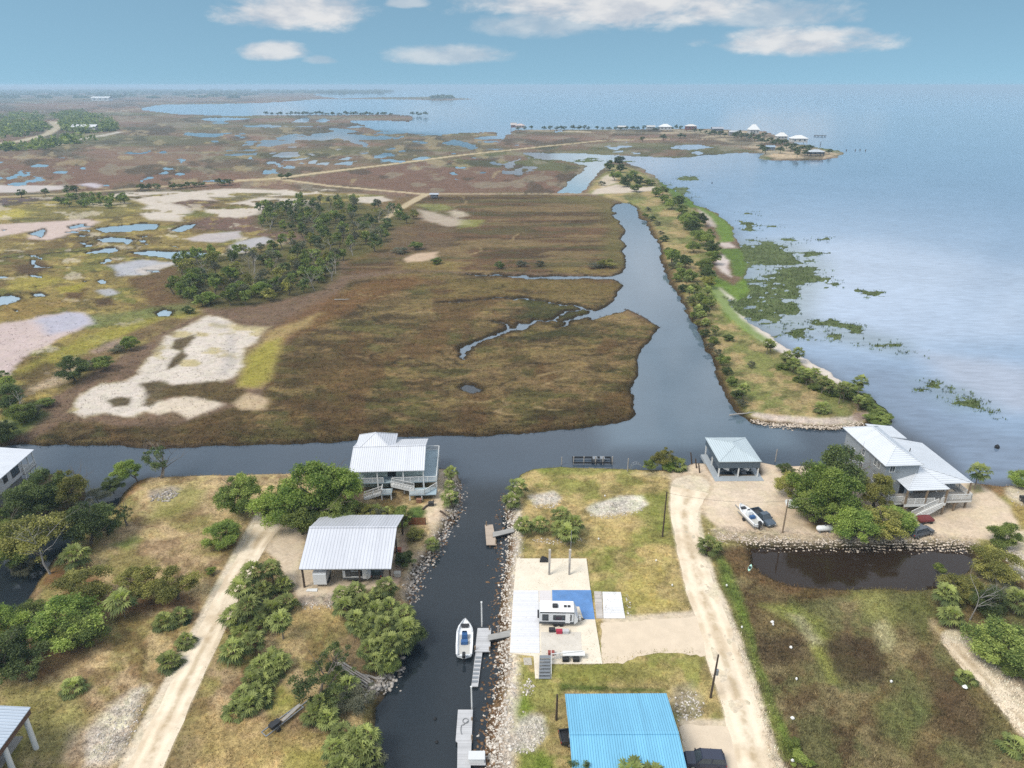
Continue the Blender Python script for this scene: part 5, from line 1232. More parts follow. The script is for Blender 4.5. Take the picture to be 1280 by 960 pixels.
def railing(mb, a, b, h=1.05, step=.16, post=1.8):
    a = Vector(a); b = Vector(b); L = (b - a).length; d = (b - a) / L; up = Vector((0, 0, 1))
    mb.bar(a + up * h, b + up * h, .12, .06); mb.bar(a + up * .12, b + up * .12, .06, .06)
    n = max(1, int(L / step))
    for i in range(1, n): q = a + d * L * i / n; mb.bar(q + up * .12, q + up * h, .055)
    n = max(1, int(round(L / post)))
    for i in range(n + 1): q = a + d * L * i / n; mb.bar(q - up * .05, q + up * (h + .06), .11)

def window(parent, c, w, h, face, name='window', frame=None, deep=.06):
    """framed window: face = outward direction '-y', '+x', '-x', '+y'"""
    fr = MB(); pn = MB(); fw = .1
    sg = -1 if face[0] == '-' else 1
    def bx(mb, u0, z0, u1, z1, d0, d1):
        if face[1] == 'y': mb.box(c[0] + u0, c[1] + sg * d0, c[2] + z0, c[0] + u1, c[1] + sg * d1, c[2] + z1)
        else: mb.box(c[0] + sg * d0, c[1] + u0, c[2] + z0, c[0] + sg * d1, c[1] + u1, c[2] + z1)
    bx(fr, -w / 2 - fw, h / 2, w / 2 + fw, h / 2 + fw, .002, deep); bx(fr, -w / 2 - fw, -h / 2 - fw, w / 2 + fw, -h / 2, .002, deep + .03)
    bx(fr, -w / 2 - fw, -h / 2, -w / 2, h / 2, .002, deep); bx(fr, w / 2, -h / 2, w / 2 + fw, h / 2, .002, deep)
    bx(fr, -.025, -h / 2, .025, h / 2, .012, deep - .01)
    o = fr.build(name, frame or TRIM, parent)
    bx(pn, -w / 2, -h / 2, w / 2, h / 2, .004, .024); pn.build('pane', GLASS, o)
    return o
def door(parent, c, w, h, face, mat):
    mb = MB(); sg = -1 if face[0] == '-' else 1
    if face[1] == 'y': mb.box(c[0] - w / 2, c[1] + sg * .002, c[2], c[0] + w / 2, c[1] + sg * .06, c[2] + h)
    else: mb.box(c[0] + sg * .002, c[1] - w / 2, c[2], c[0] + sg * .06, c[1] + w / 2, c[2] + h)
    o = mb.build('door', mat, parent); k = MB()
    if face[1] == 'y': k.box(c[0] + w * .36, c[1] + sg * .062, c[2] + 1.0, c[0] + w * .42, c[1] + sg * .12, c[2] + 1.06)
    else: k.box(c[0] + sg * .062, c[1] + w * .36, c[2] + 1.0, c[0] + sg * .12, c[1] + w * .42, c[2] + 1.06)
    k.build('handle', METAL, o); return o
def gable_roof(mb, x0, x1, y0, y1, ze, zr, th=.14, yr=None, axis='x'):
    """two roof planes with the ridge along an axis, overlapping cleanly at the ridge, and a ridge cap"""
    if axis == 'x':
        yr = (y0 + y1) / 2 if yr is None else yr
        mb.slab([(x0, y0, ze), (x1, y0, ze), (x1, yr, zr), (x0, yr, zr)], th); mb.slab([(x1, y1, ze), (x0, y1, ze), (x0, yr + .001, zr), (x1, yr + .001, zr)], th)
        mb.bar((x0, yr, zr + .03), (x1, yr, zr + .03), .4, .06)
    else:
        xr = (x0 + x1) / 2 if yr is None else yr
        mb.slab([(x0, y0, ze), (x0, y1, ze), (xr, y1, zr), (xr, y0, zr)], th); mb.slab([(x1, y1, ze), (x1, y0, ze), (xr + .001, y0, zr), (xr + .001, y1, zr)], th)
        mb.bar((xr, y0, zr + .03), (xr, y1, zr + .03), .4, .06)
def hip_roof(mb, x0, x1, y0, y1, ze, zr, ra, rb, th=.14):
    """ridge from point ra to rb (x, y)"""
    A = [(x0, y0, ze), (x1, y0, ze), (x1, y1, ze), (x0, y1, ze)]; p = (*ra, zr); q = (*rb, zr)
    if abs(ra[0] - rb[0]) >= abs(ra[1] - rb[1]) and ra != rb:
        fs = [[A[0], A[1], q, p], [A[1], A[2], q], [A[2], A[3], p, q], [A[3], A[0], p]]
    elif ra != rb: fs = [[A[0], A[1], p], [A[1], A[2], q, p], [A[2], A[3], q], [A[3], A[0], p, q]]
    else: fs = [[A[i], A[(i + 1) % 4], p] for i in range(4)]
    for f in fs: mb.add(f, [tuple(range(len(f)))])
    low = [(a[0], a[1], ze - th) for a in A]
    mb.add(low, [(3, 2, 1, 0)])
    for i in range(4): mb.add([A[i], A[(i + 1) % 4], low[(i + 1) % 4], low[i]], [(0, 3, 2, 1)])
    up = Vector((0, 0, .025))
    for a, e in ((A[0], p), (A[1], q if ra[0] != rb[0] else p), (A[2], q), (A[3], p if ra[0] != rb[0] else q)): mb.bar(Vector(a) + up, Vector(e) + up, .22, .05)
    if ra != rb: mb.bar(Vector(p) + up, Vector(q) + up, .24, .05)
def stairs(mb, a, b, w, side, n):
    """flight from foot a up to head b; width w along the unit vector side"""
    a = Vector(a); b = Vector(b); s = Vector(side) * w / 2; up = Vector((0, 0, 1))
    for i in range(n):
        q = a.lerp(b, (i + .5) / n); d = (b - a) / n; run = Vector((d.x, d.y, 0)) * .6
        v = [q - s - run, q + s - run, q + s + run, q - s + run]
        mb.add([x for x in v] + [x - up * .06 for x in v], [(0, 1, 2, 3), (7, 6, 5, 4), (0, 4, 5, 1), (1, 5, 6, 2), (2, 6, 7, 3), (3, 7, 4, 0)])
    for e in (-1, 1): mb.bar(a + s * e - up * .12, b + s * e - up * .12, .08, .3)
def stair_rails(mb, a, b, w, side, h=1.0):
    a = Vector(a); b = Vector(b); s = Vector(side) * w / 2
    for e in (-1, 1): railing(mb, a + s * e, b + s * e, h, .18, 2.2)

# --- white stilt house on the canal corner
hs = thing('stilt_house', 'white stilt house with white metal roof, pyramid turret and deck on the canal corner', 'house', (-24.5, 125.2, 1.0), R(3))
ROOFW = roof_metal('white_roof', alb(238, 240, 246, k=.64), .42, 0, .42)
PGREEN = siding('pale_green_siding', alb(206, 220, 212), .2)
mb = MB(); mb.box(-6.9, -4.0, 2.6, 6.6, 6.0, 5.35); mb.add([(-6.9, -4, 5.35), (-6.9, 6, 5.35), (-6.9, .6, 7.0), (6.6, -4, 5.35), (6.6, 6, 5.35), (6.6, .6, 7.0)], [(0, 2, 1), (3, 4, 5)])
mb.build('wall', PGREEN, hs)
mb = MB(); mb.box(-6.5, -3.6, -.1, -.4, 5.4, 2.39); mb.build('lower_wall', PGREEN, hs)
mb = MB(); gable_roof(mb, -7.3, 7.2, -6.6, 6.7, 5.3, 7.25); mb.build('roof', ROOFW, hs)
tw = MB(); tw.box(-6.7, -.6, 5.36, .5, 6.3, 6.55); tw.build('turret_wall', PGREEN, hs)
mb = MB(); hip_roof(mb, -7.1, .9, -1.2, 6.8, 6.56, 9.0, (-3.1, 2.8), (-3.1, 2.8)); mb.build('turret_roof', ROOFW, hs)
mb = MB(); mb.box(-7.2, -6.3, 2.4, 9.5, -4.01, 2.58); mb.box(6.61, -4.0, 2.4, 9.5, 6.6, 2.58); mb.box(4.2, -9.0, 1.1, 9.4, -6.32, 1.24); mb.box(-1.2, -8.6, 1.15, .8, -6.33, 1.28)
mb.build('deck', boards('house_deck', alb(176, 196, 206), .15, 1), hs)
mb = MB(); railing(mb, (-7.2, -6.25, 2.6), (-.9, -6.25, 2.6)); railing(mb, (.9, -6.25, 2.6), (9.4, -6.25, 2.6)); railing(mb, (9.4, -6.2, 2.6), (9.4, 6.5, 2.6)); railing(mb, (9.4, 6.5, 2.6), (6.8, 6.5, 2.6))
railing(mb, (4.3, -8.9, 1.25), (7.2, -8.9, 1.25)); railing(mb, (7.2, -8.9, 1.25), (9.3, -6.5, 1.25)); railing(mb, (-1.1, -8.5, 1.28), (.7, -8.5, 1.28)); railing(mb, (-1.1, -8.5, 1.28), (-1.1, -6.5, 1.28)); mb.build('railing', TRIM, hs)
mb = MB(); stairs(mb, (5.0, -7.0, 1.3), (.7, -7.0, 2.6), 1.1, (0, 1, 0), 8); stairs(mb, (-4.6, -7.6, .05), (-1.2, -7.6, 1.2), 1.1, (0, 1, 0), 8); stair_rails(mb, (5.0, -7.0, 1.35), (.7, -7.0, 2.6), 1.1, (0, 1, 0)); stair_rails(mb, (-4.6, -7.6, .1), (-1.2, -7.6, 1.25), 1.1, (0, 1, 0)); mb.build('stairs', TRIM, hs)
for x, y, z in ((-7.1, -6.2, 5.3), (-2.0, -6.2, 5.3), (3.0, -6.2, 5.3), (6.9, -6.2, 5.3), (9.4, -6.2, 2.4), (9.4, 0, 2.4), (9.4, 6.4, 2.4), (6.6, -8.8, 1.1), (4.3, -8.8, 1.1), (6.5, -3.9, 2.4), (6.5, 1, 2.4), (6.5, 5.8, 2.4), (1, -3.9, 2.4), (1, 5.8, 2.4), (-1.1, -8.4, 1.1), (.7, -8.4, 1.1)):
    mb = MB(); mb.box(x - .11, y - .11, -.3, x + .11, y + .11, z); mb.build('post', TRIM, hs)
for x, w in ((-6.0, 1.3), (-4.5, 1.0), (-2.4, .9), (4.6, 1.0)): window(hs, (x, -4.0, 4.3), w, .9, '-y')
window(hs, (-4.9, -3.6, 1.5), .8, .8, '-y'); door(hs, (.5, -4.0, 2.6), 1.6, 2.1, '-y', DARK); window(hs, (6.6, 1.5, 4.2), 1.8, 1.2, '+x'); window(hs, (6.6, -2, 4.2), 1.2, 1.2, '+x')

# --- carport with white ribbed roof
cp = thing('carport', 'large open carport with white ribbed gable roof on timber posts', 'carport', (-26.35, 98.15, 1.0), R(.4))
mb = MB(); gable_roof(mb, -7.25, 7.25, -7.55, 7.55, 3.9, 6.5); mb.build('roof', roof_metal('carport_roof', alb(226, 228, 236, k=.64), .52, 0, .4, .09), cp)
for x in (-6.9, 2.1, 6.9):
    for y in (-7.1, 0, 7.1): mb = MB(); mb.box(x - .13, y - .13, -.3, x + .13, y + .13, 3.7 if y else 6.1); mb.build('post', DKTIMBER, cp)
mb = MB()
for y in (-7.1, 7.1): mb.box(-7.1, y - .07, 3.42, 7.1, y + .07, 3.72)
for x in (-6.9, -2.3, 2.1, 6.9): mb.bar((x, -7.0, 3.75), (x, 0, 6.15), .1, .22); mb.bar((x, 7.0, 3.75), (x, 0, 6.15), .1, .22)
mb.build('beam', TIMBER, cp)

# --- blue roofed barn
bb = thing('pole_barn', 'open pole barn with a bright blue ribbed metal roof', 'barn', (13.15, 60.0, 1.0), R(.4))
mb = MB(); gable_roof(mb, -6.42, 6.42, -6.6, 6.6, 3.2, 4.0); mb.build('roof', roof_metal('blue_roof', (.15, .40, .58), .3, 0, .5, .13), bb)
for x in (-6.1, 6.1):
    for y in (-6.2, -2, 2.2, 6.2): mb = MB(); mb.box(x - .1, y - .1, -.3, x + .1, y + .1, 3.1); mb.build('post', TRIM, bb)
mb = MB(); mb.box(-5.95, 6.1, 0, 5.95, 6.22, 3.0); mb.build('wall', siding('grey_panel', alb(180, 184, 186), .25), bb)
mb = MB(); mb.box(-6.0, -6.3, -.06, 6.0, 6.05, .06); mb.build('floor', CONC, bb)

# --- house cut by the left edge beyond the inlet
lh = thing('stilt_house', 'white stilt house with low white metal roof cut by the left edge at the channel', 'house', (-103.5, 115, .9), R(4))
mb = MB(); mb.box(-6.2, -11, 2.4, 6.2, 7.2, 5.6); mb.build('wall', siding('white_siding', alb(214, 214, 216, k=.7), .22), lh)
mb = MB(); gable_roof(mb, -6.9, 6.9, -11.6, 11.4, 5.7, 6.5, axis='y'); mb.build('roof', roof_metal('pale_roof', alb(232, 236, 244, k=.64), .42, 1, .42), lh)
mb = MB(); mb.box(-6.4, 7.22, 2.2, 6.6, 11.3, 2.4); mb.build('porch_floor', DECK, lh)
mb = MB(); railing(mb, (6.5, 7.3, 2.4), (6.5, 11.2, 2.4)); mb.build('railing', TRIM, lh)
mb = MB(); mb.box(-5.9, -10.6, -.2, 5.9, 7, 2.38); mb.build('lower_wall', siding('grey_skirt', alb(128, 126, 124), .25), lh)
for y in (-8, -5, -1.5, 2): window(lh, (6.2, y, 4.3), 1.1, 1.1, '+x', frame=DKTIMBER)
window(lh, (6.2, 5.2, 4.2), 2.2, 1.6, '+x', frame=DKTIMBER)
for y in (7.4, 9.3, 11.1): mb = MB(); mb.box(6.3, y - .09, -.3, 6.5, y + .09, 5.6); mb.build('post', TRIM, lh)

# --- pavilion corner at the lower left
pv = thing('raised_house', 'corner of a raised house with grey metal roof and white round columns, bottom left', 'house', (-61.5, 54.5, 1.0), R(2))
mb = MB(); mb.slab([(-5, -8, 7.0), (4.6, -8, 6.0), (4.6, 7.3, 6.0), (-5, 7.3, 7.0)], .1); mb.build('roof', roof_metal('grey_blue_roof', alb(188, 200, 214, k=.7), .42, 1, .4), pv)
mb = MB(); mb.box(4.3, -7.9, 5.1, 4.5, 7.2, 5.86); mb.box(-5, 7.0, 5.1, 4.29, 7.2, 5.86); mb.build('fascia', paint('brown_fascia', alb(112, 84, 68), .8, .2, 1.2), pv)
for x, y in ((4.1, 6.6), (4.1, 2.6), (4.1, -1.4), (0, 6.6), (-4, 6.6)): mb = MB(); mb.tube([(x, y, -.3), (x, y, 5.2)], .3, 16); mb.build('column', TRIM, pv)
mb = MB(); mb.box(-5, -8, 2.6, 3.6, 6, 2.8); mb.build('floor', DECK, pv)
mb = MB(); mb.box(-5, -8, 2.81, 1.5, 4, 6.2); mb.build('wall', siding('tan_siding', alb(150, 130, 110), .2), pv)

# --- big grey house by the sea
gh = thing('beach_house', 'large grey two-storey beach house with pale metal hip roofs and front porch on tall posts', 'house', (77, 122, 1.0), R(3.6))
ROOFG = roof_metal('pale_grey_roof', alb(228, 232, 238, k=.70), .42, 1, .42)
GREY = siding('grey_siding', alb(168, 174, 180), .2)
mb = MB(); mb.box(-7.6, -6.8, 2.6, -1.2, 8.0, 8.98); mb.build('wall', GREY, gh)
mb = MB(); mb.box(-1.19, -6.0, 2.6, 7.4, 6.6, 5.5); mb.build('wing_wall', GREY, gh)
mb = MB(); hip_roof(mb, -8.25, -.75, -7.35, 8.7, 9.0, 11.0, (-4.4, -3.4), (-4.4, 4.9)); mb.build('roof', ROOFG, gh)
mb = MB(); mb.slab([(8.75, -8.6, 5.5), (8.75, 7.35, 5.5), (-.9, 7.35, 7.6), (-.9, -4.6, 7.6)], .12); mb.add([(2.4, -8.6, 5.5), (8.75, -8.6, 5.5), (-.9, -4.6, 7.6), (-.9, -7.0, 6.4)], [(0, 1, 2, 3)]); mb.bar((8.75, -8.6, 5.53), (-.9, -4.6, 7.63), .22, .05); mb.build('wing_roof', ROOFG, gh)
mb = MB(); mb.add([(-5, -10.5, 5.52), (2.95, -10.5, 5.52), (2.95, -8.4, 5.6), (.1, -5.0, 7.4), (-5, -6.82, 5.6), (-5, -10.5, 5.4), (2.95, -10.5, 5.4)], [(0, 1, 3), (1, 2, 3), (4, 0, 3), (0, 5, 6, 1)]); mb.bar((-5, -10.5, 5.55), (.1, -5.0, 7.43), .2, .05); mb.bar((2.95, -10.5, 5.55), (.1, -5.0, 7.43), .2, .05); mb.build('porch_roof', ROOFG, gh)
mb = MB(); mb.slab([(-.7, 7.5, 7.4), (5.3, 7.5, 6.6), (5.3, 13.2, 6.6), (-.7, 13.2, 7.4)], .14); mb.build('rear_porch_roof', ROOFG, gh)
mb = MB(); mb.box(-7.5, -9.6, 2.35, 8.6, -6.82, 2.56); mb.box(7.42, -6.8, 2.35, 8.6, 6.8, 2.56); mb.box(-5, -10.45, 2.35, 2.9, -9.61, 2.56); mb.box(-.8, 8.1, 2.35, 5.2, 13, 2.56); mb.build('deck', DECK, gh)
mb = MB(); railing(mb, (-7.4, -9.5, 2.56), (-5, -9.5, 2.56)); railing(mb, (-4.9, -10.4, 2.56), (.6, -10.4, 2.56)); railing(mb, (2.0, -10.4, 2.56), (2.9, -10.4, 2.56)); railing(mb, (2.9, -9.5, 2.56), (8.5, -9.5, 2.56)); railing(mb, (8.5, -9.5, 2.56), (8.5, 6.7, 2.56)); railing(mb, (-7.4, -9.5, 2.56), (-7.4, -6.9, 2.56)); railing(mb, (5.1, 8.2, 2.56), (5.1, 12.9, 2.56)); mb.build('railing', TRIM, gh)
mb = MB(); mb.box(-7.55, -9.55, 1.9, 8.65, -9.3, 2.34); mb.box(8.45, -9.29, 1.9, 8.65, 6.8, 2.34); mb.box(-5.05, -10.5, 1.95, 2.95, -10.46, 2.5); mb.build('skirt_board', TRIM, gh)
mb = MB(); stairs(mb, (-3.4, -11.6, .05), (1.3, -11.0, 2.5), 1.3, (0, 1, 0), 13); stair_rails(mb, (-3.4, -11.3, .1), (1.3, -11.2, 2.5), 1.3, (0, 1, 0)); mb.build('stairs', TRIM, gh)
for x, y, z in ((-4.85, -10.35, 5.4), (-1.1, -10.35, 5.4), (2.75, -10.35, 5.4), (8.5, -8.5, 5.4), (5.6, -9.4, 2.3), (8.5, -2.5, 2.3), (8.5, 2.5, 2.3), (8.5, 6.6, 5.4), (-7.4, -9.4, 2.3), (-7.4, -2, 2.5), (-7.4, 3, 2.5), (-7.4, 7.8, 2.5), (-1.2, -6.5, 2.5), (-1.2, 0, 2.5), (-1.2, 7.5, 2.5), (4, -6, 2.4), (4, 0, 2.4), (4, 6, 2.4), (5.1, 12.9, 6.5), (0, 12.9, 6.9)):
    mb = MB(); mb.box(x - .14, y - .14, -.3, x + .14, y + .14, z); mb.build('post', TIMBER if y < -8 else TRIM, gh)
for x, y in ((8.5, -8.5), (5.6, -9.4), (-4.85, -10.35)):
    for s_ in (-1, 1): mb = MB(); mb.bar((x, y, 1.0), (x + s_, y, 2.0), .12); mb.build('brace', TIMBER, gh)
for y, z, w, h in ((-4.5, 7.6, .7, 1.3), (-3.3, 7.6, .7, 1.3), (4.4, 5.6, .8, 1.6), (-4, 4.4, 1.0, 1.4), (1, 7.4, .8, 1.2), (1, 4.4, 1.2, 1.4)): window(gh, (-7.6, y, z), w, h, '-x')
window(gh, (-6.4, -6.8, 8.0), .9, 1.2, '-y'); window(gh, (1.6, -6.0, 4.3), 1.6, 1.5, '-y'); window(gh, (-.2, -6.0, 4.3), .7, 1.5, '-y'); window(gh, (5.4, -6.0, 4.4), 1.2, 1.2, '-y'); window(gh, (7.4, -2, 4.2), 1.8, 1.5, '+x'); window(gh, (7.4, 3, 4.2), 1.8, 1.5, '+x'); door(gh, (-3.6, -6.8, 2.6), 1.0, 2.05, '-y', DARK); door(gh, (3.5, -6.0, 2.6), .95, 2.05, '-y', TRIM)
mb = MB(); mb.tube([(2.2, 1.5, 6.8), (2.2, 1.5, 7.6)], .09, 8); mb.build('vent_pipe', DARK, gh)
mb = MB(); mb.box(-7.2, -6.4, -.1, -1.6, 7.6, 2.34); mb.build('lower_wall', paint('lower_white', alb(196, 196, 194, k=.6), .7, .08), gh)

# --- boathouse
bh = thing('boathouse', 'open boathouse with pale hip roof and slate-grey fascia over two lifted boats', 'boathouse', (46.2, 130.35, 1.0), R(.6))
ROOFB = roof_metal('mint_roof', alb(216, 230, 236, k=.62), .42, 0, .42)
SLATE = paint('slate_panel', alb(92, 106, 118), .6, .1, .8)
mb = MB(); hip_roof(mb, -4.35, 4.35, -5.3, 5.3, 3.8, 5.0, (0, -.8), (0, .9)); mb.build('roof', ROOFB, bh)
for nm, a in (('fascia', (-4.2, -5.15, 4.2, -5.05)), ('fascia', (-4.2, 5.05, 4.2, 5.15)), ('fascia', (-4.2, -5.04, -4.1, 5.04)), ('fascia', (4.1, -5.04, 4.2, 5.04))):
    mb = MB(); mb.box(a[0], a[1], 2.2, a[2], a[3], 3.64); mb.build(nm, SLATE, bh)
for x in (-4.0, 0, 4.0):
    for y in (-4.95, 0, 4.95): mb = MB(); mb.box(x - .12, y - .12, -2.2, x + .12, y + .12, 3.6 if abs(x) > 1 or abs(y) > 1 else 3.4); mb.build('post', TRIM, bh)
mb = MB(); mb.box(-5.1, -6.6, -.6, 4.9, -4.6, .06); mb.box(-5.1, -4.59, -.6, -3.75, 4.6, .06); mb.box(3.75, -4.59, -.6, 4.9, 4.6, .06); mb.box(-.35, -4.59, -.2, .35, 4.6, .05); mb.build('walkway', paint('walkway', alb(176, 184, 190), .8, .1, .7), bh)
for x in (-2.0, 2.0):
    for y in (-3, 2.4): mb = MB(); mb.box(x - 1.6, y - .1, .18, x + 1.6, y + .1, .36); mb.build('lift_beam', METAL, bh)

# --- far houses on the spit
def far_house(px, py, w, d, h, rh, wallc, roofc, label, kind='hip', stilt=2.5, group=None, rz=0, name='house', cat='house'):
    p = G(px, py, .9); o = thing(name, label, cat, p, rz, group)
    wm = paint('far_wall_%d_%d_%d' % wallc, alb(*wallc), .7, .06, .2); rm = paint('far_roof_%d_%d_%d' % roofc, alb(*roofc, k=.66), .5, .06, .2)
    mb = MB(); mb.box(-w / 2, -d / 2, stilt, w / 2, d / 2, stilt + h); mb.build('wall', wm, o)
    mb = MB()
    if kind == 'hip': hip_roof(mb, -w / 2 - .8, w / 2 + .8, -d / 2 - .8, d / 2 + .8, stilt + h + .01, stilt + h + rh, (-w / 6, 0), (w / 6, 0))
    else: gable_roof(mb, -w / 2 - .8, w / 2 + .8, -d / 2 - .8, d / 2 + .8, stilt + h + .16, stilt + h + rh)
    mb.build('roof', rm, o)
    if stilt > .4:
        for i in (-1, 1):
            for j in (-1, 1): mb = MB(); mb.box(i * (w / 2 - .5) - .3, j * (d / 2 - .5) - .3, -.5, i * (w / 2 - .5) + .3, j * (d / 2 - .5) + .3, stilt - .002); mb.build('stilt', wm, o)
    for i in range(3): x = (i - 1) * w / 3.2; window(o, (x, -d / 2, stilt + h * .55), w / 9, h * .4, '-y')
    return o
GP = None
far_house(831, 164, 20, 12, 5, 4.5, (206, 206, 204), (240, 242, 244), 'far white house with white roof among palms on the spit, left of the red house')
far_house(813, 163.4, 14, 9, 4, 2.5, (190, 190, 188), (206, 206, 204), 'low pale house at the left side of the white-roofed house on the spit', 'gable')
far_house(863, 164, 18, 10, 6, 3, (124, 66, 60), (232, 226, 220), 'far dark red house with pale roof on the spit')
far_house(896, 166, 18, 10, 4, 3, (126, 130, 140), (176, 180, 188), 'far grey house with grey roof right of the red house', 'gable')
far_house(941, 169, 15, 13, 6, 8, (206, 204, 200), (242, 242, 242), 'far white house with tall pyramid roof on the spit')
far_house(976, 176, 14, 11, 4, 5, (200, 196, 190), (238, 236, 232), 'far pale house with steep roof between the pyramid-roofed house and the widest house')
far_house(997, 180, 21, 13, 5, 4, (210, 208, 204), (240, 240, 240), 'widest far white house near the end of the spit')
far_house(962, 188, 10, 7, 3, 2, (110, 122, 140), (160, 178, 196), 'small blue-grey house at the water on the near side of the spit', 'gable', 1)
far_house(1019, 195, 16, 10, 2.6, 2.4, (60, 60, 62), (196, 202, 208), 'dark open pavilion with grey roof at the end of the spit', 'hip', 2.2, name='pavilion', cat='pavilion')
far_house(650, 161.5, 16, 9, 4, 3, (190, 176, 170), (214, 196, 190), 'far pinkish house alone at the left end of the spit')
far_house(642, 161, 10, 8, 4, 4, (150, 90, 80), (200, 190, 186), 'small brown house at the far left tip of the spit', 'gable')
far_house(777, 162.6, 14, 8, 3, 2, (190, 190, 190), (214, 214, 214), 'low white house by the palms left of the spit houses', 'gable')
far_house(916, 170, 13, 8, 3.4, 2.4, (150, 150, 156), (200, 202, 206), 'low grey house behind trees in the middle of the spit', 'gable')
far_house(543, 247, 5, 3.4, 2.0, .9, (96, 100, 110), (190, 196, 206), 'small grey shed at the causeway junction', 'gable', .3, name='shed', cat='shed')
far_house(108, 163.5, 42, 18, 6, 4, (200, 196, 190), (226, 228, 230), 'long white building among the far left woods', 'gable', .5, name='building', cat='building')
far_house(128, 126, 90, 40, 14, 6, (214, 214, 214), (236, 238, 240), 'tiny white building on the horizon at the left', 'gable', 0, name='building', cat='building')
for (x, y, lb) in ((1025, 184, 'tall dark observation tower standing in the water at the end of the spit'),):
    o = thing('tower', lb, 'tower', G(x, y, 0)); o.scale = (.26, .26, .62)
    for sx in (-1.6, 1.6):
        for sy in (-1.6, 1.6): mb = MB(); mb.box(sx - .3, sy - .3, -1, sx + .3, sy + .3, 7.99); mb.build('leg', DKTIMBER, o)
    mb = MB(); mb.box(-2.2, -2.2, 8.0, 2.2, 2.2, 8.4); mb.build('platform', DKTIMBER, o); mb = MB(); hip_roof(mb, -2.4, 2.4, -2.4, 2.4, 10.0, 11.2, (0, 0), (0, 0)); [mb.box(x_ - .12, y_ - .12, 8.41, x_ + .12, y_ + .12, 9.85) for x_ in (-2, 2) for y_ in (-2, 2)]; mb.build('roof', DKTIMBER, o)
o = thing('pier', 'far dark pier head out in the water beyond the spit', 'pier', G(1025, 170.5, 0)); mb = MB(); mb.box(-9, -3, 1.2, 9, 3, 1.7); mb.build('platform', DKTIMBER, o)
for i in range(4):
    for s_ in (-1, 1): mb = MB(); mb.box(-8.4 + i * 5.4, s_ * 2.2 - .3, -1, -7.8 + i * 5.4, s_ * 2.2 + .3, 1.19); mb.build('pile', DKTIMBER, o)
for k, (x, y) in enumerate(((1058, 188.5), (1069, 188.3), (1075, 188), (1082, 188.6))):
    mb = MB(); mb.tube([(0, 0, -1), (0, 0, 1.6)], .6, 6); o = mb.build('channel_post', DKTIMBER, None, G(x, y, 0)); tag(o, 'dark post standing in the sea off the end of the spit', 'post', 'posts in the sea off the spit')
# ------------------------------------------------------------------ roads and paved ground
def ribbon(name, pts, label, mat, z=1.03, warp=.25, step=1.3, seed=1, kind='structure'):
    """road laid along a line of (px, py, half width in metres), ragged edges"""
    random.seed(seed); c = [(G(x, y, z), w_) for x, y, w_ in pts]; out = []
    for i in range(len(c) - 1):
        a, wa = c[i]; b, wb = c[i + 1]; n = max(1, int((b - a).length / step))
        for k in range(n): out.append((a.lerp(b, k / n), wa + (wb - wa) * k / n))
    out.append(c[-1])
    V = []; nx = 9
    for i, (p, w_) in enumerate(out):
        a = out[max(0, i - 3)][0]; b = out[min(len(out) - 1, i + 3)][0]; d = (b - a).normalized(); s = Vector((-d.y, d.x, 0))
        wl = w_ + random.uniform(-warp, warp); wr_ = w_ + random.uniform(-warp, warp)
        for k in range(nx):
            f = k / (nx - 1); q = p + s * (-wl + (wl + wr_) * f); e = abs(f - .5) * 2
            q.z = z + .04 * (1 - e ** 4) - .03 * (math.exp(-((e - .5) / .16) ** 2)) - (.022 if k in (0, nx - 1) else 0); V.append(q)
    Fq = [(i * nx + k, i * nx + k + 1, (i + 1) * nx + k + 1, (i + 1) * nx + k) for i in range(len(out) - 1) for k in range(nx - 1)]
    me = bpy.data.meshes.new(name); me.from_pydata([tuple(v) for v in V], [], Fq)
    uv = me.attributes.new('across', 'FLOAT', 'POINT'); uv.data.foreach_set('value', [k / (nx - 1) for _ in out for k in range(nx)])
    me.materials.append(mat); me.shade_smooth(); o = bpy.data.objects.new(name, me); col.objects.link(o)
    return tag(o, label, kind=kind)
def dirt(name, c, c2):
    m, t, b = new_mat(name); pos = t.node('ShaderNodeNewGeometry').outputs['Position']; ac = t.node('ShaderNodeAttribute', attribute_name='across').outputs['Fac']
    e = t.math('ABSOLUTE', t.math('SUBTRACT', t.math('MULTIPLY', t.math('ABSOLUTE', t.math('SUBTRACT', ac, .5)), 2), .5))
    tr = t.math('MULTIPLY', t.ramp(e, .28, .02), t.ramp(t.noise(pos, .25, 3), .3, .6))
    n = t.noise(pos, 1.2, 5, .65); n2 = t.noise(pos, 5, 3, .6)
    f = t.math('MULTIPLY_ADD', t.math('SUBTRACT', n, .5), .3, 1.0); f = t.math('MULTIPLY_ADD', t.math('SUBTRACT', n2, .5), .25, f)
    cc = t.mix(t.ramp(t.noise(pos, .18, 4, .6), .42, .65), c, c2); cc = t.mix(t.math('MULTIPLY', tr, .55), cc, tuple(min(.8, x * 1.22) for x in c))
    mid = t.ramp(t.math('ABSOLUTE', t.math('SUBTRACT', ac, .5)), .14, .03); cc = t.mix(t.math('MULTIPLY', mid, t.math('MULTIPLY', t.ramp(t.noise(pos, .5, 4, .65), .38, .62), .5)), cc, alb(176, 152, 112))
    t.link(t.scale(cc, f), b.inputs['Base Color']); b.inputs['Roughness'].default_value = .95; b.inputs['Specular IOR Level'].default_value = .1
    return m
DIRT = dirt('sand_track', alb(236, 220, 196, k=.72), alb(220, 200, 172, k=.68)); GRAV = dirt('gravel', alb(214, 196, 174), alb(196, 178, 156))
ribbon('sand_road', [(160,1010,2.1),(180,962,2.1),(224,870,2.0),(261,795,1.9),(296,722,1.9),(318,682,2.0),(336,656,2.6)], 'pale sand road on the west lot', DIRT, 1.03, .12, seed=2)
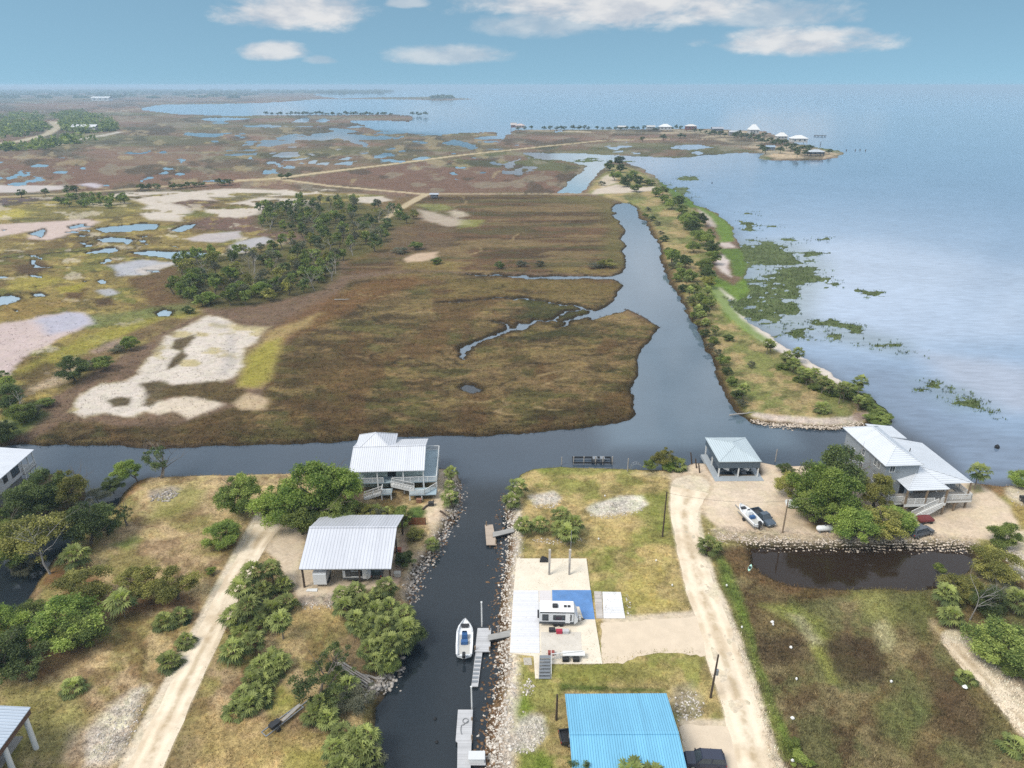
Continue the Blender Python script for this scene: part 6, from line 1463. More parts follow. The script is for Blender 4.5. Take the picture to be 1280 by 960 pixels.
ribbon('gravel_road', [(968,1010,2.5),(945,958,2.35),(925,880,2.35),(906,824,2.5),(888,768,2.4),(876,738,2.3),(866,700,2.3),(857,660,2.25),(855,636,2.6),(862,612,3.6)], 'pale gravel road on the centre lot', DIRT, 1.03, .12, seed=3)
ribbon('sand_path', [(1190,804,1.5),(1206,822,1.7),(1240,856,1.7),(1285,908,1.9),(1330,960,2)], 'pale sand path at the right edge', DIRT, 1.03, .12, seed=4)
def sheet(name, pts, label, mat, z=1.03, ragged=0, th=.1, kind='structure'):
    random.seed(len(pts)); q = []
    P3 = [G(x, y, z) for x, y in pts]
    for i in range(len(P3)):
        a, b = P3[i], P3[(i + 1) % len(P3)]; n = max(1, int((b - a).length / .7)) if ragged else 1
        for k in range(n):
            p = a.lerp(b, k / n)
            if ragged: p += Vector((random.uniform(-ragged, ragged), random.uniform(-ragged, ragged), 0))
            q.append(p)
    c = sum(q, Vector()) / len(q); mb = MB(); mb.prism([p - c for p in q], -th, 0); o = mb.build(name, mat, None, c)
    return tag(o, label, kind=kind)
sheet('gravel_drive', [(752,779),(772,777),(797,776),(835,774),(872,770),(882,792),(890,822),(870,819),(847,817),(819,817),(797,821),(780,829),(753,829)], 'gravel drive between slab and road', paint('gravel_sheet', alb(228, 210, 186, k=.68), .95, .16, .5, spec=.1), 1.02, .2)
sheet('gravel_parking', [(849,908),(866,905),(883,907),(914,907),(926,930),(944,972),(950,1000),(870,1000),(858,950)], 'gravel parking by the blue roof', paint('gravel_sheet', alb(220, 202, 176), .95, .14, .5), 1.02, .2)
sheet('concrete_slab', [(646,698),(733,698),(738,736),(744,775),(753,829.5),(688,829.5),(686,847),(669,848),(667,820),(637,816),(642,737)], 'old house slab of pale concrete', paint('slab_concrete', alb(234, 222, 202, k=.72), .85, .22, .35, bump=.2), 1.12, 0, .3)
def patch(name, pts, label, cat, mat, z, th=.02, kind=None):
    o = sheet(name, pts, label, mat, z, 0, th, kind=None)
    return tag(o, cat=cat)
patch('blue_pad', [(690,737.5),(738.6,737.5),(743.5,774),(730,774),(728,770),(724,758),(690.5,758)], 'L-shaped blue painted patch of the slab under the travel trailer', 'painted pad', paint('blue_coating', (.085, .19, .40), .7, .4, .6), 1.145)
patch('deck_platform', [(642,738),(673,738),(674.5,816),(637.5,815.5)], 'pale grey board deck along the west side of the slab', 'deck', DECKY, 1.17, .06)
patch('boards_panel', [(674,738),(689,738),(690,757),(674.5,757)], 'pale panel of boards between deck and blue pad', 'deck', paint('pale_panel', alb(226, 220, 220, k=.68), .8, .1, .6), 1.15)
patch('tile_pad', [(753,739.5),(776,740),(781.5,772.5),(754.5,772.5)], 'white stone tile pad right of the blue pad', 'tile pad', boards('white_tiles', alb(236, 236, 238, k=.74), .6, 1, .14), 1.1, .2)
patch('paver_strip', [(742.5,739),(752,739.3),(753.8,772.6),(745.5,772.6)], 'grey paver strip between blue pad and white tiles', 'paving', boards('grey_pavers', alb(206, 198, 190), .3, 1, .2), 1.09, .2)
patch('paving_slab', [(654,822),(664,822),(665,831),(655,831)], 'small square paving slab in the grass below the deck', 'paving', CONC, 1.06, .15)
patch('grey_mat', [(676,790),(726,790),(728,822),(677,822)], 'grey worn area of concrete in front of the travel trailer', 'paving', paint('worn_concrete', alb(228, 220, 208), .9, .2, .6), 1.135)

# ------------------------------------------------------------------ stones
def stones(name, label, spots, size, mats, seed=0, z=None):
    rs.seed(seed); t_ = (1 + 5 ** .5) / 2
    base = np.array([(-1, t_, 0), (1, t_, 0), (-1, -t_, 0), (1, -t_, 0), (0, -1, t_), (0, 1, t_), (0, -1, -t_), (0, 1, -t_), (t_, 0, -1), (t_, 0, 1), (-t_, 0, -1), (-t_, 0, 1)]) / 1.9
    fc = np.array([(0, 11, 5), (0, 5, 1), (0, 1, 7), (0, 7, 10), (0, 10, 11), (1, 5, 9), (5, 11, 4), (11, 10, 2), (10, 7, 6), (7, 1, 8), (3, 9, 4), (3, 4, 2), (3, 2, 6), (3, 6, 8), (3, 8, 9), (4, 9, 5), (2, 4, 11), (6, 2, 10), (8, 6, 7), (9, 8, 1)])
    V = []; Fq = []; T = []
    for i, p in enumerate(spots):
        s = size * (.45 + rs.rand() ** 3 * 1.6); a = rs.rand() * 6.28; sc3 = np.array([1 + .5 * rs.rand(), .8 + .3 * rs.rand(), .5 + .3 * rs.rand()]) * s
        q = base * sc3 * (1 + .25 * rs.normal(size=(12, 1))); q = np.stack([q[:, 0] * math.cos(a) - q[:, 1] * math.sin(a), q[:, 0] * math.sin(a) + q[:, 1] * math.cos(a), q[:, 2]], 1)
        Fq.append(fc + 12 * i); V.append(q + np.array(p)); T.append(np.full(20, rs.rand()))
    o = bpy.data.objects.new(name, raw_mesh(name, np.concatenate(V), np.concatenate(Fq), mats, np.concatenate(T))); col.objects.link(o)
    return tag(o, label, 'stones', kind='stuff')
def stone_mat(name, c, c2):
    m, t, b = new_mat(name); at = t.node('ShaderNodeAttribute', attribute_name='tone'); n = t.noise(coords(t), 2.5, 3)
    t.link(t.scale(t.mix(at.outputs['Fac'], c, c2), t.math('MULTIPLY_ADD', n, .7, .65)), b.inputs['Base Color']); b.inputs['Roughness'].default_value = .95; b.inputs['Specular IOR Level'].default_value = .15
    return m
LIME = stone_mat('limestone', (.33, .29, .245), (.62, .57, .51)); WEED = stone_mat('weedy_stone', (.055, .032, .018), (.22, .135, .075)); TAN = stone_mat('tan_stone', (.32, .26, .20), (.58, .50, .42)); GREYST = stone_mat('grey_stone', (.14, .12, .10), (.44, .40, .36))
gcx = {}
def ground_z(px, py):
    r = int(np.argmin(np.abs(rows - py))); c_ = int(np.argmin(np.abs(colsx - px))); return float(hgt[r * NC + c_])
def along(line, n, half):
    out = []
    L_ = [math.dist(line[i][:2], line[i + 1][:2]) for i in range(len(line) - 1)]; tot = sum(L_)
    for _ in range(n):
        u = random.random() * tot; i = 0
        while u > L_[i] and i < len(L_) - 1: u -= L_[i]; i += 1
        f = u / L_[i]; x = line[i][0] + (line[i + 1][0] - line[i][0]) * f; y = line[i][1] + (line[i + 1][1] - line[i][1]) * f
        g = G(x, y, .8); g.x += random.gauss(0, half); g.y += random.gauss(0, half)
        # height from the ground sheet
        dep = g.y * CP + (H - .8) * SP; vx = (g.y * -SP + (H - .8) * CP) / dep
        qx = 640 + F * g.x / dep; qy = 480 + F * vx
        g.z = max(ground_z(qx, qy), -.1) + .02; out.append(g)
    return out
def area(pg, n):
    out = []; x0, x1 = min(p[0] for p in pg), max(p[0] for p in pg); y0, y1 = min(p[1] for p in pg), max(p[1] for p in pg)
    while len(out) < n:
        q = (random.uniform(x0, x1), random.uniform(y0, y1))
        if inside(q, pg): g = G(*q, .95); g.z = ground_z(*q) + .02; out.append(g)
    return out
random.seed(21)
RB = [(638,612),(637,640),(640,670),(637,700),(634,740),(632,790),(631,840),(627,880),(620,910),(617,960),(616,1040)]
stones('rubble', 'white limestone rubble along the east bank of the canal', along(RB, 3600, .85), .13, LIME, 1)
stones('rubble', 'brown weedy stones at the water line of the east canal bank', along([(x - 13 + (5 if y < 640 else 0), y) for x, y in RB], 2400, .6), .13, WEED, 2)
stones('rubble', 'pale stones along the west canal bank', along([(566,594),(573,608),(573,630),(558,660),(545,686),(530,702),(519,726),(513,748)], 1700, .7), .13, GREYST, 3)
stones('rubble', 'dark weedy stones at the water line of the west canal bank', along([(576,600),(575,632),(561,658),(549,684),(535,699),(523,722),(517,748)], 900, .45), .12, WEED, 4)
stones('rubble', 'rocks on the west bank by the driftwood', along([(497,826),(486,842),(478,856),(462,862)], 260, .8), .2, GREYST, 5)
stones('rubble', 'stone bank along the far side of the pond', along([(896,672),(940,677),(1000,680),(1060,679),(1120,679),(1180,680),(1222,684)], 2300, .8), .10, TAN, 6)
stones('rubble', 'stones along the tip of the shore strip', along([(942,525),(960,529),(993,531),(1030,533),(1062,532),(1080,527)], 1300, .5), .12, TAN, 7)
for k, (pg, n, lb) in enumerate((([(664,626),(690,621),(701,628),(693,635),(670,636)], 150, 'white rubble patch left on the upper lawn'), ([(733,640),(745,633),(775,627),(800,627),(809,636),(796,642),(770,649),(742,648)], 330, 'long white rubble patch on the upper lawn'),
    ([(664,674),(690,671),(716,674),(730,672),(728,678),(700,681),(664,679)], 130, 'row of stones above the concrete slab'), ([(188,620),(214,613),(226,617),(212,627),(190,627)], 170, 'grey rubble heap by the channel on the west lot'), ([(650,862),(662,848),(668,858),(664,870),(654,870)], 90, 'heap of white rocks below the slab'),
    ([(652,908),(676,902),(682,924),(664,942),(640,940),(634,932)], 320, 'scattered white rock on the grass left of the blue roof'), ([(112,928),(142,890),(180,868),(178,890),(162,940),(116,955)], 300, 'scattered white rock in the dry grass of the west lot'), ([(848,868),(868,862),(880,890),(874,902),(848,902),(842,884)], 170, 'scattered stones between the blue roof and the leaning pole'),
    ([(1254,612),(1278,607),(1300,612),(1300,632),(1270,634)], 160, 'pale stone pile at the right edge by the shore'), ([(1248,684),(1262,682),(1288,716),(1284,730),(1262,708)], 240, 'stones on the slope at the right edge'), ([(374,754),(438,750),(440,760),(378,762)], 120, 'pale stones in front of the carport'), ([(782,742),(787,746),(790,770),(784,772)], 36, 'loose stones at the edge of the white tiles'), ([(820,872),(826,870),(880,878),(880,882),(822,876)], 30, 'stones at the corner of the blue roof'))):
    stones('rubble', lb, area(pg, int(n * 1.1)), .085 if k != 3 else .17, LIME if k not in (3,) else GREYST, 20 + k)
for (x, y, s, c) in ((965,780,.5,1),(966,783,.3,1),(988,812,.5,1),(995,851,.4,1),(990,900,.5,1),(1113,855,.4,1),(1205,862,.7,1),(990,954,.4,1),(908,734,.3,1),(927,786,.3,1),(748,676,.3,1),(820,703,.3,1),(840,734,.3,1),(756,622,.3,1)):
    rs.seed(int(x)); s = s * .5; mb = MB()
    ring = [(math.cos(a) * s * (.7 + .5 * rs.rand()), math.sin(a) * s * (.7 + .5 * rs.rand())) for a in np.linspace(0, 2 * PI, 8)[:-1]]
    mb.loft([[(x_ * .8, y_ * .8, 0) for x_, y_ in ring], [(x_, y_, .14) for x_, y_ in ring], [(x_ * .6, y_ * .6, .3) for x_, y_ in ring]]); g = G(x, y, .9); g.z = ground_z(x, y) + .2
    o = mb.build('stone', paint('white_stone', alb(236, 234, 230, k=.8), .8, .1, 3), None, g); tag(o, 'small white stone lying in the grass', 'stone', 'white stones scattered in the grass')

# ------------------------------------------------------------------ docks
ALU = boards('dock_boards', alb(206, 206, 208), .14, 1, .14)
GREYD = boards('grey_gangway', alb(176, 174, 170), .2, 1, .12)
def dock(name, label, pts, z=.55, th=.28, piles=(), mat=None, cat='dock'):
    P3 = [G(x, y, z) for x, y in pts]; c = sum(P3, Vector()) / len(P3); c.z = 0
    o = thing(name, label, cat, c); mb = MB(); q = [p - c for p in P3]; mb.prism(q, z - .12, z); mb.build('deck', mat or ALU, o)
    fl = MB(); cc = sum(q, Vector()) / len(q); fl.prism([cc + (p - cc) * .92 for p in q], z - .5, z - .122); fl.build('float', DARK, o)
    for (x, y, h) in piles:
        g = G(x, y, z) - c; mb = MB(); mb.tube([(g.x, g.y, -1), (g.x, g.y, h)], .11, 8); mb.build('pile', TIMBER if h < 3 else TRIM, o)
    return o
d1 = dock('floating_dock', 'small square wooden floating dock on the canal near the matching palms', [(606,656),(616,655.5),(621,681),(608,681)], .5, piles=((608, 657, 1.4), (620, 680, 1.4)), mat=boards('tan_dock', alb(196, 178, 160), .15, 1))
dock('gangway', 'pale gangway from the small floating dock to the bank', [(616,665),(642,660),(643,664.5),(616,671)], .75, mat=GREYD, cat='gangway')
d2 = dock('floating_dock', 'white floating dock beside the moored boat', [(597,785),(614,785),(612.5,814.5),(593.5,814.5)], .55, piles=((594, 812, 1.2), (612, 787, 1.2), (612, 813, 1.2)))
dock('gangway', 'grey gangway from the white dock to the slab deck', [(610,793.5),(639,787),(639,795),(611,800)], .95, mat=GREYD, cat='gangway')
dr = dock('drive_on_ramp', 'narrow white ramp dock extending below the floating dock', [(594.5,815),(603,815),(597.5,858),(589,858)], .4, cat='ramp')
mb = MB()
for i in range(7): a = G(594.3 - i * .75, 822 + i * 5, .42) - dr.location; b_ = G(601.5 - i * .75, 822 + i * 5, .42) - dr.location; mb.bar(a, b_, .35, .1)
mb.build('rollers', METAL, dr)
d3 = dock('floating_dock', 'long white floating dock at the bottom of the canal with a coiled hose', [(572.5,887),(591,887),(589.5,926),(587,990),(571,990),(572,928),(569.5,926)], .55, piles=((590, 900, 1.0), (590, 924, 1.2)))
dk = MB(); pts = [G(582 + 3.6 * math.cos(a), 901 + 3 * math.sin(a), .6) - Vector((0, 0, 0)) for a in np.linspace(0, 6.2, 16)] + [G(582 - 4 + 2 * math.cos(a), 912 + 6 * math.sin(a), .6) for a in np.linspace(-1.2, -4.5, 12)]
dk.tube(pts, .05, 6); o = dk.build('hose', paint('grey_hose', alb(140, 142, 144), .6), None); tag(o, 'coiled grey hose on the long white dock', 'hose')
bx_ = thing('dock_box', 'white dock box beside the long white dock', 'box', G(596, 949, .55)); mb = MB(); mb.box(-.95, -.55, 0, .95, .55, .6); mb.build('body', TRIM, bx_, bevel=.04); mb = MB(); mb.box(-1.0, -.6, .605, 1.0, .6, .7); mb.build('lid', WHITE, bx_, bevel=.02)
dock('box_platform', 'small float carrying the white dock box', [(586.5,945),(607,945),(607,956),(586.5,956)], .54, cat='dock')
def pole(px, py, h, r, label, mat, name='pole', cat='pole', z=0, lean=(0, 0), cap=True):
    g = G(px, py, z); o = thing(name, label, cat, g); mb = MB(); mb.tube([(0, 0, -1.2), (lean[0] * h, lean[1] * h, h)], [r, r * .8], 10); mb.build('shaft', mat, o, smooth=False)
    if cap: mb = MB(); mb.tube([(lean[0] * h, lean[1] * h, h), (lean[0] * h, lean[1] * h, h + r * .6)], [r * 1.25, r * .3], 10); mb.build('cap', mat, o)
    return o
pole(602.5, 783, 4.6, .13, 'tall white pole at the head of the floating dock by the boat', TRIM); pole(590, 887, 4.0, .12, 'white pole at the head of the long dock', TRIM)
for (x, y, h, lb) in ((702, 581, 1.9, 'short weathered pile at the top of the canal corner'), (784, 594, 4.0, 'bare timber pile left of the pale tree on the bank'), (969, 577, 3.0, 'thin pile in the channel right of the boathouse'), (623, 797, 2.2, 'short pile at the gangway of the white dock')): pole(x, y, h, .13, lb, GREYWOOD, cap=False)
o = thing('crab_trap', 'grey wire frame standing on the bank beside the timber pile', 'trap', G(795, 585, .9)); mb = MB()
for a in np.linspace(0, PI, 7): mb.bar((math.cos(a) * 1.1, -.4, math.sin(a) * 1.2), (math.cos(a) * 1.1, .5, math.sin(a) * 1.2), .07)
for y_ in (-.4, .5): mb.tube([(math.cos(a) * 1.1, y_, math.sin(a) * 1.2) for a in np.linspace(0, PI, 9)], .06, 6)
mb.build('frame', METAL, o)
# boat lift standing in the channel
bl = thing('boat_lift', 'dark open boat lift frame with posts standing in the channel', 'boat lift', G(740, 577, 0))
mb = MB()
for y_ in (-1.2, 1.2): mb.box(-4.2, y_ - .12, .3, 4.2, y_ + .12, .55)
for x_ in (-4.1, 0, 4.1): mb.box(x_ - .12, -1.1, .25, x_ + .12, 1.1, .5)
mb.build('frame', DARK, bl)
for x_ in (-4.1, -1.9, .6, 2.2, 4.2): mb = MB(); mb.tube([(x_, -1.2, -1), (x_, -1.2, 1.9)], .12, 8); mb.build('post', GREYWOOD, bl)
for x_ in (.6, 2.2): mb = MB(); mb.box(x_ - .5, -.6, .56, x_ + .5, .6, 1.0); mb.build('winch', METAL, bl)
for (x, y) in ((544, 899), (546, 928)): mb = MB(); mb.tube([(0, 0, -.1), (0, 0, .1), (0, 0, .22)], [.2, .22, .08], 8); o = mb.build('float', DARK, None, G(x, y, 0)); tag(o, 'small dark float on the canal water', 'float', 'dark floats on the canal')
for (x, y) in ((890, 229), (1246, 560)): mb = MB(); mb.tube([(0, 0, -.1), (0, 0, .5), (0, 0, .9)], [.5, .5, .1], 8); o = mb.build('buoy', DARK, None, G(x, y, 0)); tag(o, 'tiny dark buoy far out on the sea' if x < 900 else 'tiny dark buoy in the sea behind the grey house', 'buoy')

# ------------------------------------------------------------------ boats
def hull(L, B, D, n=13, bow=.42):
    """open rings from transom to bow: keel-chine-gunwale"""
    out = []
    for i in range(n):
        u = i / (n - 1); b = B / 2 * (1 - max(0, (u - (1 - bow)) / bow) ** 2.2) * (.93 + .07 * min(1, u * 4)); rise = D * .28 * max(0, (u - .45) / .55) ** 2; keel = D * .75 * max(0, (u - .72) / .28) ** 2.2
        x = -L / 2 + L * u; gz = D + rise; b = max(b, .03)
        out.append([(x, -b, gz), (x, -b * .86, D * .42 + rise * .5 + keel * .3), (x, 0, keel), (x, b * .86, D * .42 + rise * .5 + keel * .3), (x, b, gz), (x, b * .8, gz + .02), (x, b * .74, gz - .32 * (1 if u < .95 else .3)), (x, -b * .74, gz - .32 * (1 if u < .95 else .3)), (x, -b * .8, gz + .02)])
    return out
HULL = paint('white_gelcoat', alb(240, 242, 244, k=.75), .25, .04, 1, spec=.5); BLK = paint('black_plastic', (.02, .02, .022), .4, .15, 2); BLUE = paint('blue_canvas', (.03, .09, .22), .7, .15, 2)
def boat(label, loc, rz, L=7, B=2.5, D=1.1, motor=True, console=True, group=None, canopy=None):
    o = thing('motor_boat', label, 'boat', loc, rz, group); mb = MB(); mb.loft(hull(L, B, D)); mb.build('hull', HULL, o)
    mb = MB(); mb.box(-L * .46, -B * .32, D - .33, L * .30, B * .32, D - .30); mb.build('sole', paint('boat_sole', alb(206, 204, 198), .7, .08), o)
    if console:
        mb = MB(); mb.loft([[(-.5, -.42, D - .3), (.5, -.42, D - .3), (.5, .42, D - .3), (-.5, .42, D - .3)], [(-.35, -.38, D + .55), (.3, -.38, D + .55), (.3, .38, D + .55), (-.35, .38, D + .55)]]); c = mb.build('console', BLUE if canopy is None else HULL, o)
        mb = MB(); mb.slab([(.3, -.36, D + .56), (.3, .36, D + .56), (.05, .32, D + .95), (.05, -.32, D + .95)], .03); mb.build('windscreen', GLASS, c)
        mb = MB(); mb.box(-1.5, -.5, D - .3, -.85, .5, D + .25); mb.build('seat', BLUE, o, bevel=.05); mb = MB(); mb.box(L * .26, -B * .22, D - .1, L * .36, B * .22, D + .06); mb.build('bow_hatch', BLK, o)
    if motor:
        mb = MB(); mb.loft([[(-L / 2 - .75, -.2, D - .1), (-L / 2 - .1, -.2, D - .1), (-L / 2 - .1, .2, D - .1), (-L / 2 - .75, .2, D - .1)], [(-L / 2 - .8, -.24, D + .35), (-L / 2 - .1, -.24, D + .35), (-L / 2 - .1, .24, D + .35), (-L / 2 - .8, .24, D + .35)], [(-L / 2 - .65, -.16, D + .6), (-L / 2 - .2, -.16, D + .6), (-L / 2 - .2, .16, D + .6), (-L / 2 - .65, .16, D + .6)]])
        mb.box(-L / 2 - .5, -.1, -.1, -L / 2 - .2, .1, D - .11); mb.build('outboard', BLK, o)
    mb = MB(); mb.tube([(L * .46, 0, D * 1.28 + .05), (L * .40, .25, D * 1.28 + .35), (L * .22, B * .40, D * 1.1 + .4), (L * .1, B * .44, D + .05)], .025, 6); mb.tube([(L * .46, 0, D * 1.28 + .05), (L * .40, -.25, D * 1.28 + .35), (L * .22, -B * .40, D * 1.1 + .4), (L * .1, -B * .44, D + .05)], .025, 6); mb.build('bow_rail', METAL, o)
    return o
g = G(581, 801, .2); bt = boat('white open motor boat with blue console and black outboard moored on the canal', (g.x, g.y, .1), R(92), 7.0, 2.45, 1.0)
for s in (-1, 1):
    gg = G(574 if s < 0 else 590, 826, 0); pole(574 if s < 0 else 589, 824, .9, .07, 'thin dark lift guide post behind the stern of the moored boat, ' + ('left one' if s < 0 else 'right one'), BLK, cap=False)
g = G(935, 650, 1.0); tb = boat('white boat on a trailer parked beside the dark pickup', (g.x, g.y, 1.45), R(104), 6.4, 2.2, 1.0, console=True, canopy=1)
tr_ = thing('boat_trailer', 'grey boat trailer under the white parked boat', 'trailer', (g.x, g.y, 1.0), R(104)); mb = MB(); mb.box(-3.3, -.8, .4, 2.4, -.68, .52); mb.box(-3.3, .68, .4, 2.4, .8, .52); mb.box(2.2, -.06, .38, 4.6, .06, .5); mb.box(-.1, -1.1, .3, .1, 1.1, .42); mb.build('frame', METAL, tr_)
for s in (-1, 1): mb = MB(); mb.tube([(0, s * 1.0 - .1, .32), (0, s * 1.0 + .1, .32)], .32, 14); mb.build('wheel', BLK, tr_)
bl1 = boat('white boat on the left lift inside the boathouse', (44.25, 129.2, 1.6), R(-89), 7.2, 2.3, 1.0); bl2 = boat('white boat on the right lift inside the boathouse', (48.3, 129.2, 1.6), R(-89), 7.2, 2.3, 1.0)
# ------------------------------------------------------------------ cars
TYRE = paint('tyre', (.02, .02, .02), .85, .1); RIM = paint('rim', (.35, .36, .37), .35, .1, metal=.6); LAMP = paint('lamp_lens', (.55, .55, .52), .2, .05); TAIL = paint('tail_lens', (.35, .02, .015), .3, .1)
def car(kind, label, loc, rz, paintc, name, cat):
    bm_ = paint('car_paint_%d_%d_%d' % tuple(int(x * 999) for x in paintc), paintc, .3, .06, .8, spec=.6)
    L, W = (5.6, 1.95) if kind == 'pickup' else (4.8, 1.9); o = thing(name, label, cat, loc, rz); hw = W / 2
    def ring(x, w, z0, z1): return [(x, -w, z0 + .1), (x, -w * 1.0, (z0 + z1) / 2), (x, -w * .93, z1), (x, w * .93, z1), (x, w, (z0 + z1) / 2), (x, w, z0 + .1), (x, w * .8, z0), (x, -w * .8, z0)]
    belt = 1.05 if kind != 'jeep' else 1.1
    mb = MB()
    if kind == 'pickup':
        mb.loft([ring(L / 2, hw * .86, .45, .82), ring(L / 2 - .25, hw * .96, .35, .95), ring(L / 2 - 1.35, hw, .33, 1.05), ring(-.35, hw, .33, belt)])
        mb.loft([ring(-.36, hw, .33, .72), ring(-L / 2 + .1, hw, .36, .72), ring(-L / 2, hw * .96, .45, .70)])
        for s in (-1, 1): mb.box(-L / 2 + .05, s * hw * .93 - .07, .721, -.37, s * hw * .93 + .07, belt)
        mb.box(-L / 2 + .02, -hw * .86, .722, -L / 2 + .12, hw * .86, belt - .02)
        mb.build('body', bm_, o)
        b2 = MB(); b2.box(-L / 2 + .14, -hw * .85, .725, -.4, hw * .85, .75); b2.build('bed_liner', BLK, o); cab = (-.4, 1.35, -.15, .75)
    else:
        mb.loft([ring(L / 2, hw * .86, .42, .80), ring(L / 2 - .25, hw * .96, .34, .95), ring(L / 2 - 1.2, hw, .32, 1.03), ring(-L / 2 + .3, hw, .34, 1.05), ring(-L / 2, hw * .94, .45, .98)]); mb.build('body', bm_, o); cab = (-L / 2 + .12, 1.15, -L / 2 + .45, .45)
    x0, x1, t0, t1 = cab; top = 1.78 if kind != 'sedan' else 1.5
    mb = MB(); mb.loft([[(x0, -hw * .90, belt - .03), (x1, -hw * .90, belt - .03), (x1, hw * .90, belt - .03), (x0, hw * .90, belt - .03)], [(t0, -hw * .74, top - .04), (t1, -hw * .74, top - .04), (t1, hw * .74, top - .04), (t0, hw * .74, top - .04)]]); mb.build('window', GLASS, o)
    mb = MB(); mb.loft([[(t0 - .06, -hw * .77, top - .05), (t1 + .06, -hw * .77, top - .05), (t1 + .06, hw * .77, top - .05), (t0 - .06, hw * .77, top - .05)], [(t0 + .05, -hw * .70, top + .03), (t1 - .05, -hw * .70, top + .03), (t1 - .05, hw * .70, top + .03), (t0 + .05, hw * .70, top + .03)]])
    for s in (-1, 1):
        for (xa, xb) in ((x0, t0), (x1, t1), ((x0 + x1) / 2, (t0 + t1) / 2)): mb.bar((xa, s * hw * .905, belt - .02), (xb, s * hw * .75, top - .03), .08)
    mb.build('roof', bm_, o)
    for sx in (L * .31, -L * .31):
        for s in (-1, 1):
            mb = MB(); mb.tube([(sx, s * (hw - .12) - .12, .36), (sx, s * (hw - .12) + .12, .36)], .37, 16); wv_ = mb.build('wheel', TYRE, o); mb = MB(); mb.tube([(sx, s * (hw - .12) - .125, .36), (sx, s * (hw - .12) + .125, .36)], .21, 12); mb.build('rim', RIM, wv_)
    for s in (-1, 1):
        mb = MB(); mb.box(L / 2 - .1, s * hw * .66 - .16, .66, L / 2 + .02, s * hw * .66 + .16, .8); mb.build('headlight', LAMP, o); mb = MB(); mb.box(-L / 2 - .02, s * hw * .84 - .08, .7, -L / 2 + .08, s * hw * .84 + .08, .95); mb.build('tail_light', TAIL, o)
        mb = MB(); mb.box(x1 - .25, s * (hw + .02), belt - .02, x1 - .1, s * (hw + .2), belt + .14); mb.build('mirror', BLK, o)
    return o
g = G(953, 650, 1.0); car('pickup', 'dark blue-grey pickup parked beside the white boat', (g.x, g.y, 1.0), R(-72), (.055, .075, .10), 'pickup_truck', 'pickup')
g = G(998, 634, 1.0); jp = car('jeep', 'white off-road car with open roof at the edge of the yard grove', (g.x, g.y, 1.0), R(168), (.58, .60, .60), 'off_road_car', 'car')
g = G(880, 955, 1.0); car('suv', 'dark navy car on the gravel right of the blue roof', (g.x, g.y, 1.0), R(176), (.020, .024, .045), 'car', 'car')
g = G(708, 924, 1.0); car('pickup', 'black car half hidden under the left side of the blue roof', (g.x + 1.9, g.y, 1.0), R(8), (.02, .02, .022), 'car', 'car')
g = G(1150, 668, 1.0); car('suv', 'dark grey car parked under the grey house by the pond bank', (g.x, g.y, 1.0), R(20), (.09, .10, .115), 'car', 'car')
g = G(1163, 655, 1.0); o = thing('garden_cart', 'low dark red covered cart under the front stair of the grey house', 'cart', (g.x - .8, g.y + .6, 1.0), R(8)); mb = MB(); mb.loft([[(-1.4, -.8, .5), (1.4, -.8, .5), (1.4, .8, .5), (-1.4, .8, .5)], [(-1.4, -.8, .9), (1.4, -.8, .9), (1.4, .8, .9), (-1.4, .8, .9)], [(-1.0, -.5, 1.3), (.9, -.55, 1.2), (.9, .5, 1.25), (-1.0, .5, 1.35)]]); mb.build('cover', paint('red_cover', (.14, .03, .03), .8, .2, 2), o, bevel=.06)
for x_ in (-.8, .8):
    for s_ in (-1, 1): mb = MB(); mb.tube([(x_, s_ * .7 - .1, .3), (x_, s_ * .7 + .1, .3)], .3, 12); mb.build('wheel', TYRE, o)
g = G(1281, 632, 1.0); car('suv', 'black car cut by the right edge at the stone pile', (g.x + .8, g.y, 1.0), R(80), (.02, .022, .026), 'car', 'car')
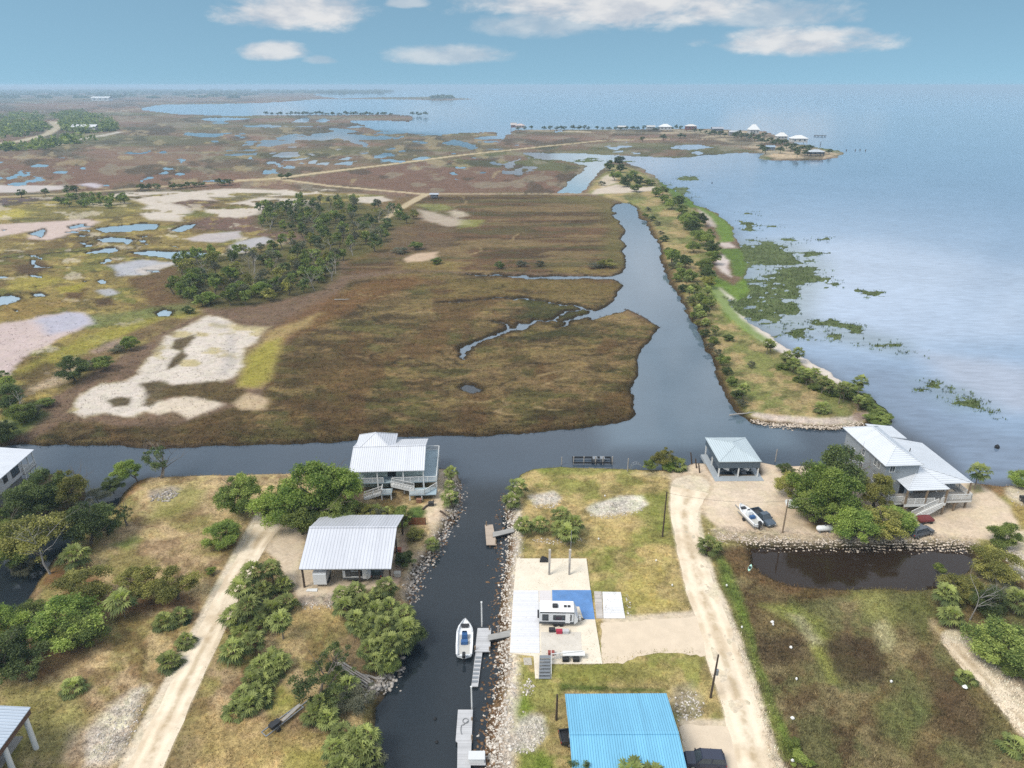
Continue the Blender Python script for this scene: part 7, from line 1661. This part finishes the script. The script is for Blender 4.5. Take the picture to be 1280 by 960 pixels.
# ------------------------------------------------------------------ travel trailers
RVB = paint('rv_skin', alb(226, 228, 230, k=.7), .4, .05, .8); RVG = paint('rv_grey_band', alb(84, 88, 92), .5, .1, 1); RVR = paint('rv_roof', alb(240, 240, 240, k=.75), .6, .05, .5)
def trailer(label, loc, rz, L, W, Hh, name='travel_trailer', cat='trailer', windows=True, hitch=True):
    o = thing(name, label, cat, loc, rz); hw = W / 2
    prof = [(-L / 2, .55), (L / 2 - .5, .55), (L / 2, 1.0), (L / 2, 1.5), (L / 2 - .55, Hh), (-L / 2 + .1, Hh), (-L / 2, Hh - .15)]
    mb = MB(); n = len(prof); mb.add([(x, -hw, z) for x, z in prof] + [(x, hw, z) for x, z in prof], [tuple(range(n)), tuple(reversed(range(n, 2 * n)))] + [((i + 1) % n, i, n + i, n + (i + 1) % n) for i in range(n)]); mb.build('body', RVB, o)
    mb = MB(); mb.box(-L / 2 + .12, -hw - .03, Hh + .002, L / 2 - .6, hw + .03, Hh + .06); rf = mb.build('roof', RVR, o)
    mb = MB(); mb.box(-.9, -.4, Hh + .062, -.1, .35, Hh + .38); mb.build('air_conditioner', BLK if windows else RVR, rf, bevel=.06)
    for x in (1.0, L / 2 - 1.3): mb = MB(); mb.box(x - .2, -.2, Hh + .062, x + .2, .2, Hh + .18); mb.build('roof_vent', BLK, rf)
    mb = MB(); mb.box(-L / 2 + .02, -hw - .012, .56, L / 2 - .55, -hw - .002, .95); mb.box(-L / 2 + .02, hw + .002, .56, L / 2 - .55, hw + .012, .95); mb.build('lower_band', RVG, o)
    mb = MB(); mb.box(-L / 2 + .1, -hw - .05, Hh - .16, L / 2 - .58, -hw - .004, Hh - .02); mb.box(L / 2 - .62, -hw - .014, .96, L / 2 - .56, -hw - .004, Hh - .17); mb.build('dark_trim', BLK, o)
    for x in (-.45, .4):
        for s in (-1, 1): mb = MB(); mb.tube([(x, s * (hw - .1) - .1, .34), (x, s * (hw - .1) + .1, .34)], .34, 14); mb.build('wheel', TYRE, o)
    if windows:
        for x, w_, h_ in ((-L / 2 + .9, .7, .9), (.1, 1.6, .65), (L / 2 - 1.4, .7, .8)): window(o, (x, -hw, 1.75), w_, h_, '-y', frame=BLK, deep=.03)
        door(o, (1.35, -hw - .013, .8), .7, 1.75, '-y', RVR)
    mb = MB(); mb.bar((L / 2 - .3, -.6, .5), (L / 2 + 1.1, 0, .5), .1); mb.bar((L / 2 - .3, .6, .5), (L / 2 + 1.1, 0, .5), .1); mb.build('hitch', BLK, o)
    if hitch: mb = MB(); mb.tube([(L / 2 + .35, -.22, .55), (L / 2 + .35, -.22, 1.0)], .18, 10); mb.tube([(L / 2 + .35, .22, .55), (L / 2 + .35, .22, 1.0)], .18, 10); mb.build('gas_bottles', TRIM, o)
    return o
g = G(698, 782, 1.13); tt = trailer('white travel trailer with black trim parked on the blue pad', (g.x, g.y + .9, 1.13), R(-1.5), 5.7, 2.35, 2.75)
mb = MB(); mb.box(-3.1, -.5, 1.0, -2.86, .5, 1.7); mb.build('spare_wheel', BLK, tt)
trailer('white box trailer at the front left under the carport', (-30.6, 92.6, 1.05), R(90), 3.4, 2.1, 2.6, 'cargo_trailer', 'trailer', False, False)
trailer('long white camper standing deeper under the carport, behind the box trailer', (-29.2, 97.5, 1.05), R(2), 7.2, 2.4, 2.7, 'camper', 'camper', True, False)
trailer('white camper with dark windows at the front centre under the carport', (-25.0, 93.2, 1.05), R(0), 4.4, 2.2, 2.5, 'camper', 'camper', True, False)
g = G(487, 722, 1); car('suv', 'dark car at the right end under the carport', (-22.0, 95.0, 1.05), R(90), (.03, .035, .04), 'car', 'car')
# things on the slab
for (x, y, h, lb) in ((686.5, 718, 4.9, 'left of two tall weathered piles left on the slab'), (711.5, 718, 4.9, 'right of two tall weathered piles left on the slab')):
    o = thing('house_pile', lb, 'pile', G(x, y, 1.12)); mb = MB(); mb.box(-.15, -.15, -.2, .15, .15, 2.3); mb.build('lower_shaft', GREYWOOD, o); mb = MB(); mb.box(-.18, -.18, 2.32, .18, .18, h); mb.build('upper_sleeve', paint('pale_sleeve', alb(214, 204, 192), .8, .12), o)
pole(713, 697, 5.4, .07, 'thin grey pole standing behind the right slab pile', METAL, z=1.1)
o = thing('tarp_heap', 'black covered object beside the left slab pile', 'covered heap', G(680, 701, 1.12)); mb = MB(); mb.loft([[(-.8, -.5, 0), (.8, -.5, 0), (.9, .5, 0), (-.7, .5, 0)], [(-.5, -.35, .7), (.5, -.4, .5), (.5, .3, .55), (-.4, .3, .8)], [(-.2, -.1, .95), (.1, -.1, .7), (.1, .1, .7), (-.2, .1, .95)]]); mb.build('cover', BLK, o, bevel=.08)
st = thing('staircase', 'grey open staircase at the lower corner of the slab', 'stairs', G(681, 838, 1.0)); mb = MB(); stairs(mb, (-.1, -1.6, .1), (.1, 1.4, 1.4), 1.5, (1, 0, 0), 7); mb.build('treads', METAL, st); mb = MB(); mb.bar((.8, -1.6, 1.0), (.9, 1.4, 2.3), .06); mb.bar((.8, -1.6, .1), (.8, -1.6, 1.0), .06); mb.bar((.9, 1.4, 1.3), (.9, 1.4, 2.3), .06); mb.build('handrail', TRIM, st)
cl = thing('fish_table', 'white railing and table frame at the lower edge of the slab', 'railing', G(714, 824, 1.13)); mb = MB(); railing(mb, (-2.7, 0, 0), (1.6, .6, 0), .95, .3, 1.2); mb.build('railing', TRIM, cl); mb = MB(); mb.box(-1.2, -.2, .8, 1.9, .7, .86); mb.build('table_top', TRIM, cl)
for (x, y, c, lb) in ((699, 791, (.35, .03, .06), 'dark red cooler on the ground before the travel trailer'), (690, 789, (.03, .03, .035), 'black box left of the red cooler'), (707, 791, (.45, .45, .46), 'pale step box before the trailer door'), (689, 818, (.22, .05, .04), 'small red-brown bucket by the stair on the slab'), (707, 826, (.02, .02, .02), 'black bag under the white table frame'), (720, 826, (.025, .025, .025), 'black tub at the right end of the white table frame')):
    o = thing('box', lb, 'box', G(x, y, 1.14)); m_ = paint('box_%d_%d' % (x, y), c, .6, .15, 2); mb = MB(); mb.box(-.45, -.3, 0, .45, .3, .42); mb.build('body', m_, o, bevel=.05); mb = MB(); mb.box(-.47, -.32, .425, .47, .32, .52); mb.build('lid', m_, o, bevel=.03)
for (x, y, c, lb) in ((498, 690, (.30, .09, .05), 'rust red crate beside the right side of the carport'), (500, 705, (.10, .10, .11), 'dark bin beside the right side of the carport, below the rust red crate'), (497, 720, (.42, .40, .36), 'pale box at the right front corner of the carport'), (524, 628, (.20, .10, .06), 'brown bench box under the right side deck of the white house'), (539, 632, (.03, .03, .03), 'black grill beside the white house deck'), (1140, 662, (.3, .31, .32), 'grey bin beside the cars under the grey house')):
    o = thing('crate', lb, 'crate', G(x, y, 1.0)); m_ = paint('crate_%d_%d' % (x, y), c, .7, .2, 2); mb = MB(); mb.box(-.5, -.35, 0, .5, .35, .7); mb.build('body', m_, o, bevel=.05); mb = MB(); mb.box(-.53, -.38, .705, .53, .38, .78); mb.build('lid', m_, o)
# utility poles
def upole(px, py, h, label, lean=(0, 0), arms=True):
    o = thing('utility_pole', label, 'utility pole', G(px, py, 1.0)); mb = MB(); mb.tube([(0, 0, -.5), (lean[0] * h, lean[1] * h, h)], [.16, .11], 10); mb.build('shaft', TIMBER if px > 950 else DKTIMBER, o)
    if arms: mb = MB(); mb.tube([(.25 + lean[0] * h * .55, -.05, h * .55), (.25 + lean[0] * h * .55, -.05, h * .55 + .8)], .2, 8); mb.build('meter_box', METAL, o)
    return o
upole(828, 671, 9.3, 'tall dark utility pole on the lawn beside the gravel road', arms=False); upole(978, 666, 6.9, 'grey utility pole in the yard right of the pickup', arms=False); upole(888, 872, 7.3, 'leaning dark utility pole with a meter box beside the gravel road', (.03, 0)); upole(695.5, 900, 4.3, 'short dark pole left of the blue roof', arms=False)
oc = MB(); tops = [Vector(G(828, 671, 1.0)) + Vector((0, 0, 9.1)), Vector(G(978, 666, 1.0)) + Vector((0, 0, 6.7))]
def sag(a, b, n=14, d=.9): return [a.lerp(b, i / n) - Vector((0, 0, d * 4 * (i / n) * (1 - i / n))) for i in range(n + 1)]
oc.tube(sag(*tops), .018, 5); o = oc.build('overhead_cable', BLK, None); tag(o, 'thin overhead cable from the lawn pole to the yard pole', 'cable')
# propane tank, kayak, flotsam, fence, trailer frame
o = thing('propane_tank', 'white horizontal gas tank at the edge of the pond bank', 'tank', G(1030, 665, 1.0), R(3)); mb = MB(); mb.tube([(-1.55, 0, .85), (-1.4, 0, .85), (-1.15, 0, .85), (1.15, 0, .85), (1.4, 0, .85), (1.55, 0, .85)], [.1, .38, .52, .52, .38, .1], 16); mb.build('vessel', HULL, o, smooth=True); mb = MB(); mb.tube([(0, 0, 1.36), (0, 0, 1.55)], .16, 10); mb.build('dome', METAL, o)
for x in (-.9, .9): mb = MB(); mb.box(x - .12, -.4, -.1, x + .12, .4, .42); mb.build('leg', METAL, o)
o = thing('kayak', 'small mint green kayak lying in the brush at the pond corner', 'kayak', (*G(937, 712, .6).xy, .75), R(60)); mb = MB(); mb.loft([[(x, -w_, .1), (x, -w_ * .6, -.1), (x, w_ * .6, -.1), (x, w_, .1), (x, w_ * .6, .28), (x, -w_ * .6, .28)] for x, w_ in ((-1.0, .05), (-.65, .26), (0, .34), (.65, .26), (1.0, .05))]); mb.build('hull', paint('mint', (.42, .70, .58), .5, .1), o); mb = MB(); mb.box(-.45, -.2, .285, .35, .2, .32); mb.build('seat', BLK, o)
fe = thing('wooden_fence', 'short brown board fence beside the carport', 'fence', G(519, 656, 1.0)); mb = MB()
for i in range(16): mb.box(-1.9 + i * .24, -.02, 0, -1.9 + i * .24 + .2, .02, 1.5 + .06 * (i % 2))
mb.build('boards', paint('red_brown_boards', alb(136, 84, 58), .85, .25, 2), fe)
for x in (-1.9, 0, 1.9): mb = MB(); mb.box(x - .06, .03, -.2, x + .06, .14, 1.55); mb.build('post', DKTIMBER, fe)
bt_ = thing('boat_trailer', 'old narrow boat trailer with a black box lying in the grass beside the tangle', 'trailer', G(358, 900, 1.0), R(52)); mb = MB(); mb.bar((-3.2, -.5, .45), (2.4, -.4, .45), .12); mb.bar((-3.2, .5, .45), (2.4, .4, .45), .12)
for x in (-3.2, -1.4, .5, 2.3): mb.bar((x, -.52, .45), (x, .52, .45), .1)
mb.bar((2.3, 0, .45), (4.0, 0, .5), .12); mb.build('frame', METAL, bt_); mb = MB(); mb.box(-2.3, -.42, .52, -.9, .42, .95); mb.build('box', BLK, bt_, bevel=.04); mb = MB(); mb.bar((-.7, -.2, .6), (2.2, .1, .62), .45, .08); mb.build('plank', GREYWOOD, bt_)
for s in (-1, 1): mb = MB(); mb.tube([(-1.6, s * .75 - .09, .3), (-1.6, s * .75 + .09, .3)], .3, 12); mb.build('wheel', TYRE, bt_)
dw = thing('driftwood_dock', 'collapsed grey timber jetty lying across the bank among the palms', 'jetty', G(438, 846, 1.0), R(-38)); mb = MB(); random.seed(4)
for i in range(9): mb.bar((-3.2 + random.uniform(-.3, .3), -.9 + i * .22, .4 + random.uniform(-.05, .15)), (3.2 + random.uniform(-.8, .5), -.9 + i * .22 + random.uniform(-.25, .25), .55 + random.uniform(-.15, .3)), .19, .06)
mb.build('boards', GREYWOOD, dw)
for x, y in ((-2.6, -.8), (2.6, -.9), (2.8, .9), (-2.4, .9)): mb = MB(); mb.tube([(x, y, -.4), (x + random.uniform(-.3, .3), y, 1.0)], .12, 8); mb.build('pile', GREYWOOD, dw)
for (x, y, a, l, lb) in ((928, 518, 12, 7, 'grey fallen trunk jutting into the canal at the tip of the shore strip'), (466, 848, -15, 3.4, 'bare pale log end beside the collapsed jetty'), (452, 876, -30, 3.2, 'white driftwood branch below the collapsed jetty'), (536, 632, 58, 3.6, 'dark plank lying on the sand right of the white house'), (556, 644, -50, 3, 'dark beam at the rubble bank right of the white house'), (428, 375, 0, 6, 'white driftwood log in the marsh right of the lower wood')):
    zz = .95 if y > 540 else .5; o = thing('driftwood_log', lb, 'log', G(x, y, zz), R(a)); mb = MB(); mb.tube([(-l / 2, 0, .15), (-l / 6, .1, .2), (l / 6, -.08, .24), (l / 2, .1, .35)], [.2, .18, .14, .06], 8); mb.tube([(l / 6, -.08, .24), (l / 3, .6, .5)], [.09, .03], 6); mb.build('stem', GREYWOOD if 'dark' not in lb else DKTIMBER, o)
for (x, y, lb) in ((866, 578, 'leaning dark pile left of the boathouse, first'), (872, 586, 'leaning dark pile left of the boathouse, second'), (876, 592, 'leaning dark pile left of the boathouse, third and lowest')): pole(x, y, 2.2, .16, lb, DKTIMBER, z=.9, lean=(-.25, .2), cap=False)
for (x, y) in ((393, 738), (386, 737)): pass
o = thing('paving_scrap', 'white slab of debris at the foot of the carport post', 'debris', G(390, 738, 1.0)); mb = MB(); mb.slab([(-.9, -.3, .12), (.9, -.35, .1), (.8, .35, .14), (-.8, .3, .1)], .08); mb.build('sheet', TRIM, o)
# air: pale sea haze over the whole coast
hz = MB(); hz.box(-16000, -400, -5, 16000, 16000, 78); ho = hz.build('haze', bpy.data.materials.new('haze')); tag(ho, 'sea haze', kind='stuff')
hm = ho.data.materials[0]; hm.use_nodes = True; t = NT(hm.node_tree); t.n.clear(); out = t.node('ShaderNodeOutputMaterial'); pv_ = t.node('ShaderNodeVolumePrincipled'); pv_.inputs['Color'].default_value = (.60, .80, .98, 1); pv_.inputs['Density'].default_value = 1.5e-4; pv_.inputs['Anisotropy'].default_value = .2; t.link(pv_.outputs[0], out.inputs['Volume'])
